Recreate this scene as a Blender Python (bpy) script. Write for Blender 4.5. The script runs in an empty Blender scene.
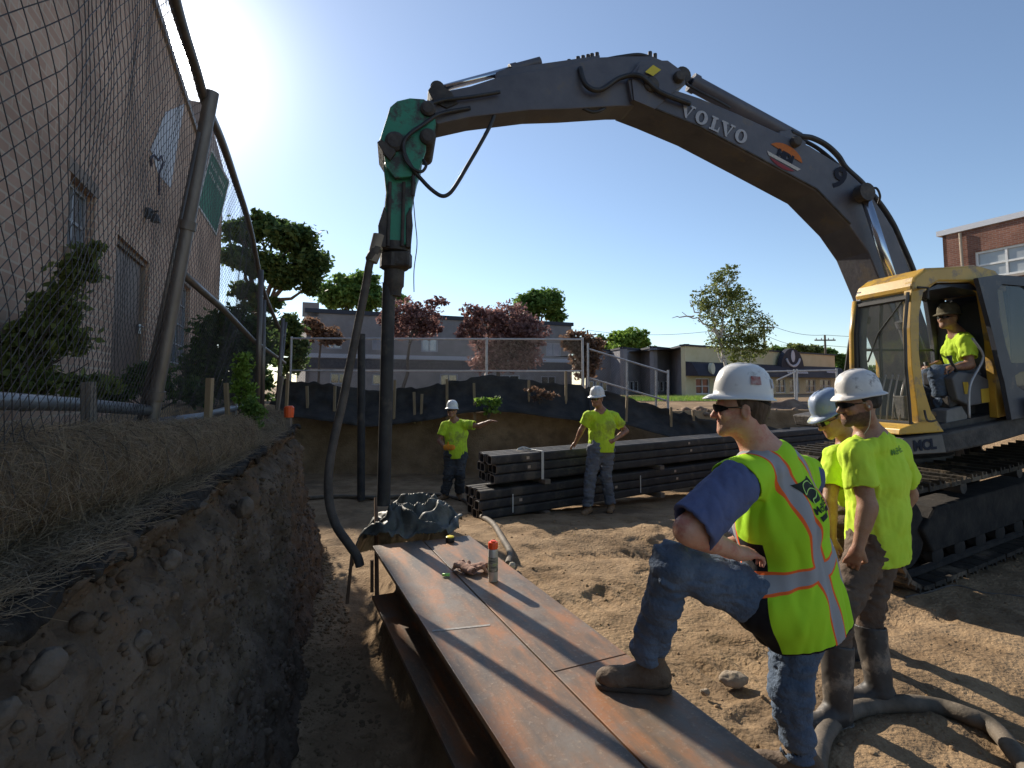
import bpy, bmesh, math, random
import numpy as np
from mathutils import Vector, Matrix
R = math.radians
SC = bpy.context.scene
COL = SC.collection
random.seed(7); RNG = np.random.RandomState(11)

# ------------------------------------------------------------------ camera
F_PX, PITCH = 540.0, R(4.0)
HOR = 385.0
PCY = HOR - F_PX * math.tan(PITCH)
cam = bpy.data.cameras.new('camera'); camo = bpy.data.objects.new('camera', cam); COL.objects.link(camo)
cam.sensor_width = 36; cam.lens = 36 * F_PX / 1024
cam.shift_y = -(384 - PCY) / 1024
cam.clip_start = 0.05; cam.clip_end = 3000
camo.location = (0, 0, 0); camo.rotation_euler = (math.pi / 2 + PITCH, 0, 0)
SC.camera = camo

def ray(px, py):
    xc, yc = (px - 512) / F_PX, (PCY - py) / F_PX
    return Vector((xc, math.cos(PITCH) - yc * math.sin(PITCH), math.sin(PITCH) + yc * math.cos(PITCH)))
def at(px, py, Y):
    d = ray(px, py); return d * (Y / d.y)
def atz(px, py, z):
    d = ray(px, py); return d * (z / d.z)
def onp(px, py, P0, n):
    d = ray(px, py); n = Vector(n); return d * (Vector(P0).dot(n) / d.dot(n))

# ------------------------------------------------------------------ light
SUN = ray(174, 56).normalized()
SUN_EL = math.asin(SUN.z); SUN_AZ = math.atan2(SUN.x, SUN.y)   # azimuth from +Y, clockwise positive
world = bpy.data.worlds.new('World'); SC.world = world; world.use_nodes = True
wn, wl = world.node_tree.nodes, world.node_tree.links
bg = wn['Background']; sky = wn.new('ShaderNodeTexSky'); sky.sky_type = 'NISHITA'
sky.sun_disc = False; sky.sun_elevation = SUN_EL; sky.sun_rotation = SUN_AZ
sky.air_density = 1.0; sky.dust_density = 0.08; sky.ozone_density = 3.0; sky.altitude = 50
tcw = wn.new('ShaderNodeTexCoord')
dot = wn.new('ShaderNodeVectorMath'); dot.operation = 'DOT_PRODUCT'
nrm = wn.new('ShaderNodeVectorMath'); nrm.operation = 'NORMALIZE'
wl.new(tcw.outputs['Generated'], nrm.inputs[0]); wl.new(nrm.outputs[0], dot.inputs[0]); dot.inputs[1].default_value = SUN
def mth(op, a, b=None):
    n = wn.new('ShaderNodeMath'); n.operation = op
    for i, v in enumerate((a, b)):
        if v is None: continue
        if isinstance(v, (int, float)): n.inputs[i].default_value = v
        else: wl.new(v, n.inputs[i])
    return n.outputs[0]
dm = mth('MAXIMUM', dot.outputs['Value'], 0.0)
glow = mth('ADD', mth('MULTIPLY', mth('POWER', dm, 1500.0), 70.0), mth('MULTIPLY', mth('POWER', dm, 130.0), 6.0))
glow = mth('ADD', glow, mth('MULTIPLY', mth('POWER', dm, 22.0), 0.7))
glow = mth('ADD', mth('ADD', glow, mth('MULTIPLY', mth('POWER', dm, 4.5), 0.42)), mth('MULTIPLY', mth('POWER', dm, 1.3), 0.40))
glow = mth('ADD', glow, mth('MULTIPLY', mth('GREATER_THAN', dm, math.cos(R(1.3))), 400.0))
hal = wn.new('ShaderNodeVectorMath'); hal.operation = 'SCALE'; hal.inputs[0].default_value = (1.0, 0.96, 0.88)
wl.new(glow, hal.inputs['Scale'])
add = wn.new('ShaderNodeVectorMath'); add.operation = 'ADD'
hs_ = wn.new('ShaderNodeHueSaturation'); hs_.inputs['Saturation'].default_value = 0.95; hs_.inputs['Value'].default_value = 1.05; wl.new(sky.outputs[0], hs_.inputs['Color']); wl.new(hs_.outputs[0], add.inputs[0]); wl.new(hal.outputs[0], add.inputs[1])
wl.new(add.outputs[0], bg.inputs['Color']); bg.inputs['Strength'].default_value = 0.105
sl = bpy.data.lights.new('sun', 'SUN'); sl.energy = 5.0; sl.angle = R(0.55); sl.color = (1.0, 0.90, 0.76)
so = bpy.data.objects.new('sun', sl); COL.objects.link(so)
so.rotation_euler = (-SUN).to_track_quat('-Z', 'Y').to_euler()
SC.view_settings.view_transform = 'Standard'; SC.view_settings.look = 'None'
SC.view_settings.exposure = 0.48; SC.view_settings.gamma = 1.0
SC.view_settings.use_curve_mapping = False
SC.cycles.max_bounces = 6; SC.cycles.transparent_max_bounces = 12
SC.cycles.use_denoising = True

# ------------------------------------------------------------------ materials
MATS = {}
def lin(c):
    return tuple(x for x in c)
def mat(name, col, col2=None, rough=0.8, metal=0.0, scale=6.0, bump=0.0, bscale=None, detail=6, stops=None, spec=0.4,
        stretch=(1, 1, 1), col3=None, scale3=1.5, amt3=0.5, coat=0.0, rough2=None):
    """principled with two noise colours, optional large blotches of a third colour and a noise bump"""
    if name in MATS: return MATS[name]
    m = bpy.data.materials.new(name); m.use_nodes = True
    n, l = m.node_tree.nodes, m.node_tree.links
    p = n['Principled BSDF']; p.inputs['Roughness'].default_value = rough; p.inputs['Metallic'].default_value = metal
    p.inputs['Specular IOR Level'].default_value = spec; p.inputs['Coat Weight'].default_value = coat
    tc = n.new('ShaderNodeTexCoord'); mp = n.new('ShaderNodeMapping'); mp.inputs['Scale'].default_value = stretch
    l.new(tc.outputs['Object'], mp.inputs[0])
    out = None
    if col2 is not None:
        nz = n.new('ShaderNodeTexNoise'); nz.inputs['Scale'].default_value = scale; nz.inputs['Detail'].default_value = detail
        nz.inputs['Roughness'].default_value = 0.62
        l.new(mp.outputs[0], nz.inputs['Vector'])
        cr = n.new('ShaderNodeValToRGB'); cr.color_ramp.elements[0].position = 0.36; cr.color_ramp.elements[1].position = 0.66
        cr.color_ramp.elements[0].color = (*col, 1); cr.color_ramp.elements[1].color = (*col2, 1)
        l.new(nz.outputs['Fac'], cr.inputs[0]); out = cr.outputs[0]
        if col3 is not None:
            n3 = n.new('ShaderNodeTexNoise'); n3.inputs['Scale'].default_value = scale3; n3.inputs['Detail'].default_value = 8
            n3.inputs['Roughness'].default_value = 0.7
            l.new(mp.outputs[0], n3.inputs['Vector'])
            c3 = n.new('ShaderNodeValToRGB'); c3.color_ramp.elements[0].position = 0.62 - amt3 * 0.25; c3.color_ramp.elements[1].position = 0.70 - amt3 * 0.2
            mx = n.new('ShaderNodeMix'); mx.data_type = 'RGBA'
            l.new(n3.outputs['Fac'], c3.inputs[0]); l.new(c3.outputs[0], mx.inputs['Factor'])
            l.new(out, mx.inputs[6]); mx.inputs[7].default_value = (*col3, 1); out = mx.outputs[2]
        l.new(out, p.inputs['Base Color'])
        if rough2 is not None:
            mr = n.new('ShaderNodeMapRange'); mr.inputs['To Min'].default_value = rough; mr.inputs['To Max'].default_value = rough2
            l.new(nz.outputs['Fac'], mr.inputs[0]); l.new(mr.outputs[0], p.inputs['Roughness'])
    else:
        p.inputs['Base Color'].default_value = (*col, 1)
    if bump > 0:
        nb = n.new('ShaderNodeTexNoise'); nb.inputs['Scale'].default_value = bscale or scale * 3; nb.inputs['Detail'].default_value = 8
        l.new(mp.outputs[0], nb.inputs['Vector'])
        b = n.new('ShaderNodeBump'); b.inputs['Strength'].default_value = min(1, bump); b.inputs['Distance'].default_value = 0.02 * max(1, bump)
        l.new(nb.outputs['Fac'], b.inputs['Height']); l.new(b.outputs[0], p.inputs['Normal'])
    MATS[name] = m
    return m
def leafmat(name, c1, c2):
    if name in MATS: return MATS[name]
    m = bpy.data.materials.new(name); m.use_nodes = True
    n, l = m.node_tree.nodes, m.node_tree.links
    p = n['Principled BSDF']; p.inputs['Roughness'].default_value = 0.55; p.inputs['Specular IOR Level'].default_value = 0.3
    g = n.new('ShaderNodeNewGeometry'); cr = n.new('ShaderNodeValToRGB')
    cr.color_ramp.elements[0].color = (*c1, 1); cr.color_ramp.elements[1].color = (*c2, 1)
    l.new(g.outputs['Random Per Island'], cr.inputs[0]); l.new(cr.outputs[0], p.inputs['Base Color'])
    tr = n.new('ShaderNodeBsdfTranslucent'); l.new(cr.outputs[0], tr.inputs[0])
    ms = n.new('ShaderNodeMixShader'); ms.inputs[0].default_value = 0.5
    l.new(p.outputs[0], ms.inputs[1]); l.new(tr.outputs[0], ms.inputs[2]); l.new(ms.outputs[0], n['Material Output'].inputs[0])
    MATS[name] = m; return m
def glassmat(name, col=(0.8, 0.85, 0.85), alpha=0.25, rough=0.03):
    if name in MATS: return MATS[name]
    m = bpy.data.materials.new(name); m.use_nodes = True
    n, l = m.node_tree.nodes, m.node_tree.links
    p = n['Principled BSDF']; p.inputs['Base Color'].default_value = (*col, 1); p.inputs['Roughness'].default_value = rough
    p.inputs['Alpha'].default_value = alpha; p.inputs['Specular IOR Level'].default_value = 0.6
    MATS[name] = m; return m

# ------------------------------------------------------------------ objects
def tag(o, label=None, cat=None, group=None, kind=None):
    if label: o['label'] = label
    if cat: o['category'] = cat
    if group: o['group'] = group
    if kind: o['kind'] = kind
    return o
def worldpos(o):
    p = Vector(o.location)
    while o.parent: o = o.parent; p += Vector(o.location)
    return p
def empty(name, loc, label=None, cat=None, group=None):
    o = bpy.data.objects.new(name, None); COL.objects.link(o); o.location = loc; o.empty_display_size = 0.2
    return tag(o, label, cat, group)
def link(name, me, m, parent=None, smooth=False, base=True):
    """me in world coordinates; origin goes to the bbox (base) centre, the parent's offset is removed"""
    nv = len(me.vertices)
    co = np.empty(nv * 3, dtype=np.float32); me.vertices.foreach_get('co', co); co = co.reshape(-1, 3)
    lo, hi = co.min(0), co.max(0)
    org = Vector(((lo[0] + hi[0]) / 2, (lo[1] + hi[1]) / 2, lo[2] if parent is None else (lo[2] + hi[2]) / 2))
    me.vertices.foreach_set('co', (co - np.array(org, dtype=np.float32)).ravel()); me.update()
    for mm in (m if isinstance(m, (list, tuple)) else [m]): me.materials.append(mm)
    if smooth: me.polygons.foreach_set('use_smooth', [True] * len(me.polygons))
    o = bpy.data.objects.new(name, me); COL.objects.link(o)
    if parent is not None:
        o.parent = parent; o.location = org - worldpos(parent)
    else: o.location = org
    return o
def mesh_np(name, V, Fq, mi=None):
    """V (n,3), Fq (m,k) k=3 or 4"""
    me = bpy.data.meshes.new(name); V = np.asarray(V, np.float32); Fq = np.asarray(Fq, np.int32)
    n, k = Fq.shape
    me.vertices.add(len(V)); me.vertices.foreach_set('co', V.ravel())
    me.loops.add(n * k); me.loops.foreach_set('vertex_index', Fq.ravel())
    me.polygons.add(n); me.polygons.foreach_set('loop_start', np.arange(0, n * k, k, dtype=np.int32))
    me.polygons.foreach_set('loop_total', np.full(n, k, dtype=np.int32))
    if mi is not None: me.polygons.foreach_set('material_index', np.asarray(mi, np.int32))
    me.update(calc_edges=True); me.validate()
    return me
class MB:
    """collects boxes, prisms, tubes into one mesh"""
    def __init__(s): s.v = []; s.f = []; s.m = []; s.mi = 0
    def add(s, vs, fs):
        b = len(s.v); s.v += [tuple(v) for v in vs]; s.f += [tuple(b + i for i in f) for f in fs]; s.m += [s.mi] * len(fs); return s
    def box(s, c, size, rot=None, M=None):
        x, y, z = (d / 2 for d in size); vs = [Vector((i * x, j * y, k * z)) for i in (-1, 1) for j in (-1, 1) for k in (-1, 1)]
        if rot is not None: vs = [rot @ v for v in vs]
        vs = [v + Vector(c) for v in vs]
        return s.add(vs, [(0, 1, 3, 2), (4, 6, 7, 5), (0, 4, 5, 1), (2, 3, 7, 6), (0, 2, 6, 4), (1, 5, 7, 3)])
    def hexa(s, p):   # 8 points: bottom 4 loop, top 4 loop
        return s.add(p, [(3, 2, 1, 0), (4, 5, 6, 7), (0, 1, 5, 4), (1, 2, 6, 5), (2, 3, 7, 6), (3, 0, 4, 7)])
    def prism(s, pts, off):
        """polygon pts extruded by vector off"""
        n = len(pts); off = Vector(off); a = [Vector(p) for p in pts]; b = [p + off for p in a]
        return s.add(a + b, [tuple(range(n))] + [tuple(n + i for i in reversed(range(n)))] + [(i, n + i, n + (i + 1) % n, (i + 1) % n) for i in range(n)])
    def quad(s, a, b, c, d): return s.add([a, b, c, d], [(0, 1, 2, 3)])
    def tube(s, pts, r, n=8, caps=True, closed=False):
        pts = [Vector(p) for p in pts]; m = len(pts)
        rs = list(r) if isinstance(r, (list, tuple)) else [r] * m
        up = None; rings = []
        for i in range(m):
            if closed: t = pts[(i + 1) % m] - pts[i - 1]
            else: t = pts[min(i + 1, m - 1)] - pts[max(i - 1, 0)]
            t = t.normalized() if t.length > 1e-9 else Vector((0, 0, 1))
            if up is None:
                up = Vector((0, 0, 1)) if abs(t.z) < 0.9 else Vector((1, 0, 0))
            u = (up - t * up.dot(t)).normalized(); up = u; w = t.cross(u)
            rings.append([pts[i] + (u * math.cos(2 * math.pi * k / n) + w * math.sin(2 * math.pi * k / n)) * rs[i] for k in range(n)])
        vs = [v for rg in rings for v in rg]; fs = []
        for i in range(m if closed else m - 1):
            j = (i + 1) % m
            for k in range(n): fs.append((i * n + k, i * n + (k + 1) % n, j * n + (k + 1) % n, j * n + k))
        if caps and not closed: fs += [tuple(reversed(range(n))), tuple((m - 1) * n + k for k in range(n))]
        return s.add(vs, fs)
    def ring(s, c, axis, r, t, w, n=28):
        """annulus solid: outer radius r, thickness t, width w along axis"""
        axis = Vector(axis).normalized(); u = axis.orthogonal().normalized(); v = axis.cross(u); c = Vector(c)
        vs = []
        for k in range(n):
            d = u * math.cos(2 * math.pi * k / n) + v * math.sin(2 * math.pi * k / n)
            vs += [c + d * r - axis * w / 2, c + d * r + axis * w / 2, c + d * (r - t) + axis * w / 2, c + d * (r - t) - axis * w / 2]
        fs = []
        for k in range(n):
            a, b = 4 * k, 4 * ((k + 1) % n)
            for q in range(4): fs.append((a + q, a + (q + 1) % 4, b + (q + 1) % 4, b + q))
        return s.add(vs, fs)
    def lathe(s, c, prof, n=24, axis=(0, 0, 1)):
        """prof list (radius, height) from bottom to top"""
        axis = Vector(axis).normalized(); u = axis.orthogonal().normalized(); v = axis.cross(u); c = Vector(c)
        vs = [c + axis * h + (u * math.cos(2 * math.pi * k / n) + v * math.sin(2 * math.pi * k / n)) * max(r, 1e-4) for r, h in prof for k in range(n)]
        fs = [(i * n + k, i * n + (k + 1) % n, (i + 1) * n + (k + 1) % n, (i + 1) * n + k) for i in range(len(prof) - 1) for k in range(n)]
        fs += [tuple(reversed(range(n))), tuple((len(prof) - 1) * n + k for k in range(n))]
        return s.add(vs, fs)
    def build(s, name, m, parent=None, smooth=False, bevel=0, auto=False):
        me = bpy.data.meshes.new(name); me.from_pydata([tuple(v) for v in s.v], [], s.f)
        if isinstance(m, (list, tuple)): me.polygons.foreach_set('material_index', s.m)
        bm = bmesh.new(); bm.from_mesh(me); bmesh.ops.recalc_face_normals(bm, faces=bm.faces); bm.to_mesh(me); bm.free()
        o = link(name, me, m, parent, smooth)
        if auto: me.set_sharp_from_angle(angle=R(35)); me.polygons.foreach_set('use_smooth', [True] * len(me.polygons))
        if bevel:
            b = o.modifiers.new('bevel', 'BEVEL'); b.width = bevel; b.segments = 2; b.limit_method = 'ANGLE'; b.angle_limit = R(40)
            b.harden_normals = False
        return o
def copy_tree(o, parent=None):
    c = o.copy(); COL.objects.link(c); c.parent = parent
    for ch in list(o.children): copy_tree(ch, c)
    return c
def spline(pts, n=8):
    """Catmull-Rom through pts"""
    P = [Vector(p) for p in pts]; out = []
    for i in range(len(P) - 1):
        p0, p1, p2, p3 = P[max(i - 1, 0)], P[i], P[i + 1], P[min(i + 2, len(P) - 1)]
        for k in range(n):
            t = k / n
            out.append(0.5 * ((2 * p1) + (p2 - p0) * t + (2 * p0 - 5 * p1 + 4 * p2 - p3) * t * t + (3 * p1 - p0 - 3 * p2 + p3) * t ** 3))
    out.append(P[-1]); return out
def text_mesh(name, body, size, m, parent, origin, xdir, ydir, extrude=0.002, align='CENTER', shear=0, bold=0.0, xs=1.0):
    cu = bpy.data.curves.new(name, 'FONT'); cu.body = body; cu.size = size; cu.extrude = extrude; cu.align_x = align; cu.align_y = 'CENTER'
    cu.offset = bold; cu.shear = shear; cu.resolution_u = 3
    o = bpy.data.objects.new(name + '_tmp', cu); COL.objects.link(o)
    bpy.context.view_layer.update()
    me = bpy.data.meshes.new_from_object(o.evaluated_get(bpy.context.evaluated_depsgraph_get()))
    bpy.data.objects.remove(o); bpy.data.curves.remove(cu)
    x = Vector(xdir).normalized(); y = Vector(ydir); y = (y - x * y.dot(x)).normalized(); z = x.cross(y)
    M = Matrix((( x.x * xs, y.x, z.x, origin[0]), (x.y * xs, y.y, z.y, origin[1]), (x.z * xs, y.z, z.z, origin[2]), (0, 0, 0, 1)))
    me.transform(M); me.name = name; me.materials.clear()
    return link(name, me, m, parent)

# ------------------------------------------------------------------ numpy noise
_perm = RNG.rand(64, 64, 64).astype(np.float32)
def vnoise(p, seed=0):
    """value noise in [-1,1]; p (...,3)"""
    p = np.asarray(p, np.float32) + seed * 7.31
    i = np.floor(p).astype(np.int32); f = p - i; f = f * f * (3 - 2 * f)
    x0, y0, z0 = i[..., 0] & 63, i[..., 1] & 63, i[..., 2] & 63
    x1, y1, z1 = (x0 + 1) & 63, (y0 + 1) & 63, (z0 + 1) & 63
    fx, fy, fz = f[..., 0], f[..., 1], f[..., 2]
    c00 = _perm[x0, y0, z0] * (1 - fx) + _perm[x1, y0, z0] * fx
    c10 = _perm[x0, y1, z0] * (1 - fx) + _perm[x1, y1, z0] * fx
    c01 = _perm[x0, y0, z1] * (1 - fx) + _perm[x1, y0, z1] * fx
    c11 = _perm[x0, y1, z1] * (1 - fx) + _perm[x1, y1, z1] * fx
    return ((c00 * (1 - fy) + c10 * fy) * (1 - fz) + (c01 * (1 - fy) + c11 * fy) * fz) * 2 - 1
def fbm(p, octv=4, seed=0, gain=0.5):
    p = np.asarray(p, np.float32); a, s, t = 1.0, 0.0, 0.0
    for o in range(octv):
        s = s + a * vnoise(p * (2 ** o), seed + o * 3); t += a; a *= gain
    return s / t

# ------------------------------------------------------------------ signed distance modelling
class SDF:
    def __init__(s, lo, hi, h):
        s.h = h; s.lo = np.array(lo, np.float32) - 2 * h; n = np.ceil((np.array(hi, np.float32) + 2 * h - s.lo) / h).astype(int) + 1
        s.n = n; s.F = np.full(n, 1.0, np.float32)
    def win(s, lo, hi):
        a = np.clip(np.floor((np.array(lo) - s.lo) / s.h).astype(int), 0, s.n); b = np.clip(np.ceil((np.array(hi) - s.lo) / s.h).astype(int) + 1, 0, s.n)
        if (b <= a).any(): return None, None
        ax = [s.lo[i] + s.h * np.arange(a[i], b[i], dtype=np.float32) for i in range(3)]
        P = np.stack(np.meshgrid(*ax, indexing='ij'), -1)
        return (slice(a[0], b[0]), slice(a[1], b[1]), slice(a[2], b[2])), P
    @staticmethod
    def smin(a, b, k):
        if k <= 0: return np.minimum(a, b)
        h = np.maximum(k - np.abs(a - b), 0) / k
        return np.minimum(a, b) - h * h * k * 0.25
    def _put(s, sl, d, k, op):
        if op == 'u': s.F[sl] = s.smin(s.F[sl], d, k)
        elif op == 's': s.F[sl] = -s.smin(-s.F[sl], d, k)
    def cap(s, a, b, ra, rb=None, k=0.02, op='u', flat=None, cut=None, noise=None):
        """tapered capsule; flat=(axis, factor) squashes the section along an axis; cut=[(point, normal)] keeps the side against the normal"""
        rb = ra if rb is None else rb; a = np.array(a, np.float32); b = np.array(b, np.float32)
        r = max(ra, rb) + k + 3 * s.h + 0.02
        if flat is not None and flat[1] > 1: r = r * flat[1]
        sl, P = s.win(np.minimum(a, b) - r, np.maximum(a, b) + r)
        if sl is None: return s
        ab = b - a; L = float(ab @ ab) + 1e-9
        t = np.clip(((P - a) @ ab) / L, 0, 1)
        D = P - (a + t[..., None] * ab)
        if flat is not None:
            ax = np.array(flat[0], np.float32); ax /= np.linalg.norm(ax); q = D @ ax
            D = D + (q * (1.0 / flat[1] - 1.0))[..., None] * ax
        d = np.sqrt((D * D).sum(-1)) - (ra + (rb - ra) * t)
        if flat is not None and flat[1] < 1: d = d * (0.5 + 0.5 * flat[1])
        for cp, cn in (cut or []):
            cn = np.array(cn, np.float32); cn /= np.linalg.norm(cn); d = np.maximum(d, (P - np.array(cp, np.float32)) @ cn)
        s._put(sl, d, k, op); return s
    def ell(s, c, r, M=None, k=0.02, op='u', cut=None):
        """ellipsoid with radii r along the columns of M"""
        c = np.array(c, np.float32); r = np.array(r, np.float32); m = float(r.max()) + k + 3 * s.h
        sl, P = s.win(c - m, c + m)
        if sl is None: return s
        D = P - c
        if M is not None: D = D @ np.array(M, np.float32)
        k0 = np.sqrt(((D / r) ** 2).sum(-1)); k1 = np.sqrt(((D / (r * r)) ** 2).sum(-1)) + 1e-6
        d = k0 * (k0 - 1) / k1
        for cp, cn in (cut or []):
            cn = np.array(cn, np.float32); cn /= np.linalg.norm(cn); d = np.maximum(d, (P - np.array(cp, np.float32)) @ cn)
        s._put(sl, d, k, op); return s
    def plane(s, p, n, k=0.0):
        """removes what lies on the side of n"""
        n = np.array(n, np.float32); n /= np.linalg.norm(n)
        sl, P = s.win(s.lo, s.lo + s.h * s.n)
        s.F = -s.smin(-s.F, -((P - np.array(p, np.float32)) @ n), k) if k > 0 else np.maximum(s.F, (P - np.array(p, np.float32)) @ n); return s
    def wrinkle(s, amp, freq, seed=0, M=None, ridge=False, octv=2):
        sl, P = s.win(s.lo, s.lo + s.h * s.n)
        m = np.abs(s.F) < 0.06
        q = P[m]
        if M is not None: q = q @ np.array(M, np.float32)
        nz = fbm(q * np.array(freq, np.float32), octv, seed)
        if ridge: nz = 1 - 2 * np.abs(nz) * 1.8
        F = s.F[sl]; F[m[:F.shape[0], :F.shape[1], :F.shape[2]]] += amp * nz; return s
    def mesh(s, name):
        F = s.F; S = F < 0
        c = [S[i:F.shape[0] - 1 + i, j:F.shape[1] - 1 + j, l:F.shape[2] - 1 + l] for i in (0, 1) for j in (0, 1) for l in (0, 1)]
        cnt = sum(x.astype(np.int8) for x in c); act = (cnt > 0) & (cnt < 8)
        idx = np.argwhere(act); N = len(idx); cmap = np.full(act.shape, -1, np.int32); cmap[tuple(idx.T)] = np.arange(N)
        off = np.array([(i, j, l) for i in (0, 1) for j in (0, 1) for l in (0, 1)])
        val = np.stack([F[tuple((idx + o).T)] for o in off], 1)
        acc = np.zeros((N, 3), np.float32); w = np.zeros(N, np.float32)
        for a in range(8):
            for b in range(a + 1, 8):
                if np.abs(off[a] - off[b]).sum() != 1: continue
                va, vb = val[:, a], val[:, b]; m = (va < 0) != (vb < 0)
                t = np.where(m, va / np.where(m, va - vb, 1), 0)
                p = off[a] + t[:, None] * (off[b] - off[a]); acc += np.where(m[:, None], p, 0); w += m
        V = (idx + acc / w[:, None]) * s.h + s.lo
        faces = []
        for ax in range(3):
            u, v = (ax + 1) % 3, (ax + 2) % 3
            sa = [slice(None)] * 3; sb = [slice(None)] * 3; sa[ax] = slice(0, -1); sb[ax] = slice(1, None)
            A, B = S[tuple(sa)], S[tuple(sb)]; e = np.argwhere(A != B); inside = A[tuple(e.T)]
            ok = (e[:, u] > 0) & (e[:, v] > 0) & (e[:, u] < F.shape[u] - 1) & (e[:, v] < F.shape[v] - 1); e = e[ok]; inside = inside[ok]
            def cell(du, dv):
                q = e.copy(); q[:, u] -= du; q[:, v] -= dv; return cmap[tuple(q.T)]
            Q = np.stack([cell(1, 1), cell(0, 1), cell(0, 0), cell(1, 0)], 1)
            Q[~inside] = Q[~inside][:, ::-1]; faces.append(Q)
        Fq = np.concatenate(faces); Fq = Fq[(Fq >= 0).all(1)]
        return mesh_np(name, V, Fq)
    def build(s, name, m, parent=None, smooth_it=1):
        me = s.mesh(name)
        if smooth_it:
            bm = bmesh.new(); bm.from_mesh(me)
            for _ in range(smooth_it): bmesh.ops.smooth_vert(bm, verts=bm.verts, factor=0.5, use_axis_x=True, use_axis_y=True, use_axis_z=True)
            bm.to_mesh(me); bm.free()
        return link(name, me, m, parent, smooth=True)
# ------------------------------------------------------------------ terrain
def sst(a, b, x):
    t = np.clip((x - a) / (b - a), 0, 1); return t * t * (3 - 2 * t)
def beam_left(y): return 0.86 - 0.45 * y
def bank_x(y): return -0.74 - 0.285 * y
def ground_z(x, y, detail=True):
    x = np.asarray(x, np.float32); y = np.asarray(y, np.float32)
    p = np.stack([x, y, 0 * x], -1)
    fl = -1.74 - 0.30 * sst(6.0, 10.0, y) + 0.45 * sst(5.0, 11.0, x) * sst(5.0, 9.0, y)
    # shallow dug hollow in front of the stack and the trench left of the beams
    hol = np.exp(-(((x - 1.9) / 1.0) ** 2 + ((y - 6.1) / 0.45) ** 2)) * 0.22
    tr = 1 - sst(beam_left(y) + 0.07, beam_left(y) + 0.20, x)
    tr = np.where(y > 4.5, 1 - sst(-1.25 - 0.2 * (y - 4.5), -0.8 - 0.2 * (y - 4.5), x), tr) * (1 - sst(5.5, 9.5, y))
    z = fl - hol - 0.42 * tr
    # back edge of the pit
    be = 12.66 + 0.7 * sst(2.0, 7.0, x) + 0.25 * fbm(np.stack([x * 0.7, 0 * x, 0 * x], -1), 2, 5)
    terr = -0.62 + 0.02 * np.clip(x, -10, 0)
    bk = sst(be - 0.12, be + 0.16, y)
    rt = sst(8.0, 11.5, x + 0.1 * y)
    up = np.maximum(bk, rt)
    z = z * (1 - up) + terr * up
    # left terrace behind the cut bank (the bank has its own sheet)
    lt = (1 - sst(bank_x(y) - 0.42, bank_x(y) - 0.16, x)) * (1 - sst(6.6, 7.0, y)) + (1 - sst(-5.4, -4.6, x)) * sst(6.6, 7.0, y)
    tz = -0.5 + 0.16 * sst(0.3, 2.5, bank_x(y) - x)
    z = z * (1 - lt) + tz * lt
    if detail:
        near = np.exp(-((x - 1) ** 2 + (y - 4) ** 2) / 60.0)
        b = fbm(p * 1.1, 3, 1) * 0.05 + fbm(p * 3.7, 3, 2) * 0.032 + fbm(p * 11, 3, 3) * 0.011
        rg = (1 - np.abs(fbm(p * 6.0, 3, 7)) * 2.2) * 0.008
        z = z + (b + rg) * (0.25 + 0.75 * near) * (1 - 0.4 * lt)
        z = z + fbm(p * 2.2, 4, 9) * 0.10 * (4 * up * (1 - up))
        fr = np.random.RandomState(77)
        for _ in range(90):
            fx, fy, fa = fr.uniform(0.2, 5.5), fr.uniform(2.4, 8.2), fr.uniform(0, 6.28); c_, s_ = math.cos(fa), math.sin(fa)
            if fx < 1.3 - 0.45 * fy + 0.9: continue
            a_, b_ = (x - fx) * c_ + (y - fy) * s_, -(x - fx) * s_ + (y - fy) * c_
            d_ = (a_ / 0.15) ** 2 + (b_ / 0.06) ** 2
            z = z - 0.022 * np.exp(-d_ ** 2) + 0.010 * np.exp(-(d_ - 2.2) ** 2 * 2)
        # crawler tracks pressed into the dirt
        u = x * 0.9 + y * 0.43; v = -x * 0.43 + y * 0.9
        for v0, u0, u1 in ((3.75, 1.6, 3.6), (4.35, 0.8, 2.6), (2.55, 2.2, 5.0), (3.05, 3.0, 5.2), (4.9, 2.2, 4.4)):
            m = np.exp(-((v - v0) / 0.16) ** 4) * sst(u0, u0 + 0.25, u) * (1 - sst(u1 - 0.25, u1, u))
            z = z - m * (0.018 + 0.016 * np.clip(np.sin(u * 2 * np.pi / 0.14) * 1.6, -1, 1))
    return z
def gz(x, y): return float(ground_z(np.array([x]), np.array([y]), True)[0])
def axis(segs):
    out = []
    for a, b, n in segs: out += list(np.linspace(a, b, n, endpoint=False))
    return np.array(out + [segs[-1][1]])
def geo(a, b, n, k=2.2): t = np.linspace(0, 1, n); return a + (b - a) * t ** k
xs = np.concatenate([-geo(6, 700, 26)[::-1], np.arange(-5.9, 7.6, 0.036), geo(7.7, 700, 40)])
ys = np.concatenate([-geo(0.9, 300, 14)[::-1], np.arange(-0.8, 9.0, 0.034), np.arange(9.0, 11.6, 0.07), np.arange(11.6, 13.6, 0.025), np.arange(13.6, 14.5, 0.1), geo(14.6, 1500, 50)])
X, Y = np.meshgrid(xs, ys, indexing='ij'); Z = ground_z(X, Y)
far = np.hypot(X, Y); Z = np.where(far > 26, -0.62, Z)
V = np.stack([X, Y, Z], -1).reshape(-1, 3); nx, ny = X.shape
I = np.arange(nx * ny).reshape(nx, ny)
Fq = np.stack([I[:-1, :-1], I[1:, :-1], I[1:, 1:], I[:-1, 1:]], -1).reshape(-1, 4)
dirt = mat('dirt', (0.20, 0.132, 0.074), (0.345, 0.24, 0.142), rough=0.96, scale=2.3, bump=1.0, bscale=34, detail=9, spec=0.15,
           col3=(0.165, 0.115, 0.07), scale3=0.9, amt3=0.35)
me = mesh_np('ground', V, Fq); g = link('ground', me, dirt, smooth=True); tag(g, kind='structure')

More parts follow.
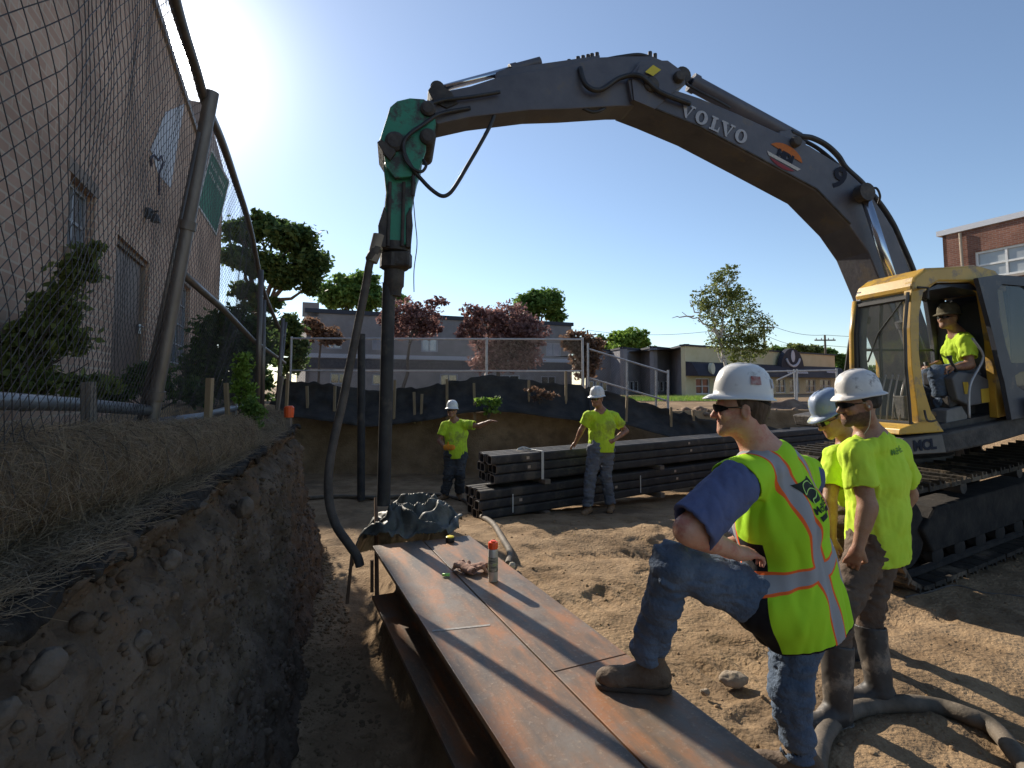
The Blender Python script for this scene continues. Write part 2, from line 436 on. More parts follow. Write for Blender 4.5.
# the cut bank: a rough near-vertical face from the terrace edge down to the trench floor
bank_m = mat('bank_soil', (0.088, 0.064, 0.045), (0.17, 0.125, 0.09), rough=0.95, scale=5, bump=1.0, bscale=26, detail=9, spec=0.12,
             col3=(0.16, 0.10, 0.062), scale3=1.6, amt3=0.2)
def bank_line(s):
    """plan curve of the bank: runs along the trench, then turns left at its far corner"""
    y = -1.2 + s; x = bank_x(y)
    L = 7.85
    over = np.clip(s - L, 0, None); y = np.minimum(y, 6.65)
    x = bank_x(y) - over * 0.98; y = y + over * 0.2
    return x, y
S = np.arange(0, 11.5, 0.020); W = np.linspace(0, 1, 96)
SS, WW = np.meshgrid(S, W, indexing='ij'); bx, by = bank_line(SS)
top, bot = -0.50 + 0.05 * fbm(np.stack([SS * 1.3, 0 * SS, 0 * SS], -1), 2, 4), -2.30
zz = bot + (top - bot) * WW
q = np.stack([SS * 1.0, zz * 1.0, 0 * SS], -1)
dsp = 0.10 * fbm(q * 1.4, 3, 31) + 0.055 * (1 - 2.4 * np.abs(fbm(q * 3.2, 4, 33))) + 0.045 * fbm(q * 9, 4, 35, 0.65) + 0.016 * (1 - 2 * np.abs(fbm(q * 24, 2, 37)))
dsp = dsp + (1 - WW) ** 1.6 * 0.36 - 0.10 * np.exp(-((WW - 0.93) / 0.05) ** 2)
# normal roughly to +x (and +y past the corner)
nxn = np.where(SS < 7.85, 0.96, 0.25); nyn = np.where(SS < 7.85, 0.27, 0.97)
BX, BY = bx + nxn * dsp, by + nyn * dsp
cap_x = bx - nxn * 0.5
V = np.stack([BX, BY, zz + 0.02 * fbm(q * 8, 2, 40)], -1)
V = np.concatenate([V, np.stack([bx[:, -1:] - nxn[:, -1:] * 0.55, by[:, -1:] - nyn[:, -1:] * 0.55, np.full((len(S), 1), -0.52)], -1)], 1)
nx, ny = V.shape[:2]; I = np.arange(nx * ny).reshape(nx, ny)
Fq = np.stack([I[:-1, :-1], I[1:, :-1], I[1:, 1:], I[:-1, 1:]], -1).reshape(-1, 4)
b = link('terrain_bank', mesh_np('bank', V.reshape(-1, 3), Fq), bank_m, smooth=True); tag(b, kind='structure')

# stones
stone_m = mat('stone', (0.24, 0.19, 0.14), (0.36, 0.29, 0.21), rough=0.9, scale=9, bump=0.5, bscale=30)
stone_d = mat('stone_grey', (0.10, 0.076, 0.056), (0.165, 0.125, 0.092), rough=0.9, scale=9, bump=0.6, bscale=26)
def stone(c, r, m, label, cat='rock', group=None, seed=0, name='rock'):
    bm = bmesh.new(); bmesh.ops.create_icosphere(bm, subdivisions=4, radius=1)
    co = np.array([v.co[:] for v in bm.verts], np.float32)
    n = 1 + 0.32 * fbm(co * 1.4, 3, seed) + 0.05 * fbm(co * 4, 3, seed + 5)
    co = co * n[:, None] * np.array(r) + np.array(c)
    for v, p in zip(bm.verts, co): v.co = p
    me = bpy.data.meshes.new(name); bm.to_mesh(me); bm.free()
    return tag(link(name, me, m, smooth=True), label, cat, group)
p = atz(733, 679, -1.70); stone((p.x, p.y, -1.70), (0.075, 0.05, 0.042), stone_m, 'pale flat tan stone lying on the dirt between the two near men', seed=3)
p = atz(705, 694, -1.72); stone((p.x, p.y, -1.71), (0.025, 0.02, 0.018), stone_m, 'small pale pebble in the dirt beside the raised knee man', seed=4)
p = atz(512, 569, -1.72); stone((p.x, p.y, -1.69), (0.03, 0.03, 0.035), mat('whitestone', (0.5, 0.45, 0.34)), 'tiny whitish stone beside the end of the hose and the spray can', seed=6)
p = atz(952, 578, -1.72); stone((p.x, p.y, -1.71), (0.05, 0.035, 0.03), stone_m, 'small pale stone lying at the foot of the crawler track', seed=8)
def bank_pt(px, py):
    d = ray(px, py)   # march to the bank face
    t = 0.8
    while t < 12:
        P = d * t
        if P.x < bank_x(P.y) + 0.10: return P
        t += 0.02
    return d * 3
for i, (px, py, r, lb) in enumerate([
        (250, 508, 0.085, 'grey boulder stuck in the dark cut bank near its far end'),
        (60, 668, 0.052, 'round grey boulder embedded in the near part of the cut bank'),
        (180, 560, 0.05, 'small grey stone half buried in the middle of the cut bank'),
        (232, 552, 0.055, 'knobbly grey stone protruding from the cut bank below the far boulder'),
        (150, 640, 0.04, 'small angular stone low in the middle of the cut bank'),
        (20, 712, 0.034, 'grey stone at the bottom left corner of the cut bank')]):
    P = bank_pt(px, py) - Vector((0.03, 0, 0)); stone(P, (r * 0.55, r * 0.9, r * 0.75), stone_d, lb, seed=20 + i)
def face_clods(n, seed):
    rs = np.random.RandomState(seed); bm = bmesh.new(); bmesh.ops.create_icosphere(bm, subdivisions=1, radius=1)
    base = np.array([v.co[:] for v in bm.verts], np.float32); fc = np.array([[v.index for v in f.verts] for f in bm.faces], np.int32); bm.free()
    Vb_ = V[:, :-1].reshape(-1, 3); idx = rs.randint(0, len(Vb_), n); idx = idx[(Vb_[idx, 1] > 0.5)]; P = Vb_[idx]; m_ = len(P)
    r = 0.004 + 0.026 * rs.rand(m_) ** 8; A = base[None] * (1 + 0.5 * (rs.rand(m_, len(base), 1) - 0.5)) * (r[:, None, None] * (0.6 + 0.8 * rs.rand(m_, 1, 3)))
    F = fc[None] + (np.arange(m_) * len(base))[:, None, None]
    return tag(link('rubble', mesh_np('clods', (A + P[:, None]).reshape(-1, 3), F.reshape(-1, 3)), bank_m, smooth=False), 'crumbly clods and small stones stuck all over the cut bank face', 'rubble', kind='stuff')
face_clods(20000, 8)
# pebbles and clods scattered over pit floor and trench: countless
def scatter(name, n, region, rmin, rmax, m, seed):
    rs = np.random.RandomState(seed); bm = bmesh.new(); bmesh.ops.create_icosphere(bm, subdivisions=1, radius=1)
    base = np.array([v.co[:] for v in bm.verts], np.float32); fc = np.array([[v.index for v in f.verts] for f in bm.faces], np.int32); bm.free()
    xy = region(rs, n); zz = ground_z(xy[:, 0], xy[:, 1]); r = rmin + (rmax - rmin) * rs.rand(len(xy)) ** 5
    Vs = base[None] * (1 + 0.35 * (rs.rand(len(xy), len(base), 1) - 0.5)) * (r[:, None, None] * np.stack([np.ones(len(xy)), 0.6 + 0.5 * rs.rand(len(xy)), 0.45 + 0.4 * rs.rand(len(xy))], -1)[:, None])
    a = rs.rand(len(xy)) * 6.28; c, s = np.cos(a)[:, None], np.sin(a)[:, None]
    Vx = Vs[..., 0] * c - Vs[..., 1] * s; Vy = Vs[..., 0] * s + Vs[..., 1] * c
    Vs = np.stack([Vx + xy[:, :1], Vy + xy[:, 1:], Vs[..., 2] + zz[:, None]], -1)
    Fs = fc[None] + (np.arange(len(xy)) * len(base))[:, None, None]
    return tag(link(name, mesh_np(name, Vs.reshape(-1, 3), Fs.reshape(-1, 3)), m, smooth=True), kind='stuff')
def floor_region(rs, n):
    y = 1.8 + 8 * rs.rand(n) ** 1.4; x = beam_left(y) + 0.9 + (6.5 + 0 * y) * rs.rand(n); return np.stack([x, y], -1).astype(np.float32)
def trench_region(rs, n):
    y = 1.6 + 5.5 * rs.rand(n); a, b = bank_x(y) + 0.25, beam_left(y) - 0.05; x = a + (b - a) * rs.rand(n); return np.stack([x, y], -1).astype(np.float32)
def back_region(rs, n):
    x = 3.5 + 6 * rs.rand(n); y = 10.5 + 3.2 * rs.rand(n); return np.stack([x, y], -1).astype(np.float32)
tag(scatter('gravel', 3600, floor_region, 0.003, 0.022, dirt, 3), 'loose clods and pebbles strewn over the sunlit dirt', 'gravel')
tag(scatter('rubble', 5200, trench_region, 0.003, 0.028, dirt, 4), 'dark rubble covering the shaded trench floor', 'rubble')
tag(scatter('debris', 500, back_region, 0.04, 0.16, mat('clod', (0.16, 0.11, 0.08), (0.28, 0.2, 0.14), scale=8, rough=0.95), 5), 'broken clods heaped on the far edge of the pit', 'rubble')
# dug mound right behind the stack
def mound(c, r, h, label, seed):
    n = 60; a = np.linspace(-1, 1, n); A, B = np.meshgrid(a, a, indexing='ij'); rr = np.sqrt(A * A + B * B)
    q = np.stack([A * 2.5, B * 2.5, 0 * A + seed], -1)
    Zm = h * np.clip(1 - rr ** 2, 0, 1) ** 0.8 * (0.7 + 0.6 * fbm(q, 3, seed)) + 0.10 * fbm(q * 4, 3, seed + 2) * np.clip(1 - rr, 0, 1) - 0.06
    Vm = np.stack([c[0] + A * r[0], c[1] + B * r[1], c[2] + Zm], -1).reshape(-1, 3); I = np.arange(n * n).reshape(n, n)
    Fm = np.stack([I[:-1, :-1], I[1:, :-1], I[1:, 1:], I[:-1, 1:]], -1).reshape(-1, 4)
    return tag(link('dirt_mound', mesh_np('mound', Vm, Fm), mat('mound_soil', (0.12, 0.08, 0.06), (0.24, 0.17, 0.12), scale=4, bump=1, bscale=14, rough=0.95), smooth=True), label, 'dirt mound')
c = at(800, 412, 14.4); mound((c.x, c.y, -0.72), (2.3, 0.9), 0.42, 'brown dirt heap beyond the pipe stack in front of the shop fence', 2)
c = at(880, 412, 14.8); mound((c.x, c.y, -0.72), (1.9, 0.9), 0.45, 'dark dirt heap beyond the pipe stack, hidden partly by the white hard hat', 5)
# lawn strip before the shop and road beyond
lawn_m = mat('lawn', (0.06, 0.12, 0.02), (0.14, 0.22, 0.04), scale=3, bump=0.6, bscale=60, rough=0.9)
lw = MB(); a0, a1 = at(620, 400, 24), at(705, 400, 24)
lw.add([(a0.x, 20.5, -0.60), (a1.x + 1.0, 20.5, -0.60), (a1.x + 3.5, 27, -0.58), (a0.x + 1.2, 27, -0.58)], [(0, 1, 2, 3)])
tag(lw.build('lawn', lawn_m), kind='structure')
rd = MB(); rd.add([(-30, 19, -0.606), (3, 19.2, -0.606), (3, 36, -0.606), (-30, 36, -0.606)], [(0, 1, 2, 3)])
tag(rd.build('road', mat('asphalt', (0.045, 0.045, 0.048), (0.07, 0.07, 0.07), scale=5, rough=0.9)), kind='structure')
def grassy(name, label, n, region, h, m, seed):
    rs = np.random.RandomState(seed); xy = region(rs, n); z = ground_z(xy[:, 0], xy[:, 1], False)
    a = rs.rand(n) * 6.28; L = h * (0.4 + rs.rand(n)); lean = (rs.rand(n, 2) - 0.5) * 1.1
    w = 0.006 + h * 0.03
    d = np.stack([np.cos(a), np.sin(a)], -1) * w
    base = np.concatenate([xy, z[:, None]], 1)
    p0 = base + np.concatenate([d, np.zeros((n, 1))], 1); p1 = base - np.concatenate([d, np.zeros((n, 1))], 1)
    tip = base + np.concatenate([lean * L[:, None], L[:, None]], 1)
    Vg = np.stack([p0, p1, tip], 1).reshape(-1, 3); Fg = np.arange(3 * n).reshape(-1, 3)
    return tag(link(name, mesh_np(name, Vg, Fg), m), label, 'grass', kind='stuff')
grassy('grass', 'green grass strip behind the black silt fence before the shop', 5000,
       lambda rs, n: np.stack([a0.x + (a1.x + 1.5 - a0.x) * rs.rand(n), 20.5 + 5 * rs.rand(n)], -1).astype(np.float32), 0.16, leafmat('grassblade', (0.10, 0.2, 0.03), (0.28, 0.38, 0.07)), 8)

# twigs and scraps on the pit floor
tw = MB(); rs = np.random.RandomState(31)
for _ in range(120):
    x_, y_ = rs.uniform(0.3, 5.5), rs.uniform(2.3, 7.0)
    if x_ < 1.9 - 0.45 * y_: continue
    a_ = rs.rand() * 6.28; L_ = 0.03 + 0.16 * rs.rand() ** 2; z_ = gz(x_, y_) + 0.006; p0 = Vector((x_, y_, z_)); p1 = p0 + Vector((math.cos(a_) * L_, math.sin(a_) * L_, 0.004)); p1.z = gz(p1.x, p1.y) + 0.007
    tw.tube([p0, p0.lerp(p1, 0.5) + Vector((rs.randn() * 0.008, rs.randn() * 0.008, 0.004)), p1], 0.0022, 4)
tag(tw.build('twigs', mat('twig', (0.12, 0.085, 0.055), (0.22, 0.16, 0.1), scale=20)), 'thin dry twigs and roots scattered over the sunlit dirt', 'twigs', kind='stuff')
# ------------------------------------------------------------------ helpers for buildings
def brick_mat(name, c1, c2, cm, sc=1.0, rough=0.9, bumps=0.5):
    m = bpy.data.materials.new(name); m.use_nodes = True; n, l = m.node_tree.nodes, m.node_tree.links
    p = n['Principled BSDF']; p.inputs['Roughness'].default_value = rough; p.inputs['Specular IOR Level'].default_value = 0.2
    at_ = n.new('ShaderNodeAttribute'); at_.attribute_name = 'uvw'
    br = n.new('ShaderNodeTexBrick'); br.inputs['Color1'].default_value = (*c1, 1); br.inputs['Color2'].default_value = (*c2, 1)
    br.inputs['Mortar'].default_value = (*cm, 1); br.inputs['Scale'].default_value = 1.0
    br.inputs['Brick Width'].default_value = 0.215 * sc; br.inputs['Row Height'].default_value = 0.073 * sc; br.inputs['Mortar Size'].default_value = 0.008 * sc
    br.inputs['Bias'].default_value = -0.2
    l.new(at_.outputs['Vector'], br.inputs['Vector'])
    nz = n.new('ShaderNodeTexNoise'); nz.inputs['Scale'].default_value = 0.9; nz.inputs['Detail'].default_value = 9; l.new(at_.outputs['Vector'], nz.inputs['Vector'])
    mr = n.new('ShaderNodeMapRange'); mr.inputs['From Min'].default_value = 0.3; mr.inputs['From Max'].default_value = 0.7; mr.inputs['To Min'].default_value = 0.72; mr.inputs['To Max'].default_value = 1.18
    l.new(nz.outputs['Fac'], mr.inputs[0])
    sc_ = n.new('ShaderNodeVectorMath'); sc_.operation = 'SCALE'; l.new(br.outputs['Color'], sc_.inputs[0]); l.new(mr.outputs[0], sc_.inputs['Scale'])
    l.new(sc_.outputs[0], p.inputs['Base Color'])
    bp = n.new('ShaderNodeBump'); bp.inputs['Strength'].default_value = bumps; bp.inputs['Distance'].default_value = 0.006; bp.invert = True
    l.new(br.outputs['Fac'], bp.inputs['Height']); l.new(bp.outputs[0], p.inputs['Normal'])
    return m
class Wall:
    """a wall slab with real openings: origin O, along d (unit, horizontal), outward n; s along, z absolute"""
    def __init__(s, O, d, n, L, z0, z1, th=0.3):
        s.O = Vector(O); s.d = Vector(d).normalized(); s.n = Vector(n).normalized(); s.L = L; s.z0 = z0; s.z1 = z1; s.th = th; s.op = []
    def P(s, a, z, off=0.0): v = s.O + s.d * a + s.n * off; return Vector((v.x, v.y, z))
    def px(s, x, y):
        p = onp(x, y, s.O, s.n); return (p - s.O).dot(s.d), p.z
    def hole(s, a0, a1, z0, z1): s.op.append((a0, a1, z0, z1)); return s
    def build(s, name, m, parent, reveal=0.18):
        A = sorted(set([0, s.L] + [v for o in s.op for v in o[:2]])); Zs = sorted(set([s.z0, s.z1] + [v for o in s.op for v in o[2:]]))
        mb = MB(); uv = []
        def q(a, b, c, d, us):
            mb.quad(a, b, c, d); uv.extend(us)
        for i in range(len(A) - 1):
            for j in range(len(Zs) - 1):
                ca, cz = (A[i] + A[i + 1]) / 2, (Zs[j] + Zs[j + 1]) / 2
                if any(o[0] < ca < o[1] and o[2] < cz < o[3] for o in s.op): continue
                a0, a1, b0, b1 = A[i], A[i + 1], Zs[j], Zs[j + 1]
                q(s.P(a0, b0), s.P(a1, b0), s.P(a1, b1), s.P(a0, b1), [(a0, b0), (a1, b0), (a1, b1), (a0, b1)])
        for a0, a1, b0, b1 in s.op:
            t = -reveal
            q(s.P(a0, b0), s.P(a0, b1), s.P(a0, b1, t), s.P(a0, b0, t), [(0, b0), (0, b1), (t, b1), (t, b0)])
            q(s.P(a1, b0), s.P(a1, b1), s.P(a1, b1, t), s.P(a1, b0, t), [(0, b0), (0, b1), (t, b1), (t, b0)])
            q(s.P(a0, b0), s.P(a1, b0), s.P(a1, b0, t), s.P(a0, b0, t), [(a0, 0), (a1, 0), (a1, t), (a0, t)])
            q(s.P(a0, b1), s.P(a1, b1), s.P(a1, b1, t), s.P(a0, b1, t), [(a0, 0), (a1, 0), (a1, t), (a0, t)])
        T = -s.th
        q(s.P(0, s.z1), s.P(s.L, s.z1), s.P(s.L, s.z1, T), s.P(0, s.z1, T), [(0, 0), (s.L, 0), (s.L, T), (0, T)])
        for a in (0, s.L): q(s.P(a, s.z0), s.P(a, s.z1), s.P(a, s.z1, T), s.P(a, s.z0, T), [(0, s.z0), (0, s.z1), (T, s.z1), (T, s.z0)])
        me = bpy.data.meshes.new(name); me.from_pydata([tuple(v) for v in mb.v], [], mb.f)
        at_ = me.attributes.new('uvw', 'FLOAT_VECTOR', 'POINT'); at_.data.foreach_set('vector', np.array([(u, v, 0) for u, v in uv], np.float32).ravel())
        return link(name, me, m, parent)
    def slab(s, name, a0, a1, z0, z1, o0, o1, m, parent, bevel=0):
        mb = MB(); mb.hexa([s.P(a0, z0, o0), s.P(a1, z0, o0), s.P(a1, z0, o1), s.P(a0, z0, o1), s.P(a0, z1, o0), s.P(a1, z1, o0), s.P(a1, z1, o1), s.P(a0, z1, o1)])
        return mb.build(name, m, parent, bevel=bevel)
    def frame(s, name, a0, a1, z0, z1, w, o0, o1, m, parent, bars=0, rails=0, bw=None):
        mb = MB(); bw = bw or w
        def bx(a, b, c, d, t0=o0, t1=o1): mb.hexa([s.P(a, c, t0), s.P(b, c, t0), s.P(b, c, t1), s.P(a, c, t1), s.P(a, d, t0), s.P(b, d, t0), s.P(b, d, t1), s.P(a, d, t1)])
        bx(a0, a0 + w, z0, z1); bx(a1 - w, a1, z0, z1); bx(a0 + w, a1 - w, z1 - w, z1); bx(a0 + w, a1 - w, z0, z0 + w)
        e = 0.004
        for k in range(bars):
            c = a0 + (a1 - a0) * (k + 1) / (bars + 1); bx(c - bw / 2, c + bw / 2, z0 + w, z1 - w, o0 + e, o1 - e)
        for k in range(rails):
            c = z0 + (z1 - z0) * (k + 1) / (rails + 1); bx(a0 + w, a1 - w, c - bw / 2, c + bw / 2, o0 + 2 * e, o1 - 2 * e)
        return mb.build(name, m, parent)

dark_glass = mat('dark_glass', (0.025, 0.03, 0.035), rough=0.08, spec=0.9)
grey_frame = mat('grey_frame', (0.30, 0.30, 0.31), rough=0.5)
white_paint = mat('white_paint', (0.62, 0.62, 0.60), (0.72, 0.72, 0.70), scale=4, rough=0.6)

# ------------------------------------------------------------------ brick building on the left
LD, LN = Vector((-0.395, 0.919, 0)).normalized(), Vector((0.919, 0.395, 0)).normalized()
O = Vector((-2.0, 0, 0)) - LD * 3.0
bldg = empty('brick_building', (O + LD * 9 + Vector((0, 0, -0.5))), 'tall brick building in shade on the left behind the chain link fence', 'building')
sc_, zc_ = Wall(O, LD, LN, 1, 0, 1).px(219, 300)
ROOF = 5.5
lw_ = Wall(O, LD, LN, sc_, -0.7, ROOF, 0.4)
def pxrect(w, l, t, r, b):
    a0, _ = w.px(l, (t + b) / 2); a1, _ = w.px(r, (t + b) / 2); am = (l + r) / 2
    return min(a0, a1), max(a0, a1), w.px(am, b)[1], w.px(am, t)[1]
w1 = pxrect(lw_, 68, 183, 95, 258); d1 = pxrect(lw_, 113, 245, 147, 399); w2 = pxrect(lw_, 172, 279, 189, 365)
for r in (w1, d1, w2): lw_.hole(*r)
brick_l = brick_mat('brown_brick', (0.44, 0.28, 0.20), (0.54, 0.37, 0.27), (0.51, 0.40, 0.30), 1.25)
lw_.build('wall', brick_l, bldg, 0.14)
gable = Wall(lw_.P(sc_, 0), -LN, LD, 14, -0.7, ROOF, 0.4); gable.build('wall', brick_l, bldg)
lw_.slab('shade_parapet', sc_ - 4.6, sc_, ROOF - 0.3, ROOF + 1.4, -0.38, 0.004, mat('shade_parapet_brick', (0.30, 0.22, 0.19), (0.36, 0.27, 0.23), scale=6), bldg)  # far end raised above the roofline to throw shade over the trench
lw_.slab('coping', -0.1, sc_ - 4.62, ROOF, ROOF + 0.12, -0.42, 0.05, mat('coping', (0.30, 0.28, 0.27), rough=0.7), bldg)
rfm = mat('tar_roof', (0.05, 0.05, 0.05), rough=0.9)
rf = MB(); rf.add([lw_.P(0, ROOF - 0.3, -0.4), lw_.P(sc_, ROOF - 0.3, -0.4), lw_.P(sc_, ROOF - 0.3, -14), lw_.P(0, ROOF - 0.3, -14)], [(0, 1, 2, 3)]); rf.build('roof', rfm, bldg)
tanm = mat('old_wood', (0.20, 0.15, 0.11), (0.27, 0.205, 0.155), scale=7, rough=0.8, stretch=(1, 1, 0.3))
door_m = mat('brown_door', (0.15, 0.10, 0.075), (0.19, 0.135, 0.10), scale=5, rough=0.6, stretch=(1, 1, 0.2))
dr = lw_.slab('door', d1[0] + 0.07, d1[1] - 0.07, d1[2], d1[3] - 0.07, -0.13, -0.09, door_m, bldg)
fr = lw_.frame('frame', d1[0], d1[1], d1[2], d1[3], 0.07, -0.13, -0.05, tanm, dr)
hb = MB(); hb.box(lw_.P(d1[1] - 0.18, d1[2] + 1.0, -0.07), (0.05, 0.05, 0.14)); hb.tube([lw_.P(d1[1] - 0.18, d1[2] + 1.03, -0.07), lw_.P(d1[1] - 0.18, d1[2] + 1.03, -0.01), lw_.P(d1[1] - 0.3, d1[2] + 1.03, -0.01)], 0.012)
hb.build('handle', mat('steel', (0.35, 0.35, 0.36), rough=0.35, metal=0.8), dr)
for r, gl in ((w1, 1), (w2, 2)):
    wf = lw_.frame('window', r[0], r[1], r[2], r[3], 0.05, -0.13, -0.08, grey_frame, bldg, bars=1, rails=3 if gl == 2 else 1, bw=0.03)
    lw_.slab('pane', r[0] + 0.04, r[1] - 0.04, r[2] + 0.04, r[3] - 0.04, -0.115, -0.105, mat('sky_glass', (0.16, 0.18, 0.2), rough=0.06, spec=1.0), wf)
    lw_.slab('sill', r[0] - 0.08, r[1] + 0.08, r[2] - 0.09, r[2], -0.13, 0.05, tanm, wf)
    lw_.slab('lintel', r[0] - 0.06, r[1] + 0.06, r[3], r[3] + 0.14, -0.003, 0.006, tanm, wf)
# lamp on the wall
ls, lz = lw_.px(145, 213); lp = empty('wall_lamp', lw_.P(ls, lz), 'small dark security lamp fixed to the brick wall above the door', 'lamp')
k = MB(); k.box(lw_.P(ls, lz, 0.03), (0.1, 0.1, 0.14)); k.tube([lw_.P(ls, lz, 0.02), lw_.P(ls, lz + 0.05, 0.16)], 0.015); k.build('bracket', mat('black_metal', (0.03, 0.03, 0.03), (0.05, 0.05, 0.05), rough=0.5), lp)
k = MB(); k.lathe(lw_.P(ls, lz - 0.12, 0.13), [(0.06, 0), (0.065, 0.02), (0.05, 0.08), (0.02, 0.13)], 16); k.build('lamp_shade', MATS['black_metal'], lp, auto=True)
# pale painted patch and the sign board on the wall
pt = MB(); pts = [lw_.px(*p) for p in ((165, 112), (184, 104), (176, 150), (170, 188), (158, 175), (150, 150))]
pt.prism([lw_.P(a, z, 0.006) for a, z in pts], LN * 0.004); pt.build('paint_patch', mat('pale_paint', (0.50, 0.50, 0.52), (0.58, 0.58, 0.6), scale=3, rough=0.8), bldg)
hm = MB()
hl = [lw_.px(*p) for p in ((150, 166), (149, 158), (153, 155), (157, 160), (160, 156), (162, 162), (158, 172), (158, 195))]
hm.tube([lw_.P(a, z, 0.016) for a, z in hl], 0.018, 5); hm.build('graffiti', mat('graf', (0.06, 0.05, 0.07)), bldg)
sgw = Wall(at(213, 195, 9.5), (0.82, 0.57, 0), (0.57, -0.82, 0), 3, 0, 1)
s0, z0 = sgw.px(196, 207); s1, z1 = sgw.px(211, 150); s2, z2 = sgw.px(229, 183); s3, z3 = sgw.px(216, 238)
sg = empty('sign_board', sgw.P(s0, (z0 + z1) / 2), 'green sign board with white edge standing out from the brick building corner', 'sign')
spt = [sgw.P(0.03, 2.05), sgw.P(0.03, 4.0), sgw.P(1.0, 4.0), sgw.P(1.0, 2.05)]
spt = [onp(*p, sgw.O, sgw.n) for p in ((197, 207), (211, 150), (229, 183), (216, 237))]
cc = sum(spt, Vector()) / 4
pl = MB(); pl.prism([cc + (p - cc) * 0.93 for p in spt], sgw.n * 0.08); pl.build('panel', mat('sign_green', (0.07, 0.20, 0.14), (0.10, 0.25, 0.18), scale=2, rough=0.4), sg)
pl = MB()
for i in range(4):
    a, b = spt[i], spt[(i + 1) % 4]; a2, b2 = cc + (a - cc) * 0.93, cc + (b - cc) * 0.93
    pl.prism([a, b, b2, a2], sgw.n * 0.10)
pl.build('frame', white_paint, sg)
e1, e2 = (spt[2] - spt[1]), (spt[0] - spt[1])
for r_, ln in ((0.16, 0.75), (0.30, 0.6)):
    tb = MB(); nn = 11
    for i in range(nn):
        if i == 5: continue
        a = spt[1] + e1 * (0.12 + 0.76 * i / nn) + e2 * r_ + sgw.n * 0.082; tb.prism([a, a + e1 * 0.045, a + e1 * 0.045 + e2 * 0.06, a + e2 * 0.06], sgw.n * 0.004)
    tb.build('lettering', mat('pale_letter', (0.5, 0.55, 0.5)), sg)


# ------------------------------------------------------------------ fences
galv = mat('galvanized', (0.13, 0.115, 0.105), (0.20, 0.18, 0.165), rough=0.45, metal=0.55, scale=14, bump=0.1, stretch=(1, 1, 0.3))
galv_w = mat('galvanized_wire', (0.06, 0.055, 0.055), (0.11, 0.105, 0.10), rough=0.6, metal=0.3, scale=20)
galv_far = mat('galvanized_light', (0.34, 0.34, 0.35), (0.46, 0.46, 0.47), rough=0.5, metal=0.3, scale=8)
def chainlink(name, grid, L, H, pitch, r, m, parent, jit=0.0, seg=0.3, ys=1.0):
    """grid(s, t) -> point for s along 0..L, t up 0..H; straight diagonals both ways, cells pitch wide and pitch*ys tall"""
    Vs, Fs = [], []; b = 0
    for dirn in (1, -1):
        k0 = int(-H / ys / pitch) - 1
        for k in range(k0 if dirn == 1 else 0, int(L / pitch) + (1 if dirn == 1 else int(H / ys / pitch) + 2)):
            s0 = k * pitch; t0, t1 = 0.0, H
            # s = s0 + dirn * t/ys
            lo, hi = 0.0, H
            if dirn == 1: lo = max(lo, -s0 * ys); hi = min(hi, (L - s0) * ys)
            else: lo = max(lo, (s0 - L) * ys); hi = min(hi, s0 * ys)
            if hi - lo < 0.01: continue
            n = max(2, int((hi - lo) / seg) + 1); t = np.linspace(lo, hi, n); s = s0 + dirn * t / ys
            P = grid(s, t)
            if jit:
                q = P * 5.0; P = P + jit * np.stack([vnoise(q, 1), vnoise(q, 2), vnoise(q, 3)], -1)
            T = np.gradient(P, axis=0); T /= np.linalg.norm(T, axis=1)[:, None] + 1e-9
            U = np.cross(T, [0.3, 0.2, 1.0]); U /= np.linalg.norm(U, axis=1)[:, None] + 1e-9; Wv = np.cross(T, U)
            rg = np.stack([P + r * (U * math.cos(a) + Wv * math.sin(a)) for a in (0.3, 2.39, 4.49)], 1)
            Vs.append(rg.reshape(-1, 3)); i = b + np.arange(n - 1)[:, None] * 3
            for c in range(3):
                Fs.append(np.concatenate([i + c, i + (c + 1) % 3, i + 3 + (c + 1) % 3, i + 3 + c], 1))
            b += 3 * n
    return link(name, mesh_np(name, np.concatenate(Vs), np.concatenate(Fs)), m, parent)

# left fence: leaning plane hanging from a sagging bent top rail
fb0 = atz(148, 437, -0.33 * 1.0); fb0 = at(148, 437, 3.1); ft0 = at(212, 92, 3.0)
fdir = Vector((-0.43, 1, 0)).normalized()
toprail = [at(120, -330, 1.15), at(148, -140, 1.7), at(173, -6, 2.25), at(196, 70, 2.8), at(206, 104, 3.05), at(222, 142, 3.6), at(235, 180, 4.2), at(250, 228, 5.1), at(262, 285, 6.6), at(272, 312, 7.6), at(284, 338, 9.0)]
botrail = [Vector((toprail[0].x - 0.65, 0.9, -0.33)), Vector((-1.3, 1.3, -0.33))]
bot_pts = [(0.9, ), ]
def bottom_at(y): return np.stack([-0.76 - 0.43 * y, y, -0.38 + 0 * y], -1)
tr_s = spline(toprail, 10); tr_y = np.array([p.y for p in tr_s]); tr_x = np.array([p.x for p in tr_s]); tr_z = np.array([p.z for p in tr_s])
fence = empty('chain_link_fence', (fb0.x, fb0.y, -0.4), 'tall sagging chain link fence leaning over the left bank, its top rail bent', 'fence')
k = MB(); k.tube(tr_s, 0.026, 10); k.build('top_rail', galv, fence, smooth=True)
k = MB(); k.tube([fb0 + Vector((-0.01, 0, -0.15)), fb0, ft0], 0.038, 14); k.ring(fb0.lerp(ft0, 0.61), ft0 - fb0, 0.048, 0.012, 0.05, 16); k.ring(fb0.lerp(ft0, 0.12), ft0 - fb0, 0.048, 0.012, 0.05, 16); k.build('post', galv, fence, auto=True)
k = MB(); k.tube([fb0 + Vector((-0.055, -0.02, 0)), ft0 + Vector((-0.05, -0.02, -0.25))], 0.014, 8); k.build('tension_pole', galv, fence, smooth=True)
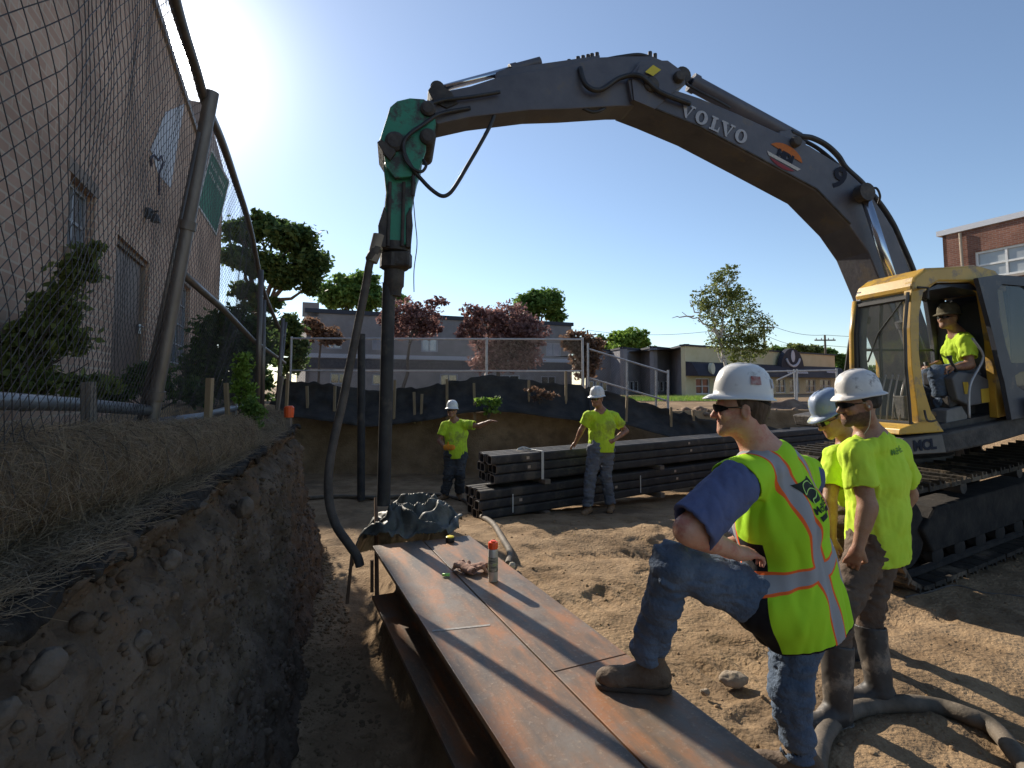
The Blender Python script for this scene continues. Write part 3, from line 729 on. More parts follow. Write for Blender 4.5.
for (px, y0, y1, Yd, rr, px2) in ((257, 398, 270, 5.6, 0.028, 261), (262, 400, 300, 6.2, 0.026, 264), (276, 402, 318, 7.6, 0.026, 283), (272, 436, 322, 8.9, 0.024, 286)):
    k = MB(); k.tube([at(px, y0 + 20, Yd), at(px2, y1, Yd)], rr, 8); k.build('post', galv, fence, smooth=True)
k = MB(); k.tube([at(174, 266, 3.05), at(200, 289, 3.6), at(222, 308, 4.2), at(254, 341, 5.6), at(285, 363, 9.0)], 0.024, 8); k.build('middle_rail', galv, fence, smooth=True)
k = MB(); k.tube([at(-60, 399, 1.55), at(0, 401, 1.75), at(70, 404, 2.35), at(147, 410, 3.05)], 0.03, 10); k.build('bottom_rail', mat('blue_grey_pipe', (0.15, 0.155, 0.17), (0.21, 0.215, 0.23), rough=0.4, metal=0.3, scale=8), fence, smooth=True)
k = MB(); k.tube([at(153, 424, 3.5), at(200, 417, 4.4), at(250, 404, 6.5)], 0.035, 10); tag(k.build('steel_pipe', MATS['blue_grey_pipe'], smooth=True), 'bluish steel pipe lying on the ground beyond the leaning fence post', 'pipe')
Y0F, Y1F = 0.95, 8.9; LF = (Y1F - Y0F) * 1.0886
def fgrid(s, t):
    y = Y0F + s / 1.0886; B = bottom_at(y); T = np.stack([np.interp(y, tr_y, tr_x), y, np.interp(y, tr_y, tr_z) + 0.0], -1)
    Hh = np.maximum(T[:, 2] - B[:, 2], 0.3); f = np.clip(t / 2.25, 0, 1.0)
    P = B * (1 - f[:, None]) + T * f[:, None]
    bulge = np.sin(f * math.pi) * (0.05 + 0.05 * np.sin(y * 1.7)); P[:, 0] += bulge * 0.9
    return P
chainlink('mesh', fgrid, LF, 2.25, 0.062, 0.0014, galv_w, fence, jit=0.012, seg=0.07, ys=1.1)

# far fence across the back, on the terrace, and the sloping panel in front of the sawtooth building
def run_fence(name, label, pts, H, posts, pitch, r, group=None, zs=None, m=galv_far, mid=True, wr=None):
    root = empty(name, pts[0], label, 'fence', group)
    P = [Vector(p) for p in pts]
    for a, b in zip(P[:-1], P[1:]):
        L = (b - a).length; u = (b - a) / L
        k = MB(); k.tube([a + Vector((0, 0, H)), b + Vector((0, 0, H))], 0.03, 6); k.build('top_rail', m, root)
        if mid: k = MB(); k.tube([a + Vector((0, 0, H * 0.42)), b + Vector((0, 0, H * 0.42))], 0.025, 6); k.build('middle_rail', m, root)
        n = max(1, round(L / posts))
        for i in range(n + 1):
            q = a + u * (L * i / n); k = MB(); k.tube([q + Vector((0, 0, -0.3)), q + Vector((0, 0, H + 0.06))], 0.036, 8); k.build('post', m, root)
        A, U = np.array(a), np.array(u)
        chainlink('mesh', lambda s, t: A + s[:, None] * U + t[:, None] * np.array([0, 0, 1.0]), L, H, pitch, r, wr or m, root, seg=5)
    return root
pA, pB = at(290, 394, 17.0), at(583, 394, 17.3)
run_fence('chain_link_fence', 'long level chain link fence across the back of the pit before the grey building', [pA, pB], 1.75, 2.7, 0.085, 0.0017, wr=galv_w)
# sloping panel
q0, q1 = at(587, 393, 14.0), at(668, 413, 12.4)
tops0, tops1 = at(589, 349, 14.0), at(668, 373, 12.4)
root = empty('chain_link_fence', q0, 'sloping chain link panel in front of the grey sawtooth building', 'fence')
for a, b, nm in ((tops0, tops1, 'top_rail'), (at(589, 378, 14), at(668, 401, 12.4), 'middle_rail')):
    k = MB(); k.tube([a, b], 0.022, 6); k.build(nm, galv_far, root)
for (px, t, b_, Yd) in ((588, 343, 392, 14.0), (627, 360, 400, 13.2), (656, 369, 409, 12.7), (668, 370, 410, 12.4)):
    k = MB(); k.tube([at(px, t, Yd), at(px, b_ + 12, Yd)], 0.028, 6); k.build('post', galv_far, root)
A0, A1, B0, B1 = (np.array(v) for v in (q0, q1, tops0, tops1)); LL = float(np.linalg.norm(A1 - A0))
chainlink('mesh', lambda s, t: (A0 + (A1 - A0) * (s / LL)[:, None]) * (1 - (t / 1.1)[:, None]) + (B0 + (B1 - B0) * (s / LL)[:, None]) * (t / 1.1)[:, None], LL, 1.1, 0.075, 0.0016, galv_w, root, seg=0.5)
f1, f2, f3 = at(774, 408, 17.0), at(836, 408, 17.6), at(760, 408, 22.0)
run_fence('chain_link_fence', 'low chain link fence before the shop beyond the dirt heap', [at(755, 404, 21.0), at(838, 404, 20.0)], 1.25, 1.3, 0.09, 0.0022, mid=False, wr=galv_w)
k = empty('fence_panel', at(797, 406, 18.5), 'raised fence panel with slanting top rail in front of the shop', 'fence')
a = MB(); a.tube([at(797, 405, 18.5), at(797, 369, 18.5)], 0.035, 6); a.build('post', galv_far, k)
a = MB(); a.tube([at(777, 380, 18.5), at(797, 371, 18.5)], 0.025, 6); a.build('top_rail', galv_far, k)
# ------------------------------------------------------------------ black silt fence
silt_m = mat('silt_fabric', (0.018, 0.016, 0.014), (0.052, 0.044, 0.036), rough=0.75, scale=3, bump=0.5, bscale=16)
def silt(name, label, topp, H, seed, m=silt_m):
    T = spline(topp, 26); n = len(T); rows = 14; Vv = []
    for i, p in enumerate(T):
        for j in range(rows):
            f = j / (rows - 1); q = Vector((i * 0.09, j * 0.35, seed))
            off = 0.10 * float(fbm(np.array(q)[None] * 1.0, 2, seed)[0]) * (0.3 + f); z = p.z - H * f + (0.05 * float(vnoise(np.array([[i * 0.22, 0, seed]]))[0]) * (1 - f))
            Vv.append((p.x + off * 0.3, p.y - 0.62 * f * f + off, z))
    I = np.arange(n * rows).reshape(n, rows); Fq = np.stack([I[:-1, :-1], I[1:, :-1], I[1:, 1:], I[:-1, 1:]], -1).reshape(-1, 4)
    o = link(name, mesh_np(name, np.array(Vv), Fq), m, smooth=True); s = o.modifiers.new('t', 'SOLIDIFY'); s.thickness = 0.006
    return tag(o, label, 'silt fence')
silt('silt_fence', 'black silt fence fabric along the back edge of the pit', [at(278, 378, 12.8), at(300, 381, 12.6), at(340, 386, 12.6), at(375, 391, 12.7), at(410, 388, 12.7), at(440, 384, 12.7), at(462, 379, 12.7), at(500, 377, 12.7), at(560, 384, 12.8), at(590, 388, 12.9)], 0.78, 3)
silt('silt_fence', 'black silt fence fabric sloping down to the right in front of the sawtooth building', [at(588, 388, 12.6), at(630, 399, 12.3), at(670, 410, 12.1), at(700, 418, 11.9), at(735, 424, 12.0), at(790, 428, 12.4)], 0.6, 6)
stake_m = mat('stake_wood', (0.24, 0.17, 0.10), (0.36, 0.27, 0.16), rough=0.8, scale=10, stretch=(1, 1, 0.15), bump=0.3)
stake_d = mat('weathered_wood', (0.15, 0.125, 0.10), (0.22, 0.185, 0.15), rough=0.85, scale=12, stretch=(1, 1, 0.15), bump=0.4)
def stake(px, t, b, Yd, w, label, m=stake_m, lean=0, group=None):
    p0, p1 = at(px, b, Yd), at(px + lean, t, Yd); k = MB(); d = (p1 - p0); L = d.length; z = d.normalized(); x = Vector((0, 1, 0)).cross(z).normalized(); y = z.cross(x); h = w / 2
    a = [p0 + x * i * h * (0.4) + y * j * h * 0.4 for i, j in ((-1, -1), (1, -1), (1, 1), (-1, 1))]; c = [p0 + z * min(0.08, L * 0.2) + x * i * h + y * j * h for i, j in ((-1, -1), (1, -1), (1, 1), (-1, 1))]
    e = [p1 + x * i * h + y * j * h for i, j in ((-1, -1), (1, -1), (1, 1), (-1, 1))]
    k.hexa(a + c); k.hexa([v + z * 0.0005 for v in c] + e)
    return tag(k.build('wooden_stake', m, bevel=w * 0.06), label, 'stake', group)
stake(90, 382, 475, 2.25, 0.040, 'weathered grey wooden stake beside the near straw roll, before the pipe', stake_d, -2)
stake(207, 378, 440, 3.9, 0.042, 'bright new wooden stake leaning by the far end of the near straw roll', stake_m, 3)
stake(228, 383, 422, 4.9, 0.034, 'slim pale wooden stake just right of the bright leaning one', stake_m, -2)
stake(235, 398, 420, 5.6, 0.034, 'short dim wooden stake beside the slim pale one near the shrub', stake_d, -1)
stake(286, 374, 416, 6.8, 0.034, 'thin crooked stake behind the orange marker cap', stake_m, 2)
stake(276, 376, 420, 6.6, 0.04, 'dark slanting stake left of the orange marker cap', stake_d, 6)
names = ['first', 'second', 'third', 'fourth', 'fifth', 'sixth', 'seventh', 'eighth', 'ninth', 'tenth', 'eleventh']
for i, (px, t, b, ln) in enumerate([(308, 386, 420, -1), (334, 386, 424, 1), (394, 380, 422, 1), (415, 392, 424, -1), (421, 394, 424, 1), (447, 379, 428, 0), (475, 383, 424, -1), (529, 380, 402, 0), (566, 371, 404, 0)]):
    stake(px, t, b, 12.3, 0.055, f'thin stake holding the back silt fence, {names[i]} counted from the left', stake_m, ln, 'stakes along the back silt fence')
for i, (px, t, b, ln) in enumerate([(626, 396, 425, 1), (671, 407, 432, 0), (694, 410, 432, -1)]):
    stake(px, t, b, 11.9, 0.05, f'thin stake on the sloping right silt fence, {names[i]} counted from the left', stake_m, ln, 'stakes along the sloping silt fence')
# orange marker cap on a stub
k = empty('marker_stake', at(290, 425, 6.2), 'small stake with a bright orange cap at the corner of the bank', 'marker')
a = MB(); a.box(at(289, 422, 6.2), (0.05, 0.05, 0.25)); a.build('stake', stake_d, k)
a = MB(); a.lathe(at(289, 412, 6.2), [(0.05, -0.06), (0.055, 0), (0.055, 0.05), (0.04, 0.07)], 12); a.build('cap', mat('orange_cap', (0.85, 0.12, 0.03), rough=0.4), k)

# ------------------------------------------------------------------ straw rolls and black fabric edge on the bank
straw_m = leafmat('straw', (0.17, 0.125, 0.08), (0.46, 0.36, 0.24))
strawcore = mat('straw_core', (0.13, 0.095, 0.06), (0.22, 0.165, 0.105), scale=30, bump=1, bscale=60, rough=0.95, stretch=(1, 0.3, 1))
net_m = mat('net', (0.09, 0.08, 0.07), rough=0.8)
def blades(Pn, Dn, L, w, rs):
    n = len(Pn); side = np.cross(Dn, rs.randn(n, 3)); side /= np.linalg.norm(side, axis=1)[:, None] + 1e-9
    L = L[:, None]; mid = Pn + Dn * L * 0.5 + rs.randn(n, 3) * L * 0.06
    V = np.stack([Pn - side * w, Pn + side * w, mid + side * w, mid - side * w, Pn + Dn * L + side * w * 0.5, Pn + Dn * L - side * w * 0.5], 1)
    b = (np.arange(n) * 6)[:, None]
    F = np.concatenate([b + np.array([[0, 1, 2, 3]]), b + np.array([[3, 2, 4, 5]])], 0)
    return V.reshape(-1, 3), F
def wattle(label, pts, r, n, seed, L=0.085, w=0.0010):
    rs = np.random.RandomState(seed); P = spline(pts, 12); root = empty('straw_roll', pts[len(pts) // 2] - Vector((0, 0, r)), label, 'straw roll')
    k = MB(); rr = [r * (0.92 + 0.08 * math.sin(i * 0.9)) * (0.35 if i in (0, len(P) - 1) else (0.8 if i in (1, len(P) - 2) else 1)) for i in range(len(P))]
    k.tube(P, rr, 20); k.build('core', strawcore, root, smooth=True)
    A = np.array([tuple(p) for p in P]); seg = rs.rand(n) * (len(P) - 1.001); i = seg.astype(int); f = (seg - i)[:, None]
    c = A[i] * (1 - f) + A[i + 1] * f; t = A[i + 1] - A[i]; t /= np.linalg.norm(t, axis=1)[:, None]
    u = np.cross(t, [0, 0, 1]); u /= np.linalg.norm(u, axis=1)[:, None]; v = np.cross(t, u); a = rs.rand(n) * 6.283
    nr = u * np.cos(a)[:, None] + v * np.sin(a)[:, None]; R_ = np.interp(seg, np.arange(len(P)), rr)[:, None] * 0.97
    tang = np.cross(nr, t); th = rs.rand(n) * 6.283
    D = t * np.cos(th)[:, None] + tang * np.sin(th)[:, None] + nr * (0.12 + 0.35 * rs.rand(n)[:, None] ** 2); D /= np.linalg.norm(D, axis=1)[:, None]
    Vb, Fb = blades(c + nr * R_, D, L * (0.4 + rs.rand(n)), w, rs)
    o = link('straw', mesh_np('straw', Vb, Fb), straw_m, root)
    # netting
    k = MB()
    for s_ in range(2, len(P) - 2, 3):
        tt = (P[s_ + 1] - P[s_]).normalized(); uu = tt.cross(Vector((0, 0, 1))).normalized(); vv = tt.cross(uu)
        k.tube([P[s_] + (uu * math.cos(q * 0.5236) + vv * math.sin(q * 0.5236)) * r * 1.04 for q in range(12)], 0.002, 3, closed=True)
    k.build('netting', net_m, root)
    return root
wattle('long straw erosion roll along the bank edge, nearest and largest of the rolls', [Vector((-1.18, 0.5, -0.25)), Vector((-1.36, 1.1, -0.27)), Vector((-1.50, 1.7, -0.30)), Vector((-1.64, 2.35, -0.34)), Vector((-1.82, 3.1, -0.38)), Vector((-1.98, 3.7, -0.41)), at(238, 438, 4.15)], 0.165, 46000, 5)
wattle('short tan straw roll beyond the end of the long near roll', [at(232, 430, 5.0), at(255, 431, 5.4), at(276, 427, 5.9)], 0.13, 5000, 6)
wattle('small tan straw roll standing by the orange marker at the bank corner', [at(268, 424, 6.3), at(282, 421, 6.6)], 0.12, 2500, 9)
# loose straw
rs = np.random.RandomState(12); n = 26000
y = 0.6 + 5.3 * rs.rand(n) ** 1.6; x = bank_x(y) + 0.05 - 0.30 * rs.rand(n) ** 1.0 - 0.08 * rs.rand(n); z = -0.475 + 0.03 * rs.rand(n)
D = rs.randn(n, 3) * np.array([1, 1, 0.28]) ; D /= np.linalg.norm(D, axis=1)[:, None]
Vb, Fb = blades(np.stack([x, y, z], -1), D, 0.075 * (0.2 + rs.rand(n) ** 1.5 * 1.3), 0.0009, rs)
tag(link('straw_litter', mesh_np('straw', Vb, Fb), straw_m), 'loose straw littering the top edge of the cut bank', 'straw', kind='stuff')
# torn black fabric hanging over the bank edge
def torn_edge():
    n, m_ = 300, 16; s = np.linspace(0, 1, n); y = 0.2 + 6.3 * s; Vv = []
    for j in range(m_):
        f = j / (m_ - 1)
        out = -0.10 + 0.14 * min(1, f / 0.6) + 0.07 * fbm(np.stack([y * 2.6, 0 * y + f * 0.9, 0 * y], -1), 4, 61)
        drop = 0.0 if f < 0.6 else (f - 0.6) / 0.4
        zz_ = -0.485 + 0.03 * fbm(np.stack([y * 5, 0 * y + f * 3, 0 * y], -1), 4, 63) - drop * (0.02 + 0.07 * fbm(np.stack([y * 9, 0 * y, 0 * y], -1), 3, 65))
        Vv.append(np.stack([bank_x(y) + 0.96 * out, y + 0.27 * out, zz_], -1))
    V = np.stack(Vv, 1); I = np.arange(n * m_).reshape(n, m_)
    Fq = np.stack([I[:-1, :-1], I[1:, :-1], I[1:, 1:], I[:-1, 1:]], -1).reshape(-1, 4)
    o = link('black_fabric', mesh_np('fab', V.reshape(-1, 3), Fq), mat('edge_fabric', (0.014, 0.012, 0.011), (0.05, 0.042, 0.034), rough=0.95, scale=14, bump=1.0, bscale=45, spec=0.15), smooth=True); s_ = o.modifiers.new('t', 'SOLIDIFY'); s_.thickness = 0.015
    tag(o, 'torn black fabric draped over the top edge of the cut bank', 'fabric')
torn_edge()
# pale board on the terrace by the post
k = MB(); a = at(150, 434, 3.3); k.box((a.x - 0.1, a.y + 0.2, a.z + 0.0), (0.7, 0.22, 0.03), rot=Matrix.Rotation(0.2, 3, 'Z')); tag(k.build('concrete_slab', mat('pale_conc', (0.26, 0.27, 0.29), (0.33, 0.33, 0.34), scale=6), bevel=0.006), 'pale flat slab lying at the foot of the leaning fence post', 'slab')
# ------------------------------------------------------------------ far buildings
def gp(px, Yd, z=-0.7): p = at(px, 390, Yd); return Vector((p.x, p.y, z))
def wall2(px0, Y0, px1, Y1, z1, z0=-0.7, th=0.3):
    a, b = gp(px0, Y0), gp(px1, Y1); d = (b - a); L = d.length; d /= L; n = Vector((d.y, -d.x, 0))
    return Wall(a, d, n, L, z0, z1, th)
render_grey = mat('grey_render', (0.21, 0.185, 0.175), (0.275, 0.245, 0.235), scale=1.2, rough=0.9)
dark_trim = mat('dark_trim', (0.03, 0.032, 0.045), rough=0.6)
pale_band = mat('pale_band', (0.42, 0.42, 0.45), rough=0.7)
# two-storey grey building
g_ = empty('grey_building', gp(430, 42), 'long two storey grey building behind the back fence', 'building')
gw = wall2(305, 38, 572, 47, at(305, 312, 38).z, -0.7)
wins = [(326, 336, 342, 349), (372, 337, 384, 350), (421, 338, 438, 352), (546, 343, 561, 356)]
low = [(330, 373, 348, 384), (372, 374, 390, 385), (440, 374, 458, 386), (500, 375, 520, 387), (541, 376, 556, 387)]
rects = []
for (l, t, r, b) in wins + low:
    q = pxrect(gw, l, t, r, b); rects.append(q); gw.hole(*q)
gw.build('wall', render_grey, g_, 0.15)
sidew = Wall(gw.P(0, 0), -gw.n, -gw.d, 12, -0.7, gw.z1, 0.3); sidew.build('wall', render_grey, g_)
gw.slab('cornice', -0.15, gw.L + 0.15, gw.z1 - 0.02, gw.z1 + 0.28, -0.3, 0.12, dark_trim, g_)
zb = gw.px(440, 360)[1]; gw.slab('ledge', 0, gw.L, zb, zb + 0.30, 0.003, 0.12, pale_band, g_)
gw.slab('band', 0, gw.L, zb - 0.75, zb - 0.05, 0.003, 0.05, mat('dark_band', (0.06, 0.055, 0.06), (0.09, 0.085, 0.09)), g_)
rf = MB(); rf.add([gw.P(0, gw.z1 - 0.1), gw.P(gw.L, gw.z1 - 0.1), gw.P(gw.L, gw.z1 - 0.1, -12), gw.P(0, gw.z1 - 0.1, -12)], [(0, 1, 2, 3)]); rf.build('roof', rfm, g_)
pg = mat('pane_pale', (0.22, 0.24, 0.28), (0.35, 0.37, 0.4), scale=1.0, rough=0.15, spec=0.9)
for q in rects:
    wf = gw.frame('window', *q, 0.10, -0.12, -0.03, grey_frame, g_, bars=1, bw=0.07)
    gw.slab('pane', q[0] + 0.08, q[1] - 0.08, q[2] + 0.08, q[3] - 0.08, -0.11, -0.09, pg if q in rects[:4] else dark_glass, wf)
# parapet stub on the left end
k = MB(); k.hexa([gw.P(-0.3, gw.z1 - 0.3, 0.0), gw.P(0.8, gw.z1 - 0.3, 0.0), gw.P(0.8, gw.z1 - 0.3, -0.4), gw.P(-0.3, gw.z1 - 0.3, -0.4), gw.P(-0.3, gw.z1 + 0.7, 0.0), gw.P(0.8, gw.z1 + 0.7, 0.0), gw.P(0.8, gw.z1 + 0.7, -0.4), gw.P(-0.3, gw.z1 + 0.7, -0.4)])
k.build('chimney', render_grey, g_)
# sawtooth building
s_ = empty('sawtooth_building', gp(640, 33), 'low grey building with a zigzag front between the grey building and the shop', 'building')
saw = mat('saw_render', (0.20, 0.195, 0.21), (0.27, 0.26, 0.27), scale=1.5, rough=0.9)
pts = [(588, 36.0), (606, 34.2), (612, 36.6), (624, 35.0), (641, 37.2), (654, 34.0), (671, 36.2), (686, 32.2)]
pts = [(586, 36.5), (611, 36.5), (624, 34.2), (641, 36.0), (654, 33.4), (671, 35.0), (686, 31.6)]
P = [gp(px, Yd) for px, Yd in pts]; zt = at(654, 348, 33.4).z
fronts = []
for i, (a, b) in enumerate(zip(P[:-1], P[1:])):
    d = (b - a); L = d.length; d /= L; n = Vector((d.y, -d.x, 0)); w_ = Wall(a, d, n, L, -0.7, zt, 0.25)
    if i in (0, 2, 4):
        nn = 3; hs = []
        for k_ in range(nn):
            a0 = L * (0.12 + 0.8 * k_ / nn); h = (a0, a0 + L * 0.8 / nn * 0.72, 0.05 - 0.45, 0.25); w_.hole(*h); hs.append(h)
        o = w_.build('wall', saw, s_, 0.1)
        for h in hs:
            f = w_.frame('window', *h, 0.05, -0.09, -0.02, white_paint, s_); w_.slab('pane', h[0] + 0.03, h[1] - 0.03, h[2] + 0.03, h[3] - 0.03, -0.08, -0.06, dark_glass, f)
    else: w_.build('wall', saw, s_)
    w_.slab('coping', 0, L, zt, zt + 0.12, -0.25, 0.06, dark_trim, s_)
k = MB(); k.add([v + Vector((0, 0, zt + 0.7 - 0.02)) for v in P] + [gp(705, 50) + Vector((0, 0, zt + 0.68)), gp(600, 50) + Vector((0, 0, zt + 0.68))], [tuple(range(len(P) + 2))]); k.build('roof', rfm, s_)
# shop
sh = empty('shop', gp(760, 34), 'cream shop with a dark awning and an arched sign in its middle', 'building')
cream = mat('cream_wall', (0.56, 0.50, 0.30), (0.64, 0.58, 0.38), scale=1.2, rough=0.85)
cream2 = mat('yellow_wall', (0.42, 0.38, 0.18), (0.5, 0.45, 0.24), scale=1.2, rough=0.85)
sw = wall2(686, 31.2, 836, 41.5, at(686, 346, 31.2).z)
zp = sw.z1
aw_t, aw_b = sw.px(700, 362)[1], sw.px(700, 376)[1]
hs = []
for l, r in ((696, 710), (714, 728), (732, 745), (776, 786), (790, 800), (806, 816), (820, 831)):
    q = pxrect(sw, l, 382, r, 398); q = (q[0], q[1], -0.55, aw_b - 0.12); sw.hole(*q); hs.append(q)
sw.build('wall', cream, sh, 0.15)
for i, q in enumerate(hs):
    f = sw.frame('window', *q, 0.07, -0.14, -0.04, white_paint, sh, bars=1, rails=1, bw=0.05)
    sw.slab('pane', q[0] + 0.05, q[1] - 0.05, q[2] + 0.05, q[3] - 0.05, -0.12, -0.10, mat('shop_glass', (0.13, 0.06, 0.05), (0.05, 0.045, 0.04), scale=1.5, rough=0.12, spec=0.8), f)
sw.slab('coping', -0.1, sw.L + 0.1, zp, zp + 0.1, -0.32, 0.08, dark_trim, sh)
aw = MB(); aw.hexa([sw.P(0, aw_b, 0.01), sw.P(sw.L, aw_b, 0.01), sw.P(sw.L, aw_b, 0.9), sw.P(0, aw_b, 0.9), sw.P(0, aw_t, 0.01), sw.P(sw.L, aw_t, 0.01), sw.P(sw.L, aw_t - 0.1, 0.45), sw.P(0, aw_t - 0.1, 0.45)])
awm = mat('awning_navy', (0.022, 0.022, 0.034), (0.036, 0.036, 0.05), scale=2, rough=0.7)
awo = aw.build('awning', awm, sh)
# arch
ca, _ = sw.px(786, 372); cz = aw_t - 0.25; rr = sw.px(797, 370)[0] - ca
ar = MB(); ar.prism([sw.P(ca + rr * math.cos(t * math.pi / 16), cz + 0.95 * rr * math.sin(t * math.pi / 16), 0.2) for t in range(17)], sw.n * 0.3); aro = ar.build('arch_sign', awm, sh)
pale = mat('pale_sign', (0.55, 0.55, 0.6)); palec = mat('cream_sign', (0.6, 0.58, 0.45))
em = MB(); em.tube([sw.P(ca + rr * 0.62 * math.cos(R(a)), cz + rr * 0.62 + rr * 0.5 * math.sin(R(a)), 0.52) for a in range(200, 345, 12)], rr * 0.06, 5); em.build('emblem', pale, aro)
em = MB(); em.prism([sw.P(ca + rr * 0.17 * math.cos(R(a)), cz + rr * 0.58 + rr * 0.28 * math.sin(R(a)), 0.51) for a in range(0, 360, 30)], sw.n * 0.03); em.build('emblem', pale, aro)
def blocks(ap, L, n, z, h, skip=()):
    k = MB()
    for i in range(n):
        if i in skip: continue
        a = ap + L * i / n; k.prism([sw.P(a, z, 0.80), sw.P(a + L / n * 0.68, z, 0.80), sw.P(a + L / n * 0.68, z + h, 0.72), sw.P(a, z + h, 0.72)], sw.n * 0.03)
    k.build('lettering', pale, awo)
zl = aw_b + 0.25
a1_ = sw.px(776, 372)[0]; blocks(a1_, sw.px(797, 372)[0] - a1_, 10, zl, 0.22, (3, 4))
a1_ = sw.px(816, 372)[0]; blocks(a1_, sw.px(825, 372)[0] - a1_, 6, zl + 0.1, 0.14)
a1_ = sw.px(724, 372)[0]; blocks(a1_, sw.px(736, 372)[0] - a1_, 5, zl, 0.2)
ea = sw.px(699.5, 368)[0]; em = MB(); em.prism([sw.P(ea + 0.2 * math.cos(R(a)), (aw_t + aw_b) / 2 + 0.33 * math.sin(R(a)), 0.72) for a in range(0, 360, 20)], sw.n * 0.2); em.build('emblem', palec, awo)
k = MB(); k.add([sw.P(0, zp - 0.1), sw.P(sw.L, zp - 0.1), sw.P(sw.L, zp - 0.1, -12), sw.P(0, zp - 0.1, -12)], [(0, 1, 2, 3)]); k.build('roof', rfm, sh)
shr = Wall(sw.P(sw.L, 0, -0.3), -sw.n, sw.d, 10, -0.7, zp, 0.2); shr.build('wall', cream, sh)
# red brick building on the right
rb = empty('red_brick_building', gp(1000, 28), 'red brick building with white cornice above the excavator cab on the right', 'building')
rbm = brick_mat('red_brick', (0.20, 0.085, 0.06), (0.27, 0.125, 0.085), (0.25, 0.19, 0.16), 1.5)
bw_ = wall2(951, 31.0, 1260, 21.0, at(951, 236, 31.0).z, -0.7)
hs = []
for (l, t, r, b) in ((975, 246, 1040, 275), (1060, 240, 1120, 270), (975, 330, 1040, 372), (1060, 330, 1120, 378)):
    q = pxrect(bw_, l, t, r, b); hs.append(q); bw_.hole(*q)
bw_.build('wall', rbm, rb, 0.2)
for q in hs:
    f = bw_.frame('window', *q, 0.12, -0.18, -0.06, white_paint, rb, bars=2 if q[1] - q[0] > 3 else 1, rails=1, bw=0.1)
    bw_.slab('pane', q[0] + 0.1, q[1] - 0.1, q[2] + 0.1, q[3] - 0.1, -0.16, -0.14, mat('blind_glass', (0.40, 0.42, 0.42), (0.28, 0.30, 0.32), scale=0.8, rough=0.2, spec=0.7), f)
    bw_.slab('sill', q[0] - 0.1, q[1] + 0.1, q[2] - 0.14, q[2], -0.15, 0.08, mat('stone_sill', (0.35, 0.3, 0.25)), f)
bw_.slab('cornice', -0.25, bw_.L, bw_.z1, bw_.z1 + 0.3, -0.4, 0.12, mat('white_cornice', (0.55, 0.56, 0.6), rough=0.6), rb)
sdw = Wall(bw_.P(0, 0, -14), bw_.n, -bw_.d, 14, -0.7, bw_.z1, 0.2); sdw.build('wall', rbm, rb)
da = bw_.px(962, 245)[0]; k = MB(); k.tube([bw_.P(da, bw_.z1 - 0.1, 0.12), bw_.P(da + 0.1, 2.0, 0.12), bw_.P(da + 0.1, -0.6, 0.12)], 0.07, 8); k.build('downpipe', mat('pipe_tan', (0.4, 0.33, 0.25)), rb)
k = MB(); k.add([bw_.P(0, bw_.z1 - 0.1), bw_.P(bw_.L, bw_.z1 - 0.1), bw_.P(bw_.L, bw_.z1 - 0.1, -14), bw_.P(0, bw_.z1 - 0.1, -14)], [(0, 1, 2, 3)]); k.build('roof', rfm, rb)

# ------------------------------------------------------------------ poles and wires
wood_p = mat('pole_wood', (0.10, 0.08, 0.06), (0.15, 0.12, 0.09), scale=6, stretch=(1, 1, 0.1))
def upole(px, t, Yd, label, arm=True):
    b = gp(px, Yd); tp = at(px, t, Yd); tp = Vector((b.x, b.y, tp.z)); root = empty('utility_pole', b, label, 'pole')
    k = MB(); k.tube([b, tp], [0.16, 0.11], 8); k.build('pole', wood_p, root)
    if arm:
        k = MB(); k.box(tp - Vector((0, 0, 0.6)), (2.4, 0.12, 0.14)); k.build('crossarm', wood_p, root)
        for dx in (-1.0, -0.4, 0.4, 1.0): k = MB(); k.lathe(tp + Vector((dx, 0, -0.53)), [(0.05, 0), (0.07, 0.1), (0.03, 0.2)], 8); k.build('insulator', pale_band, root)
    return tp
t1 = upole(827, 335, 62, 'thin wooden utility pole standing behind the right end of the shop')
t0 = upole(588, 330, 70, 'distant utility pole behind the trees at the left end of the wires')
t2 = upole(766, 322, 60, 'dark utility pole behind the birch at the middle of the shop')
def wire(a, b, sag, label):
    k = MB(); k.tube([a.lerp(b, i / 16) - Vector((0, 0, sag * 4 * (i / 16) * (1 - i / 16))) for i in range(17)], 0.022, 4); tag(k.build('power_line', mat('wire_black', (0.04, 0.04, 0.045)), None), label, 'power line', 'power lines above the shop')
rr_ = at(1150, 300, 50)
wire(t0, t2, 1.0, 'upper power line from the distant left pole to the birch pole')
wire(t0 - Vector((0, 0, 1.4)), t2 - Vector((0, 0, 1.4)), 1.2, 'lower power line from the distant left pole to the birch pole')
wire(t2, t1, 0.5, 'short upper power line right of the birch pole, above the shop roof')
wire(t2 - Vector((0, 0, 1.4)), t1 - Vector((0, 0, 1.2)), 0.6, 'short lower power line right of the birch pole, above the shop roof')
wire(t1, rr_, 1.4, 'upper power line running right from the pole behind the shop end towards the cab')
wire(t1 - Vector((0, 0, 1.2)), rr_ - Vector((0, 0, 1.5)), 1.4, 'lower power line running right from the pole behind the shop end towards the cab')

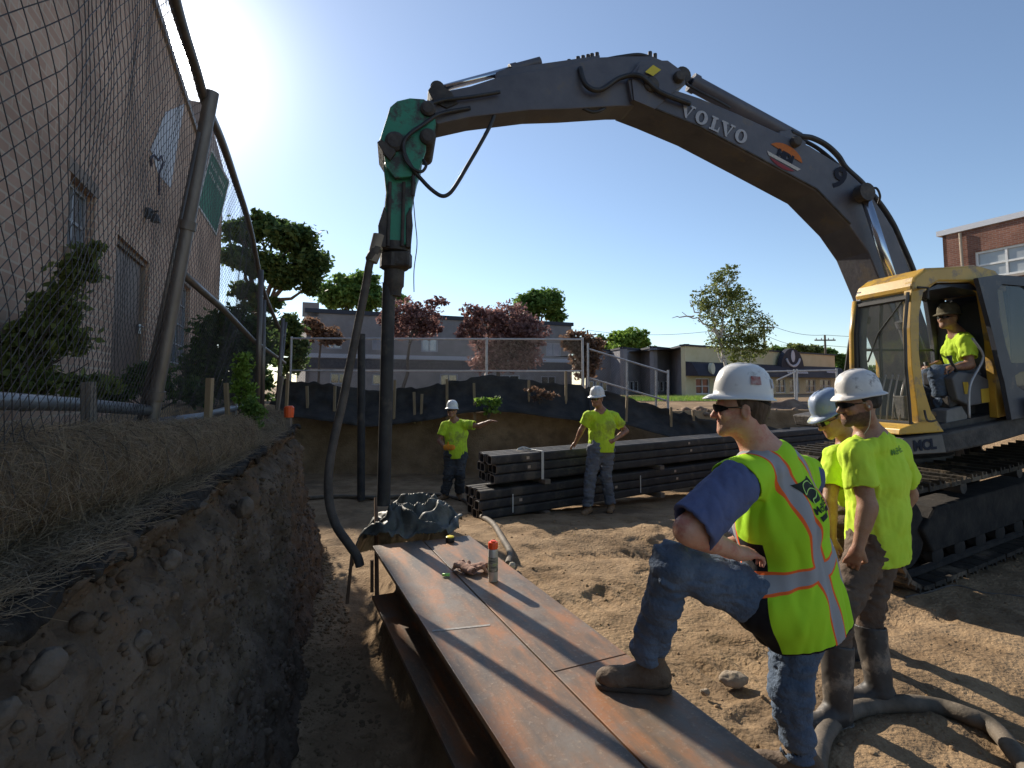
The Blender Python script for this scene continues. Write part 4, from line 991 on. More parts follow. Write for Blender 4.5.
# ------------------------------------------------------------------ trees
bark = mat('bark', (0.07, 0.055, 0.045), (0.13, 0.105, 0.085), scale=12, stretch=(1, 1, 0.25), bump=0.8, rough=0.95)
bark_w = mat('birch_bark', (0.45, 0.43, 0.38), (0.62, 0.6, 0.55), scale=8, stretch=(0.3, 0.3, 1.5), col3=(0.08, 0.07, 0.06), scale3=7, amt3=0.2)
LEAF = {
 'green': leafmat('leaf_green', (0.072, 0.145, 0.029), (0.203, 0.304, 0.072)),
 'dark': leafmat('leaf_dark', (0.043, 0.087, 0.026), (0.131, 0.189, 0.058)),
 'olive': leafmat('leaf_olive', (0.102, 0.138, 0.036), (0.246, 0.275, 0.087)),
 'bright': leafmat('leaf_bright', (0.131, 0.217, 0.029), (0.290, 0.435, 0.087)),
 'red': leafmat('leaf_red', (0.160, 0.080, 0.072), (0.406, 0.232, 0.203)),
 'redd': leafmat('leaf_redd', (0.131, 0.080, 0.051), (0.290, 0.174, 0.116)),
}
def leaves(blobs, n, size, rs, flat=1.0, sub=14, spread=0.34):
    """blobs: (centre, radii). Clumps of small faces spread through the blobs, denser near their shells"""
    vol = np.array([r[0] * r[1] * r[2] for _, r in blobs]) ** 0.75; vol /= vol.sum(); out = []
    for (c, r), w in zip(blobs, vol):
        m = int(n * w); nc = max(3, m // sub)
        d = rs.randn(nc, 3); d /= np.linalg.norm(d, axis=1)[:, None]; rad = (0.35 + 0.72 * rs.rand(nc) ** 0.6)[:, None]
        cc_ = np.array(c) + d * rad * np.array(r)
        cs = (np.mean(r) * spread) * (0.5 + 0.8 * rs.rand(nc))
        k = rs.randint(0, nc, m); p = cc_[k] + rs.randn(m, 3) * np.array([1, 1, 0.55]) * cs[k][:, None] * 0.5
        out.append(p)
    P = np.concatenate(out); m = len(P)
    nrm_ = rs.randn(m, 3) + np.array([0, 0, 0.9 * flat]); nrm_ /= np.linalg.norm(nrm_, axis=1)[:, None]
    a = np.cross(nrm_, rs.randn(m, 3)); a /= np.linalg.norm(a, axis=1)[:, None]; b = np.cross(nrm_, a); s = size * (0.6 + 0.8 * rs.rand(m))[:, None]
    V = np.stack([P - a * s, P - b * s * 0.55, P + a * s, P + b * s * 0.55], 1).reshape(-1, 3)
    return V, np.arange(4 * m).reshape(-1, 4)
def limb(k, a, b, r0, r1, rs, w=0.1, n=5):
    P = [a.lerp(b, i / n) + (Vector(tuple(rs.randn(3))) * (b - a).length * w * 0.3 if 0 < i < n else Vector()) for i in range(n + 1)]
    k.tube(P, [r0 + (r1 - r0) * i / n for i in range(n + 1)], 7, caps=False)
def tree(px, pb, Yd, blobs_px, n, size, leaf, label, seed, tr=0.18, bk=bark, name='tree', depth=0.8, trunk_top=None, lean=0, base=None, group=None, sub=13, spread=0.44, cat='tree', twigs=0):
    rs = np.random.RandomState(seed); sc = Yd / F_PX
    b = at(px, pb, Yd); b = Vector((b.x, b.y, b.z)); root = empty(name, b, label, cat, group)
    blobs = []
    for (cx, cy, rx, ry) in blobs_px:
        c = at(cx, cy, Yd + rs.uniform(-0.5, 0.5) * rx * sc * depth); blobs.append((tuple(c), (rx * sc, rx * sc * depth, ry * sc)))
    core_ = list(blobs)
    for c, r in core_:
        for _ in range(3):
            d = rs.randn(3); d /= np.linalg.norm(d); f_ = rs.uniform(0.28, 0.5); blobs.append((tuple(np.array(c) + d * np.array(r) * rs.uniform(0.8, 1.15)), tuple(np.array(r) * f_)))
    k = MB(); tt = trunk_top or (sum(q[0] for q in blobs_px) / len(blobs_px), max(q[1] for q in blobs_px)); T = at(tt[0], tt[1], Yd)
    limb(k, b - Vector((0, 0, 0.2)), T, tr, tr * 0.6, rs, 0.05)
    for c, r in core_:
        limb(k, T.lerp(b, rs.uniform(0, 0.25)), Vector(c), tr * 0.5, tr * 0.1, rs, 0.12)
        for _ in range(4 + twigs):
            d = Vector(tuple(rs.randn(3))).normalized(); limb(k, Vector(c).lerp(T, 0.3), Vector(c) + Vector((d.x * r[0], d.y * r[1], abs(d.z) * r[2])) * 0.9, tr * 0.16, tr * 0.04, rs, 0.12, 4)
    k.build('trunk', bk, root, smooth=True)
    V, F_ = leaves(blobs, n, size, rs, sub=sub, spread=spread); link('crown', mesh_np('crown', V, F_), LEAF[leaf], root)
    return root
tree(252, 402, 22, [(243, 232, 20, 12), (268, 226, 18, 11), (292, 238, 22, 12), (310, 262, 18, 16), (240, 258, 18, 10), (262, 262, 22, 12), (284, 276, 16, 13), (312, 285, 10, 12), (246, 290, 14, 8), (264, 305, 16, 7)], 18700, 0.115, 'dark', 'tall spreading tree with layered dark crown beside the brick building', 1, 0.25, trunk_top=(258, 300), sub=14, spread=0.44)
tree(283, 398, 22, [(262, 330, 16, 14), (288, 330, 12, 16), (292, 355, 12, 20), (270, 350, 10, 14)], 8500, 0.094, 'dark', 'bushy dark tree at the far end of the left fence', 2, 0.12)
tree(362, 395, 58, [(345, 292, 20, 14), (362, 284, 16, 12), (372, 300, 14, 12), (335, 300, 14, 9), (392, 300, 12, 8)], 11050, 0.230, 'green', 'round green tree behind the grey building near the pile driver', 3, 0.3)
tree(402, 397, 33, [(402, 312, 17, 14), (425, 318, 16, 12), (412, 330, 22, 10), (436, 303, 10, 6), (388, 322, 10, 8)], 4420, 0.122, 'red', 'thin purple leaved tree in front of the grey building, left of the larger one', 4, 0.12, sub=9, spread=0.4, twigs=4)
tree(500, 397, 31, [(486, 322, 18, 14), (512, 318, 20, 14), (530, 332, 18, 12), (500, 342, 26, 14), (520, 356, 20, 12), (492, 362, 22, 10), (470, 310, 10, 6), (468, 332, 12, 8)], 11050, 0.122, 'red', 'large purple leaved tree in front of the grey building', 5, 0.16, sub=9, spread=0.46, twigs=4)
tree(540, 395, 55, [(530, 306, 14, 12), (546, 302, 16, 12), (556, 316, 10, 7), (520, 312, 8, 8)], 6800, 0.216, 'green', 'green tree rising behind the grey building roof', 6, 0.25)
tree(318, 397, 30, [(312, 328, 10, 10), (330, 336, 12, 9)], 2040, 0.108, 'redd', 'small purple bush at the left end of the grey building', 7, 0.08, sub=9)
tree(582, 397, 30, [(576, 342, 12, 12), (590, 346, 12, 10), (585, 362, 13, 16)], 5440, 0.108, 'redd', 'brownish purple tree between the grey and the zigzag building', 8, 0.12)
tree(602, 396, 60, [(598, 344, 10, 9), (603, 355, 10, 9)], 2550, 0.216, 'dark', 'dark tree left of the bright one above the zigzag building', 9, 0.2)
tree(628, 396, 55, [(620, 340, 10, 9), (632, 338, 12, 9), (626, 350, 16, 8), (645, 345, 7, 8)], 5950, 0.202, 'bright', 'bright green tree above the zigzag building', 10, 0.2)
for i, (px, cy, rx, ry, lf, lb) in enumerate([(782, 352, 14, 5, 'green', 'low distant tree behind the shop left of the arch'), (803, 351, 16, 6, 'olive', 'low distant tree behind the shop right of the arch'), (823, 353, 12, 5, 'green', 'distant tree crown at the right end of the shop roof'),
                                           (848, 364, 14, 9, 'green', 'distant green tree right of the shop beside the cab')]):
    tree(px, 392, 70, [(px - rx * 0.4, cy, rx * 0.6, ry), (px + rx * 0.45, cy + 1, rx * 0.6, ry * 0.9)], 3200, 0.26, lf, lb, 20 + i, 0.2)
tree(1010, 392, 60, [(1000, 376, 20, 18), (1030, 370, 22, 20), (900, 372, 22, 14), (930, 375, 18, 14), (870, 374, 12, 9)], 8500, 0.259, 'green', 'dark green trees seen through the cab windows', 31, 0.2)
# birch in front of the shop: bare bent twigs at left, pale trunk
bt = tree(735, 400, 19, [(722, 286, 14, 15), (738, 305, 18, 15), (752, 326, 18, 15), (742, 350, 18, 14), (712, 312, 14, 16), (760, 342, 10, 14), (726, 338, 18, 14), (730, 272, 10, 8), (700, 300, 9, 12)], 11050, 0.047, 'olive', 'slender birch with pale trunk and sparse crown in front of the shop', 12, 0.07, bark_w, trunk_top=(717, 330), sub=10, spread=0.42, twigs=4)
k = MB(); rs = np.random.RandomState(4)
for a, b in (((722, 362), (708, 325)), ((708, 325), (682, 312)), ((700, 318), (690, 300)), ((694, 316), (672, 318)), ((722, 362), (726, 330)), ((712, 332), (714, 290))):
    limb(k, at(*a, 19), at(*b, 19), 0.035, 0.010, rs, 0.15)
k.build('branch', bark_w, bt, smooth=True)
# vegetation along the left wall
def bush(label, blobs_px, Yd, n, size, leaf, seed, name='shrub', base=(0, 0), depth=0.5, spread=0.5, cat='plant'):
    rs = np.random.RandomState(seed); sc = Yd / F_PX; b = at(base[0], base[1], Yd); root = empty(name, b, label, cat)
    bl = [(tuple(at(cx, cy, Yd)), (rx * sc, rx * sc * depth, ry * sc)) for cx, cy, rx, ry in blobs_px]
    k = MB()
    for c, r in bl:
        for _ in range(2): limb(k, b, Vector(c) + Vector(tuple(rs.randn(3))) * r[0] * 0.3, 0.012, 0.003, rs, 0.2)
    k.build('stem', bark, root)
    V, F_ = leaves(bl, n, size, rs, flat=0.3, sub=12, spread=spread); link('foliage', mesh_np('fol', V, F_), LEAF[leaf], root)
    return root
bush('leafy climbing shrub growing up the brick wall at the left edge, behind the fence', [(90, 255, 14, 16), (75, 275, 20, 18), (55, 305, 22, 20), (40, 330, 26, 20), (25, 350, 26, 18), (70, 340, 20, 16), (30, 380, 36, 12), (85, 385, 30, 10)], 3.9, 5200, 0.035, 'olive', 41, base=(20, 410))
bush('dark shrub against the brick wall beneath the second window', [(150, 380, 24, 16), (190, 392, 20, 14), (120, 392, 20, 12)], 5.0, 2200, 0.03, 'dark', 42, base=(150, 412))
bush('dense dark hedge behind the fence at the far end of the brick wall', [(215, 340, 20, 26), (235, 330, 22, 22), (255, 345, 20, 28), (225, 375, 26, 22), (200, 370, 18, 26), (250, 385, 24, 18)], 10.0, 9000, 0.055, 'dark', 43, base=(230, 400), cat='hedge')
bush('bright green young shrub in sunlight beside the fence', [(243, 365, 8, 14), (240, 385, 9, 14), (248, 395, 9, 12)], 5.0, 1500, 0.02, 'bright', 44, base=(244, 425))
bush('small dark weed at the edge of the bank beneath the bright shrub', [(255, 415, 10, 12), (248, 408, 8, 10)], 4.6, 800, 0.018, 'green', 45, base=(254, 432))
bush('bright green weed growing on the back edge of the pit behind the pointing worker', [(485, 402, 9, 7), (494, 400, 8, 7), (490, 412, 8, 5)], 11.9, 420, 0.05, 'bright', 46, base=(488, 418))
bush('dry brown weeds on the back edge of the pit', [(535, 392, 12, 5), (545, 396, 10, 6)], 12.2, 300, 0.04, 'redd', 47, base=(540, 404))
bush('tiny dark weed at the foot of the grey stake', [(100, 446, 7, 8), (106, 440, 6, 8)], 2.6, 260, 0.012, 'dark', 48, base=(103, 458))
# ------------------------------------------------------------------ steel beams
steel_m = bpy.data.materials.new('rusty_steel'); steel_m.use_nodes = True
def _steel(m):
    n, l = m.node_tree.nodes, m.node_tree.links; p = n['Principled BSDF']
    tc = n.new('ShaderNodeTexCoord'); mp = n.new('ShaderNodeMapping'); mp.inputs['Rotation'].default_value = (0, 0, -math.atan(0.45)); l.new(tc.outputs['Object'], mp.inputs[0])
    mp2 = n.new('ShaderNodeMapping'); mp2.inputs['Scale'].default_value = (1, 0.22, 1); l.new(mp.outputs[0], mp2.inputs[0])
    def ns(sc, det, src): q = n.new('ShaderNodeTexNoise'); q.inputs['Scale'].default_value = sc; q.inputs['Detail'].default_value = det; q.inputs['Roughness'].default_value = 0.65; l.new(src.outputs[0], q.inputs['Vector']); return q
    a, b, c = ns(7.0, 12, mp2), ns(3.6, 12, mp), ns(46, 8, mp)
    r1 = n.new('ShaderNodeValToRGB'); e = r1.color_ramp.elements; e[0].position = 0.38; e[0].color = (0.12, 0.097, 0.078, 1); e[1].position = 0.60; e[1].color = (0.34, 0.155, 0.07, 1)
    x = r1.color_ramp.elements.new(0.50); x.color = (0.21, 0.13, 0.08, 1)
    l.new(a.outputs['Fac'], r1.inputs[0])
    r2 = n.new('ShaderNodeValToRGB'); r2.color_ramp.elements[0].position = 0.5; r2.color_ramp.elements[1].position = 0.68
    l.new(b.outputs['Fac'], r2.inputs[0]); mx = n.new('ShaderNodeMix'); mx.data_type = 'RGBA'; l.new(r2.outputs[0], mx.inputs['Factor']); l.new(r1.outputs[0], mx.inputs[6]); mx.inputs[7].default_value = (0.20, 0.17, 0.14, 1)
    r3 = n.new('ShaderNodeValToRGB'); r3.color_ramp.elements[0].position = 0.56; r3.color_ramp.elements[1].position = 0.72; r3.color_ramp.elements[1].color = (0.7, 0.7, 0.7, 1); l.new(c.outputs['Fac'], r3.inputs[0])
    m2 = n.new('ShaderNodeMix'); m2.data_type = 'RGBA'; l.new(r3.outputs[0], m2.inputs['Factor']); l.new(mx.outputs[2], m2.inputs[6]); m2.inputs[7].default_value = (0.36, 0.27, 0.19, 1)
    l.new(m2.outputs[2], p.inputs['Base Color']); p.inputs['Roughness'].default_value = 0.52; p.inputs['Metallic'].default_value = 0.08; p.inputs['Specular IOR Level'].default_value = 0.4
    bp = n.new('ShaderNodeBump'); bp.inputs['Strength'].default_value = 0.35; bp.inputs['Distance'].default_value = 0.004; l.new(c.outputs['Fac'], bp.inputs['Height']); l.new(bp.outputs[0], p.inputs['Normal'])
_steel(steel_m)
BT = -1.305
def ibeam(name, ea, eb, w, label):
    """ea, eb: end centres of the top face, w flange width, height .4"""
    d = (eb - ea).normalized(); s = Vector((d.y, -d.x, 0)).normalized(); Z = Vector((0, 0, 1)); H = 0.42; t = 0.025
    pr = [(-w / 2, 0), (w / 2, 0), (w / 2, -t), (0.012, -t), (0.012, -H + t), (w / 2, -H + t), (w / 2, -H), (-w / 2, -H), (-w / 2, -H + t), (-0.012, -H + t), (-0.012, -t), (-w / 2, -t)]
    k = MB(); k.prism([ea + s * x + Z * z for x, z in pr], eb - ea)
    return tag(k.build(name, steel_m, bevel=0.0015), label, 'steel beam')
def tp(px, py): return atz(px, py, BT)
L0, L1 = tp(375, 541), tp(516, 768); S0, S1 = tp(422, 546), tp(645, 768); R0, R1 = tp(460, 540), tp(782, 768)
dirL = (L1 - L0).normalized()
nl = L0 + dirL * -0.1
def ext(a, b, t): return a + (b - a) * t
cl0, cl1 = (L0 + S0) / 2, (L1 + S1) / 2; wd = 0.405
bd = (cl1 - cl0).normalized(); bs = Vector((bd.y, -bd.x, 0))
if bs.x > 0: bs = -bs   # toward the left
cl0 = cl0 - bd * 0.02; e1 = cl0 + bd * 4.6
ibeam('steel_beam', cl0, e1, wd, 'left of the two wide rusty steel beams, along the trench edge')
cr0 = cl0 - bs * (wd + 0.009); mid = cr0 + bd * 1.86
k_ = cr0 + Vector((0, 0, 0.003))
ibeam('steel_beam', cr0 + bd * 0.03, cr0 + bd * 4.6, wd, 'right of the two wide rusty steel beams, with the boot on it')
# butt joint strip across the right beam: a weld bead
wj = tp(553, 672); t_ = (wj - cr0).dot(bd); k = MB(); k.tube([cr0 + bd * t_ - bs * 0.2 + Vector((0, 0, -0.001)), cr0 + bd * t_ + bs * 0.2 + Vector((0, 0, -0.001))], 0.004, 6)
tag(k.build('weld_seam', mat('weld', (0.20, 0.10, 0.055))), 'welded joint crossing the right steel beam near the boot', 'weld')
# chalk mark on the left beam
a, b = tp(432, 632), tp(490, 626); k = MB(); k.prism([a + Vector((0, 0, .0012)), a + Vector((0.0, 0.02, .0012)), b + Vector((0, 0.02, .0012)), b + Vector((0, 0, .0012))], (0, 0, 0.001)); tag(k.build('chalk_line', mat('chalk', (0.40, 0.38, 0.35), (0.25, 0.22, 0.2), scale=60)), 'pale chalk line drawn across the left steel beam', 'chalk mark')
# ------------------------------------------------------------------ pipe stack
pipe_m = mat('pile_black', (0.020, 0.020, 0.022), (0.045, 0.042, 0.04), scale=5, rough=0.72, spec=0.5, stretch=(1, 1, 1), bump=0.2, col3=(0.09, 0.075, 0.06), scale3=2.5, amt3=0.3)
pipe_in = mat('pipe_rim', (0.20, 0.19, 0.18), (0.28, 0.26, 0.24), rough=0.6)
SDI = Vector((0.835, 0.55, 0)).normalized(); SDN = Vector((-SDI.y, SDI.x, 0))
PW = 0.134
def hss():
    """square hollow pile with rounded corners along +X, at the origin"""
    n = 28; Lp = 9.2; r = PW / 2 - 0.002
    def rr(rad, k):
        pts = []
        for i in range(n):
            a = 2 * math.pi * i / n + math.pi / n; c, s = math.cos(a), math.sin(a); q = (abs(c) ** 5.0 + abs(s) ** 5.0) ** (-1 / 5.0); pts.append((c * q * rad, s * q * rad))
        return pts
    o, i_ = rr(r, 0), rr(r - 0.013, 0); vs = [(0, y, z) for y, z in o] + [(Lp, y, z) for y, z in o] + [(0, y, z) for y, z in i_] + [(Lp, y, z) for y, z in i_]
    k = MB(); fs = []
    for a in range(n):
        b = (a + 1) % n; fs += [(a, b, n + b, n + a), (2 * n + a, 3 * n + a, 3 * n + b, 2 * n + b)]
    k.add(vs, fs); k.mi = 1
    k.add(vs, [(a, 2 * n + a, 2 * n + (a + 1) % n, (a + 1) % n) for a in range(n)] + [(n + a, n + (a + 1) % n, 3 * n + (a + 1) % n, 3 * n + a) for a in range(n)])
    me = bpy.data.meshes.new('pile'); me.from_pydata([tuple(v) for v in k.v], [], k.f); me.polygons.foreach_set('material_index', k.m)
    me.materials.append(pipe_m); me.materials.append(pipe_in); return me
pme = hss(); ang = math.atan2(SDI.y, SDI.x); rs = np.random.RandomState(3)
SB = Vector((-0.25, 7.72, 0)); top_z = -1.0
colname = ['front', 'second', 'third', 'rearmost']; 
for tier in (1, 0):
    zb = top_z - PW * 3 if tier == 1 else top_z - PW * 6 - 0.07
    for row in range(3):
        for c in range(4):
            st = (0.0 if tier == 1 else -0.20) + rs.uniform(-0.05, 0.05) + (0.02 * c)
            o = bpy.data.objects.new('pile_pipe', pme); COL.objects.link(o); P = SB + SDI * st + SDN * (PW / 2 + c * (PW + 0.003))
            o.location = (P.x, P.y, zb + PW / 2 + row * (PW + 0.001)); o.rotation_euler = (0, 0, ang)
            tag(o, 'black hollow pile, %s in %s row of %s tier of the stack' % (colname[c], ('bottom', 'middle', 'top')[row], ('lower', 'upper')[tier]), 'pile', 'hollow steel piles in the long stack')
zl_ = top_z - PW * 3 - 0.035
for i, t in enumerate((0.9, 3.4, 6.0, 8.4)):
    for j, zz_ in enumerate((zl_, top_z - PW * 6 - 0.07 - 0.04)):
        c = SB + SDI * t + SDN * 0.27; k = MB(); k.box((c.x, c.y, zz_), (0.1, 0.66, 0.064 if j == 0 else 0.08), rot=Matrix.Rotation(ang, 3, 'Z'))
        tag(k.build('spacer_timber', stake_d), 'spacer timber %s the pile stack, %s counted from the left end' % (('between the tiers of', 'under')[j], names[i]), 'timber', 'spacer timbers of the pile stack')
def strap(t, label, z0, z1, m, over=True, w=0.045):
    a = SB + SDI * t; s = SDN; e = 0.006; p = []
    outer = [a - s * e + Vector((0, 0, z0)), a - s * e + Vector((0, 0, z1 + e)), a + s * (0.55) + Vector((0, 0, z1 + e)), a + s * 0.55 + Vector((0, 0, z0))] if over else [a - s * e + Vector((0, 0, z0)), a - s * e + Vector((0, 0, z1))]
    k = MB()
    for q, r in zip(outer[:-1], outer[1:]):
        nn = s if abs((r - q).z) > 0.01 else Vector((0, 0, 1)); k.prism([q, r, r + SDI * w, q + SDI * w], nn * -0.004 if nn is s else nn * 0.004)
    tag(k.build('strap', m), label, 'strap', 'white straps on the pile stack' if m is strap_m else None)
strap_m = mat('strap_white', (0.55, 0.54, 0.50), rough=0.6)
strap(0.82, 'white strap wrapped over the left part of the upper pile tier', top_z - PW * 3 - 0.0, top_z + 0.004, strap_m)
strap(0.30, 'short pale strap on the left end of the lower pile tier', top_z - PW * 6 - 0.02, top_z - PW * 4.2, strap_m, False, 0.02)
strap(2.9, 'thin pale strap on the front of the lower tier right of the leaning worker', top_z - PW * 6 - 0.02, top_z - PW * 4.0, strap_m, False, 0.02)
knot = SB + SDI * 0.78 + SDN * 0.2; k = MB(); k.tube(spline([Vector((knot.x, knot.y, top_z + 0.02)), Vector((knot.x - 0.12, knot.y + 0.05, top_z + 0.05)), Vector((knot.x - 0.2, knot.y, top_z + 0.02)), Vector((knot.x - 0.05, knot.y - 0.05, top_z + 0.04))]), 0.012, 6)
tag(k.build('strap', strap_m), 'knotted loose end of the white strap lying on top of the pile stack', 'strap')
# stickers on pile sides
lbn = ['upper one of the stacked labels near the white strap', 'lower one of the stacked labels near the white strap', 'lowest one below the leaning worker hand', 'upper of two in mid stack behind the near man', 'lower of two in mid stack behind the near man', 'upper of the lower tier pair right of the leaning worker', 'lower of the lower tier pair right of the leaning worker', 'on the lower tier left end', 'on the upper tier far right end', 'on the lower tier far right end']
for q_i, (t, z) in enumerate(((0.58, 1), (0.60, 2), (2.35, 5), (4.2, 1), (4.25, 2), (3.8, 4), (3.85, 5), (0.45, 4.9), (6.3, 2), (6.2, 4))):
    c = SB + SDI * t; zz_ = top_z - PW * (z - 0.5) - (0.07 if z > 3 else 0); k = MB(); k.box((c.x - SDN.x * 0.0025, c.y - SDN.y * 0.0025, zz_), (0.05, 0.003, 0.04), rot=Matrix.Rotation(ang, 3, 'Z'))
    tag(k.build('paper_label', mat('sticker', (0.42, 0.33, 0.26), (0.5, 0.4, 0.3), scale=20)), 'small faded paper label, ' + lbn[q_i], 'label', 'paper labels on the piles')
# small valve-like pile of stuff behind stack's left end: short pipe ends
# ------------------------------------------------------------------ hoses
hose_m = mat('hose_tan', (0.085, 0.07, 0.052), (0.17, 0.135, 0.10), scale=7, rough=0.75, bump=0.3, bscale=30)
hose_d = mat('hose_dark', (0.05, 0.042, 0.036), (0.11, 0.09, 0.075), scale=6, rough=0.7, bump=0.3, bscale=30)
def ghose(pxs, r, label, m, z=-1.70, name='hose', couplings=()):
    P = []
    for (x, y) in pxs:
        p = atz(x, y, z); P.append(Vector((p.x, p.y, gz(p.x, p.y) + r * 0.8)))
        # refine with the true ground height
        p = atz(x, y, P[-1].z); P[-1] = Vector((p.x, p.y, gz(p.x, p.y) + r * 0.8))
    S_ = spline(P, 10); k = MB()
    if not couplings: k.tube(S_, r, 14); o = k.build(name, m, smooth=True); return tag(o, label, 'hose')
big = ghose([(816, 800), (818, 756), (826, 732), (844, 714), (872, 706), (905, 703), (938, 706), (968, 716), (995, 734), (1024, 764), (1060, 810)], 0.042, 'thick dusty hose looping on the dirt in the bottom right corner', hose_m)
ghose([(300, 498), (340, 496), (380, 497), (430, 494), (462, 498), (470, 505), (476, 514), (492, 526), (503, 540), (510, 553), (508, 566)], 0.035, 'dusty hose snaking over the dirt from the piles to the spray can', hose_m, -1.9)
ghose([(1024, 598), (985, 592), (955, 585), (930, 594), (905, 603)], 0.008, 'thin black cable lying on the dirt near the crawler track', hose_d)
# ------------------------------------------------------------------ rumpled tarp over the beam end
tarp_m = mat('tarp_dark', (0.035, 0.04, 0.036), (0.075, 0.08, 0.07), scale=4, rough=0.55, bump=0.25, bscale=22, col3=(0.15, 0.15, 0.13), scale3=2.2, amt3=0.55)
def tarp():
    nx_, ny_ = 130, 110; u = np.linspace(0, 1, nx_); v = np.linspace(0, 1, ny_); U, Vv = np.meshgrid(u, v, indexing='ij')
    c = tp(404, 534); cx, cy = c.x - 0.02, c.y + 0.22; ax = Vector((1, -0.05, 0)); 
    x = cx + (U - 0.5) * 0.98; y = cy + (Vv - 0.5) * 0.86
    r = np.sqrt(((U - 0.5) * 2) ** 2 + ((Vv - 0.5) * 2) ** 2)
    q = np.stack([U * 3.4, Vv * 3.0, 0 * U], -1)
    w_ = np.stack([fbm(q, 2, 81), fbm(q, 2, 82), 0 * U], -1) * 1.2; f1 = 1 - 3.2 * np.abs(fbm((q * 0.8 + w_) * np.array([0.6, 1.5, 1]), 1, 71)); f2 = 1 - 3.0 * np.abs(fbm((q * 1.7 + w_ * 1.5) * np.array([1.4, 0.7, 1]) + 4, 1, 73)); f3 = 1 - 3 * np.abs(fbm(q * 3.2 + w_ * 2, 1, 75))
    z = BT + 0.03 + 0.27 * np.clip(1 - (r / 1.08) ** 4, 0, 1) * (0.48 + 0.34 * f1 + 0.13 * f2) + 0.016 * f3
    z = z - 0.34 * sst(0.80, 1.0, 1 - U + 0.0) - 0.0
    z = np.where(Vv > 0.75, z - 0.35 * sst(0.75, 1, Vv), z)
    ob = sst(0.84, 1.0, r / 1.2)
    x = x + 0.05 * fbm(q * 1.7, 2, 77); y = y + 0.05 * fbm(q * 1.7, 2, 79)
    V = np.stack([x, y, np.maximum(z, BT + 0.006 - 0.45 * (U < 0.2) - 0.5 * (Vv > 0.8))], -1).reshape(-1, 3); I = np.arange(nx_ * ny_).reshape(nx_, ny_)
    keep = (r[:-1, :-1] + 0.12 * fbm(q[:-1, :-1] * 1.5, 2, 80)) < 1.08
    Fq = np.stack([I[:-1, :-1], I[1:, :-1], I[1:, 1:], I[:-1, 1:]], -1)[keep].reshape(-1, 4)
    me = mesh_np('tarp', V, Fq); bm = bmesh.new(); bm.from_mesh(me); bmesh.ops.delete(bm, geom=[v_ for v_ in bm.verts if not v_.link_faces], context='VERTS'); bm.to_mesh(me); bm.free()
    o = link('tarp', me, tarp_m, smooth=True); s = o.modifiers.new('t', 'SOLIDIFY'); s.thickness = 0.006; s.offset = 1
    tag(o, 'crumpled dark green tarp heaped over the far end of the steel beams', 'tarp')
tarp()
# tape measure
c = tp(450, 542); k = empty('tape_measure', c, 'small yellow and black tape measure on the far end of the right beam', 'tape measure')
a = MB(); a.lathe((c.x, c.y, BT + 0.003), [(0.036, 0), (0.038, 0.008), (0.038, 0.030), (0.036, 0.036)], 20); a.build('body', mat('tape_black', (0.02, 0.02, 0.02), rough=0.4), k, auto=True)
a = MB(); a.lathe((c.x, c.y, BT + 0.0395), [(0.033, 0), (0.033, 0.006), (0.028, 0.009)], 20); a.build('cap', mat('tape_yellow', (0.75, 0.60, 0.03), rough=0.4), k, auto=True)
# green chalk holder
c = tp(446, 577); k = MB(); k.tube([Vector((c.x - 0.025, c.y, BT + 0.014)), Vector((c.x + 0.025, c.y + 0.004, BT + 0.014))], [0.010, 0.011], 12); tag(k.build('marker', mat('lime_plastic', (0.35, 0.75, 0.15), rough=0.4), smooth=True), 'lime green marker lying on the left steel beam near the gloves', 'marker')
# spray can
c = tp(493, 581); k = empty('spray_can', (c.x, c.y, BT), 'white marking paint spray can with orange cap on the right beam', 'spray can')
a = MB(); a.lathe((c.x, c.y, BT + 0.002), [(0.031, 0), (0.033, 0.004), (0.033, 0.20), (0.031, 0.206), (0.024, 0.214)], 28); a.build('body', mat('can_body', (0.50, 0.49, 0.45), rough=0.3, metal=0.3), k, auto=True)
a = MB(); a.lathe((c.x, c.y, BT + 0.066), [(0.0335, 0), (0.0338, 0.001), (0.0338, 0.094), (0.0335, 0.095)], 28); a.build('label', mat('can_label', (0.10, 0.10, 0.08), (0.50, 0.47, 0.38), scale=16, detail=2, stretch=(1.2, 1.2, 3.5), col3=(0.25, 0.32, 0.08), scale3=12, amt3=0.4), k, auto=True)
a = MB(); a.lathe((c.x, c.y, BT + 0.212), [(0.030, 0), (0.033, 0.003), (0.033, 0.038), (0.030, 0.043), (0.018, 0.045), (0.018, 0.052)], 28); a.build('cap', mat('cap_orange', (0.95, 0.10, 0.02), rough=0.35), k, auto=True)
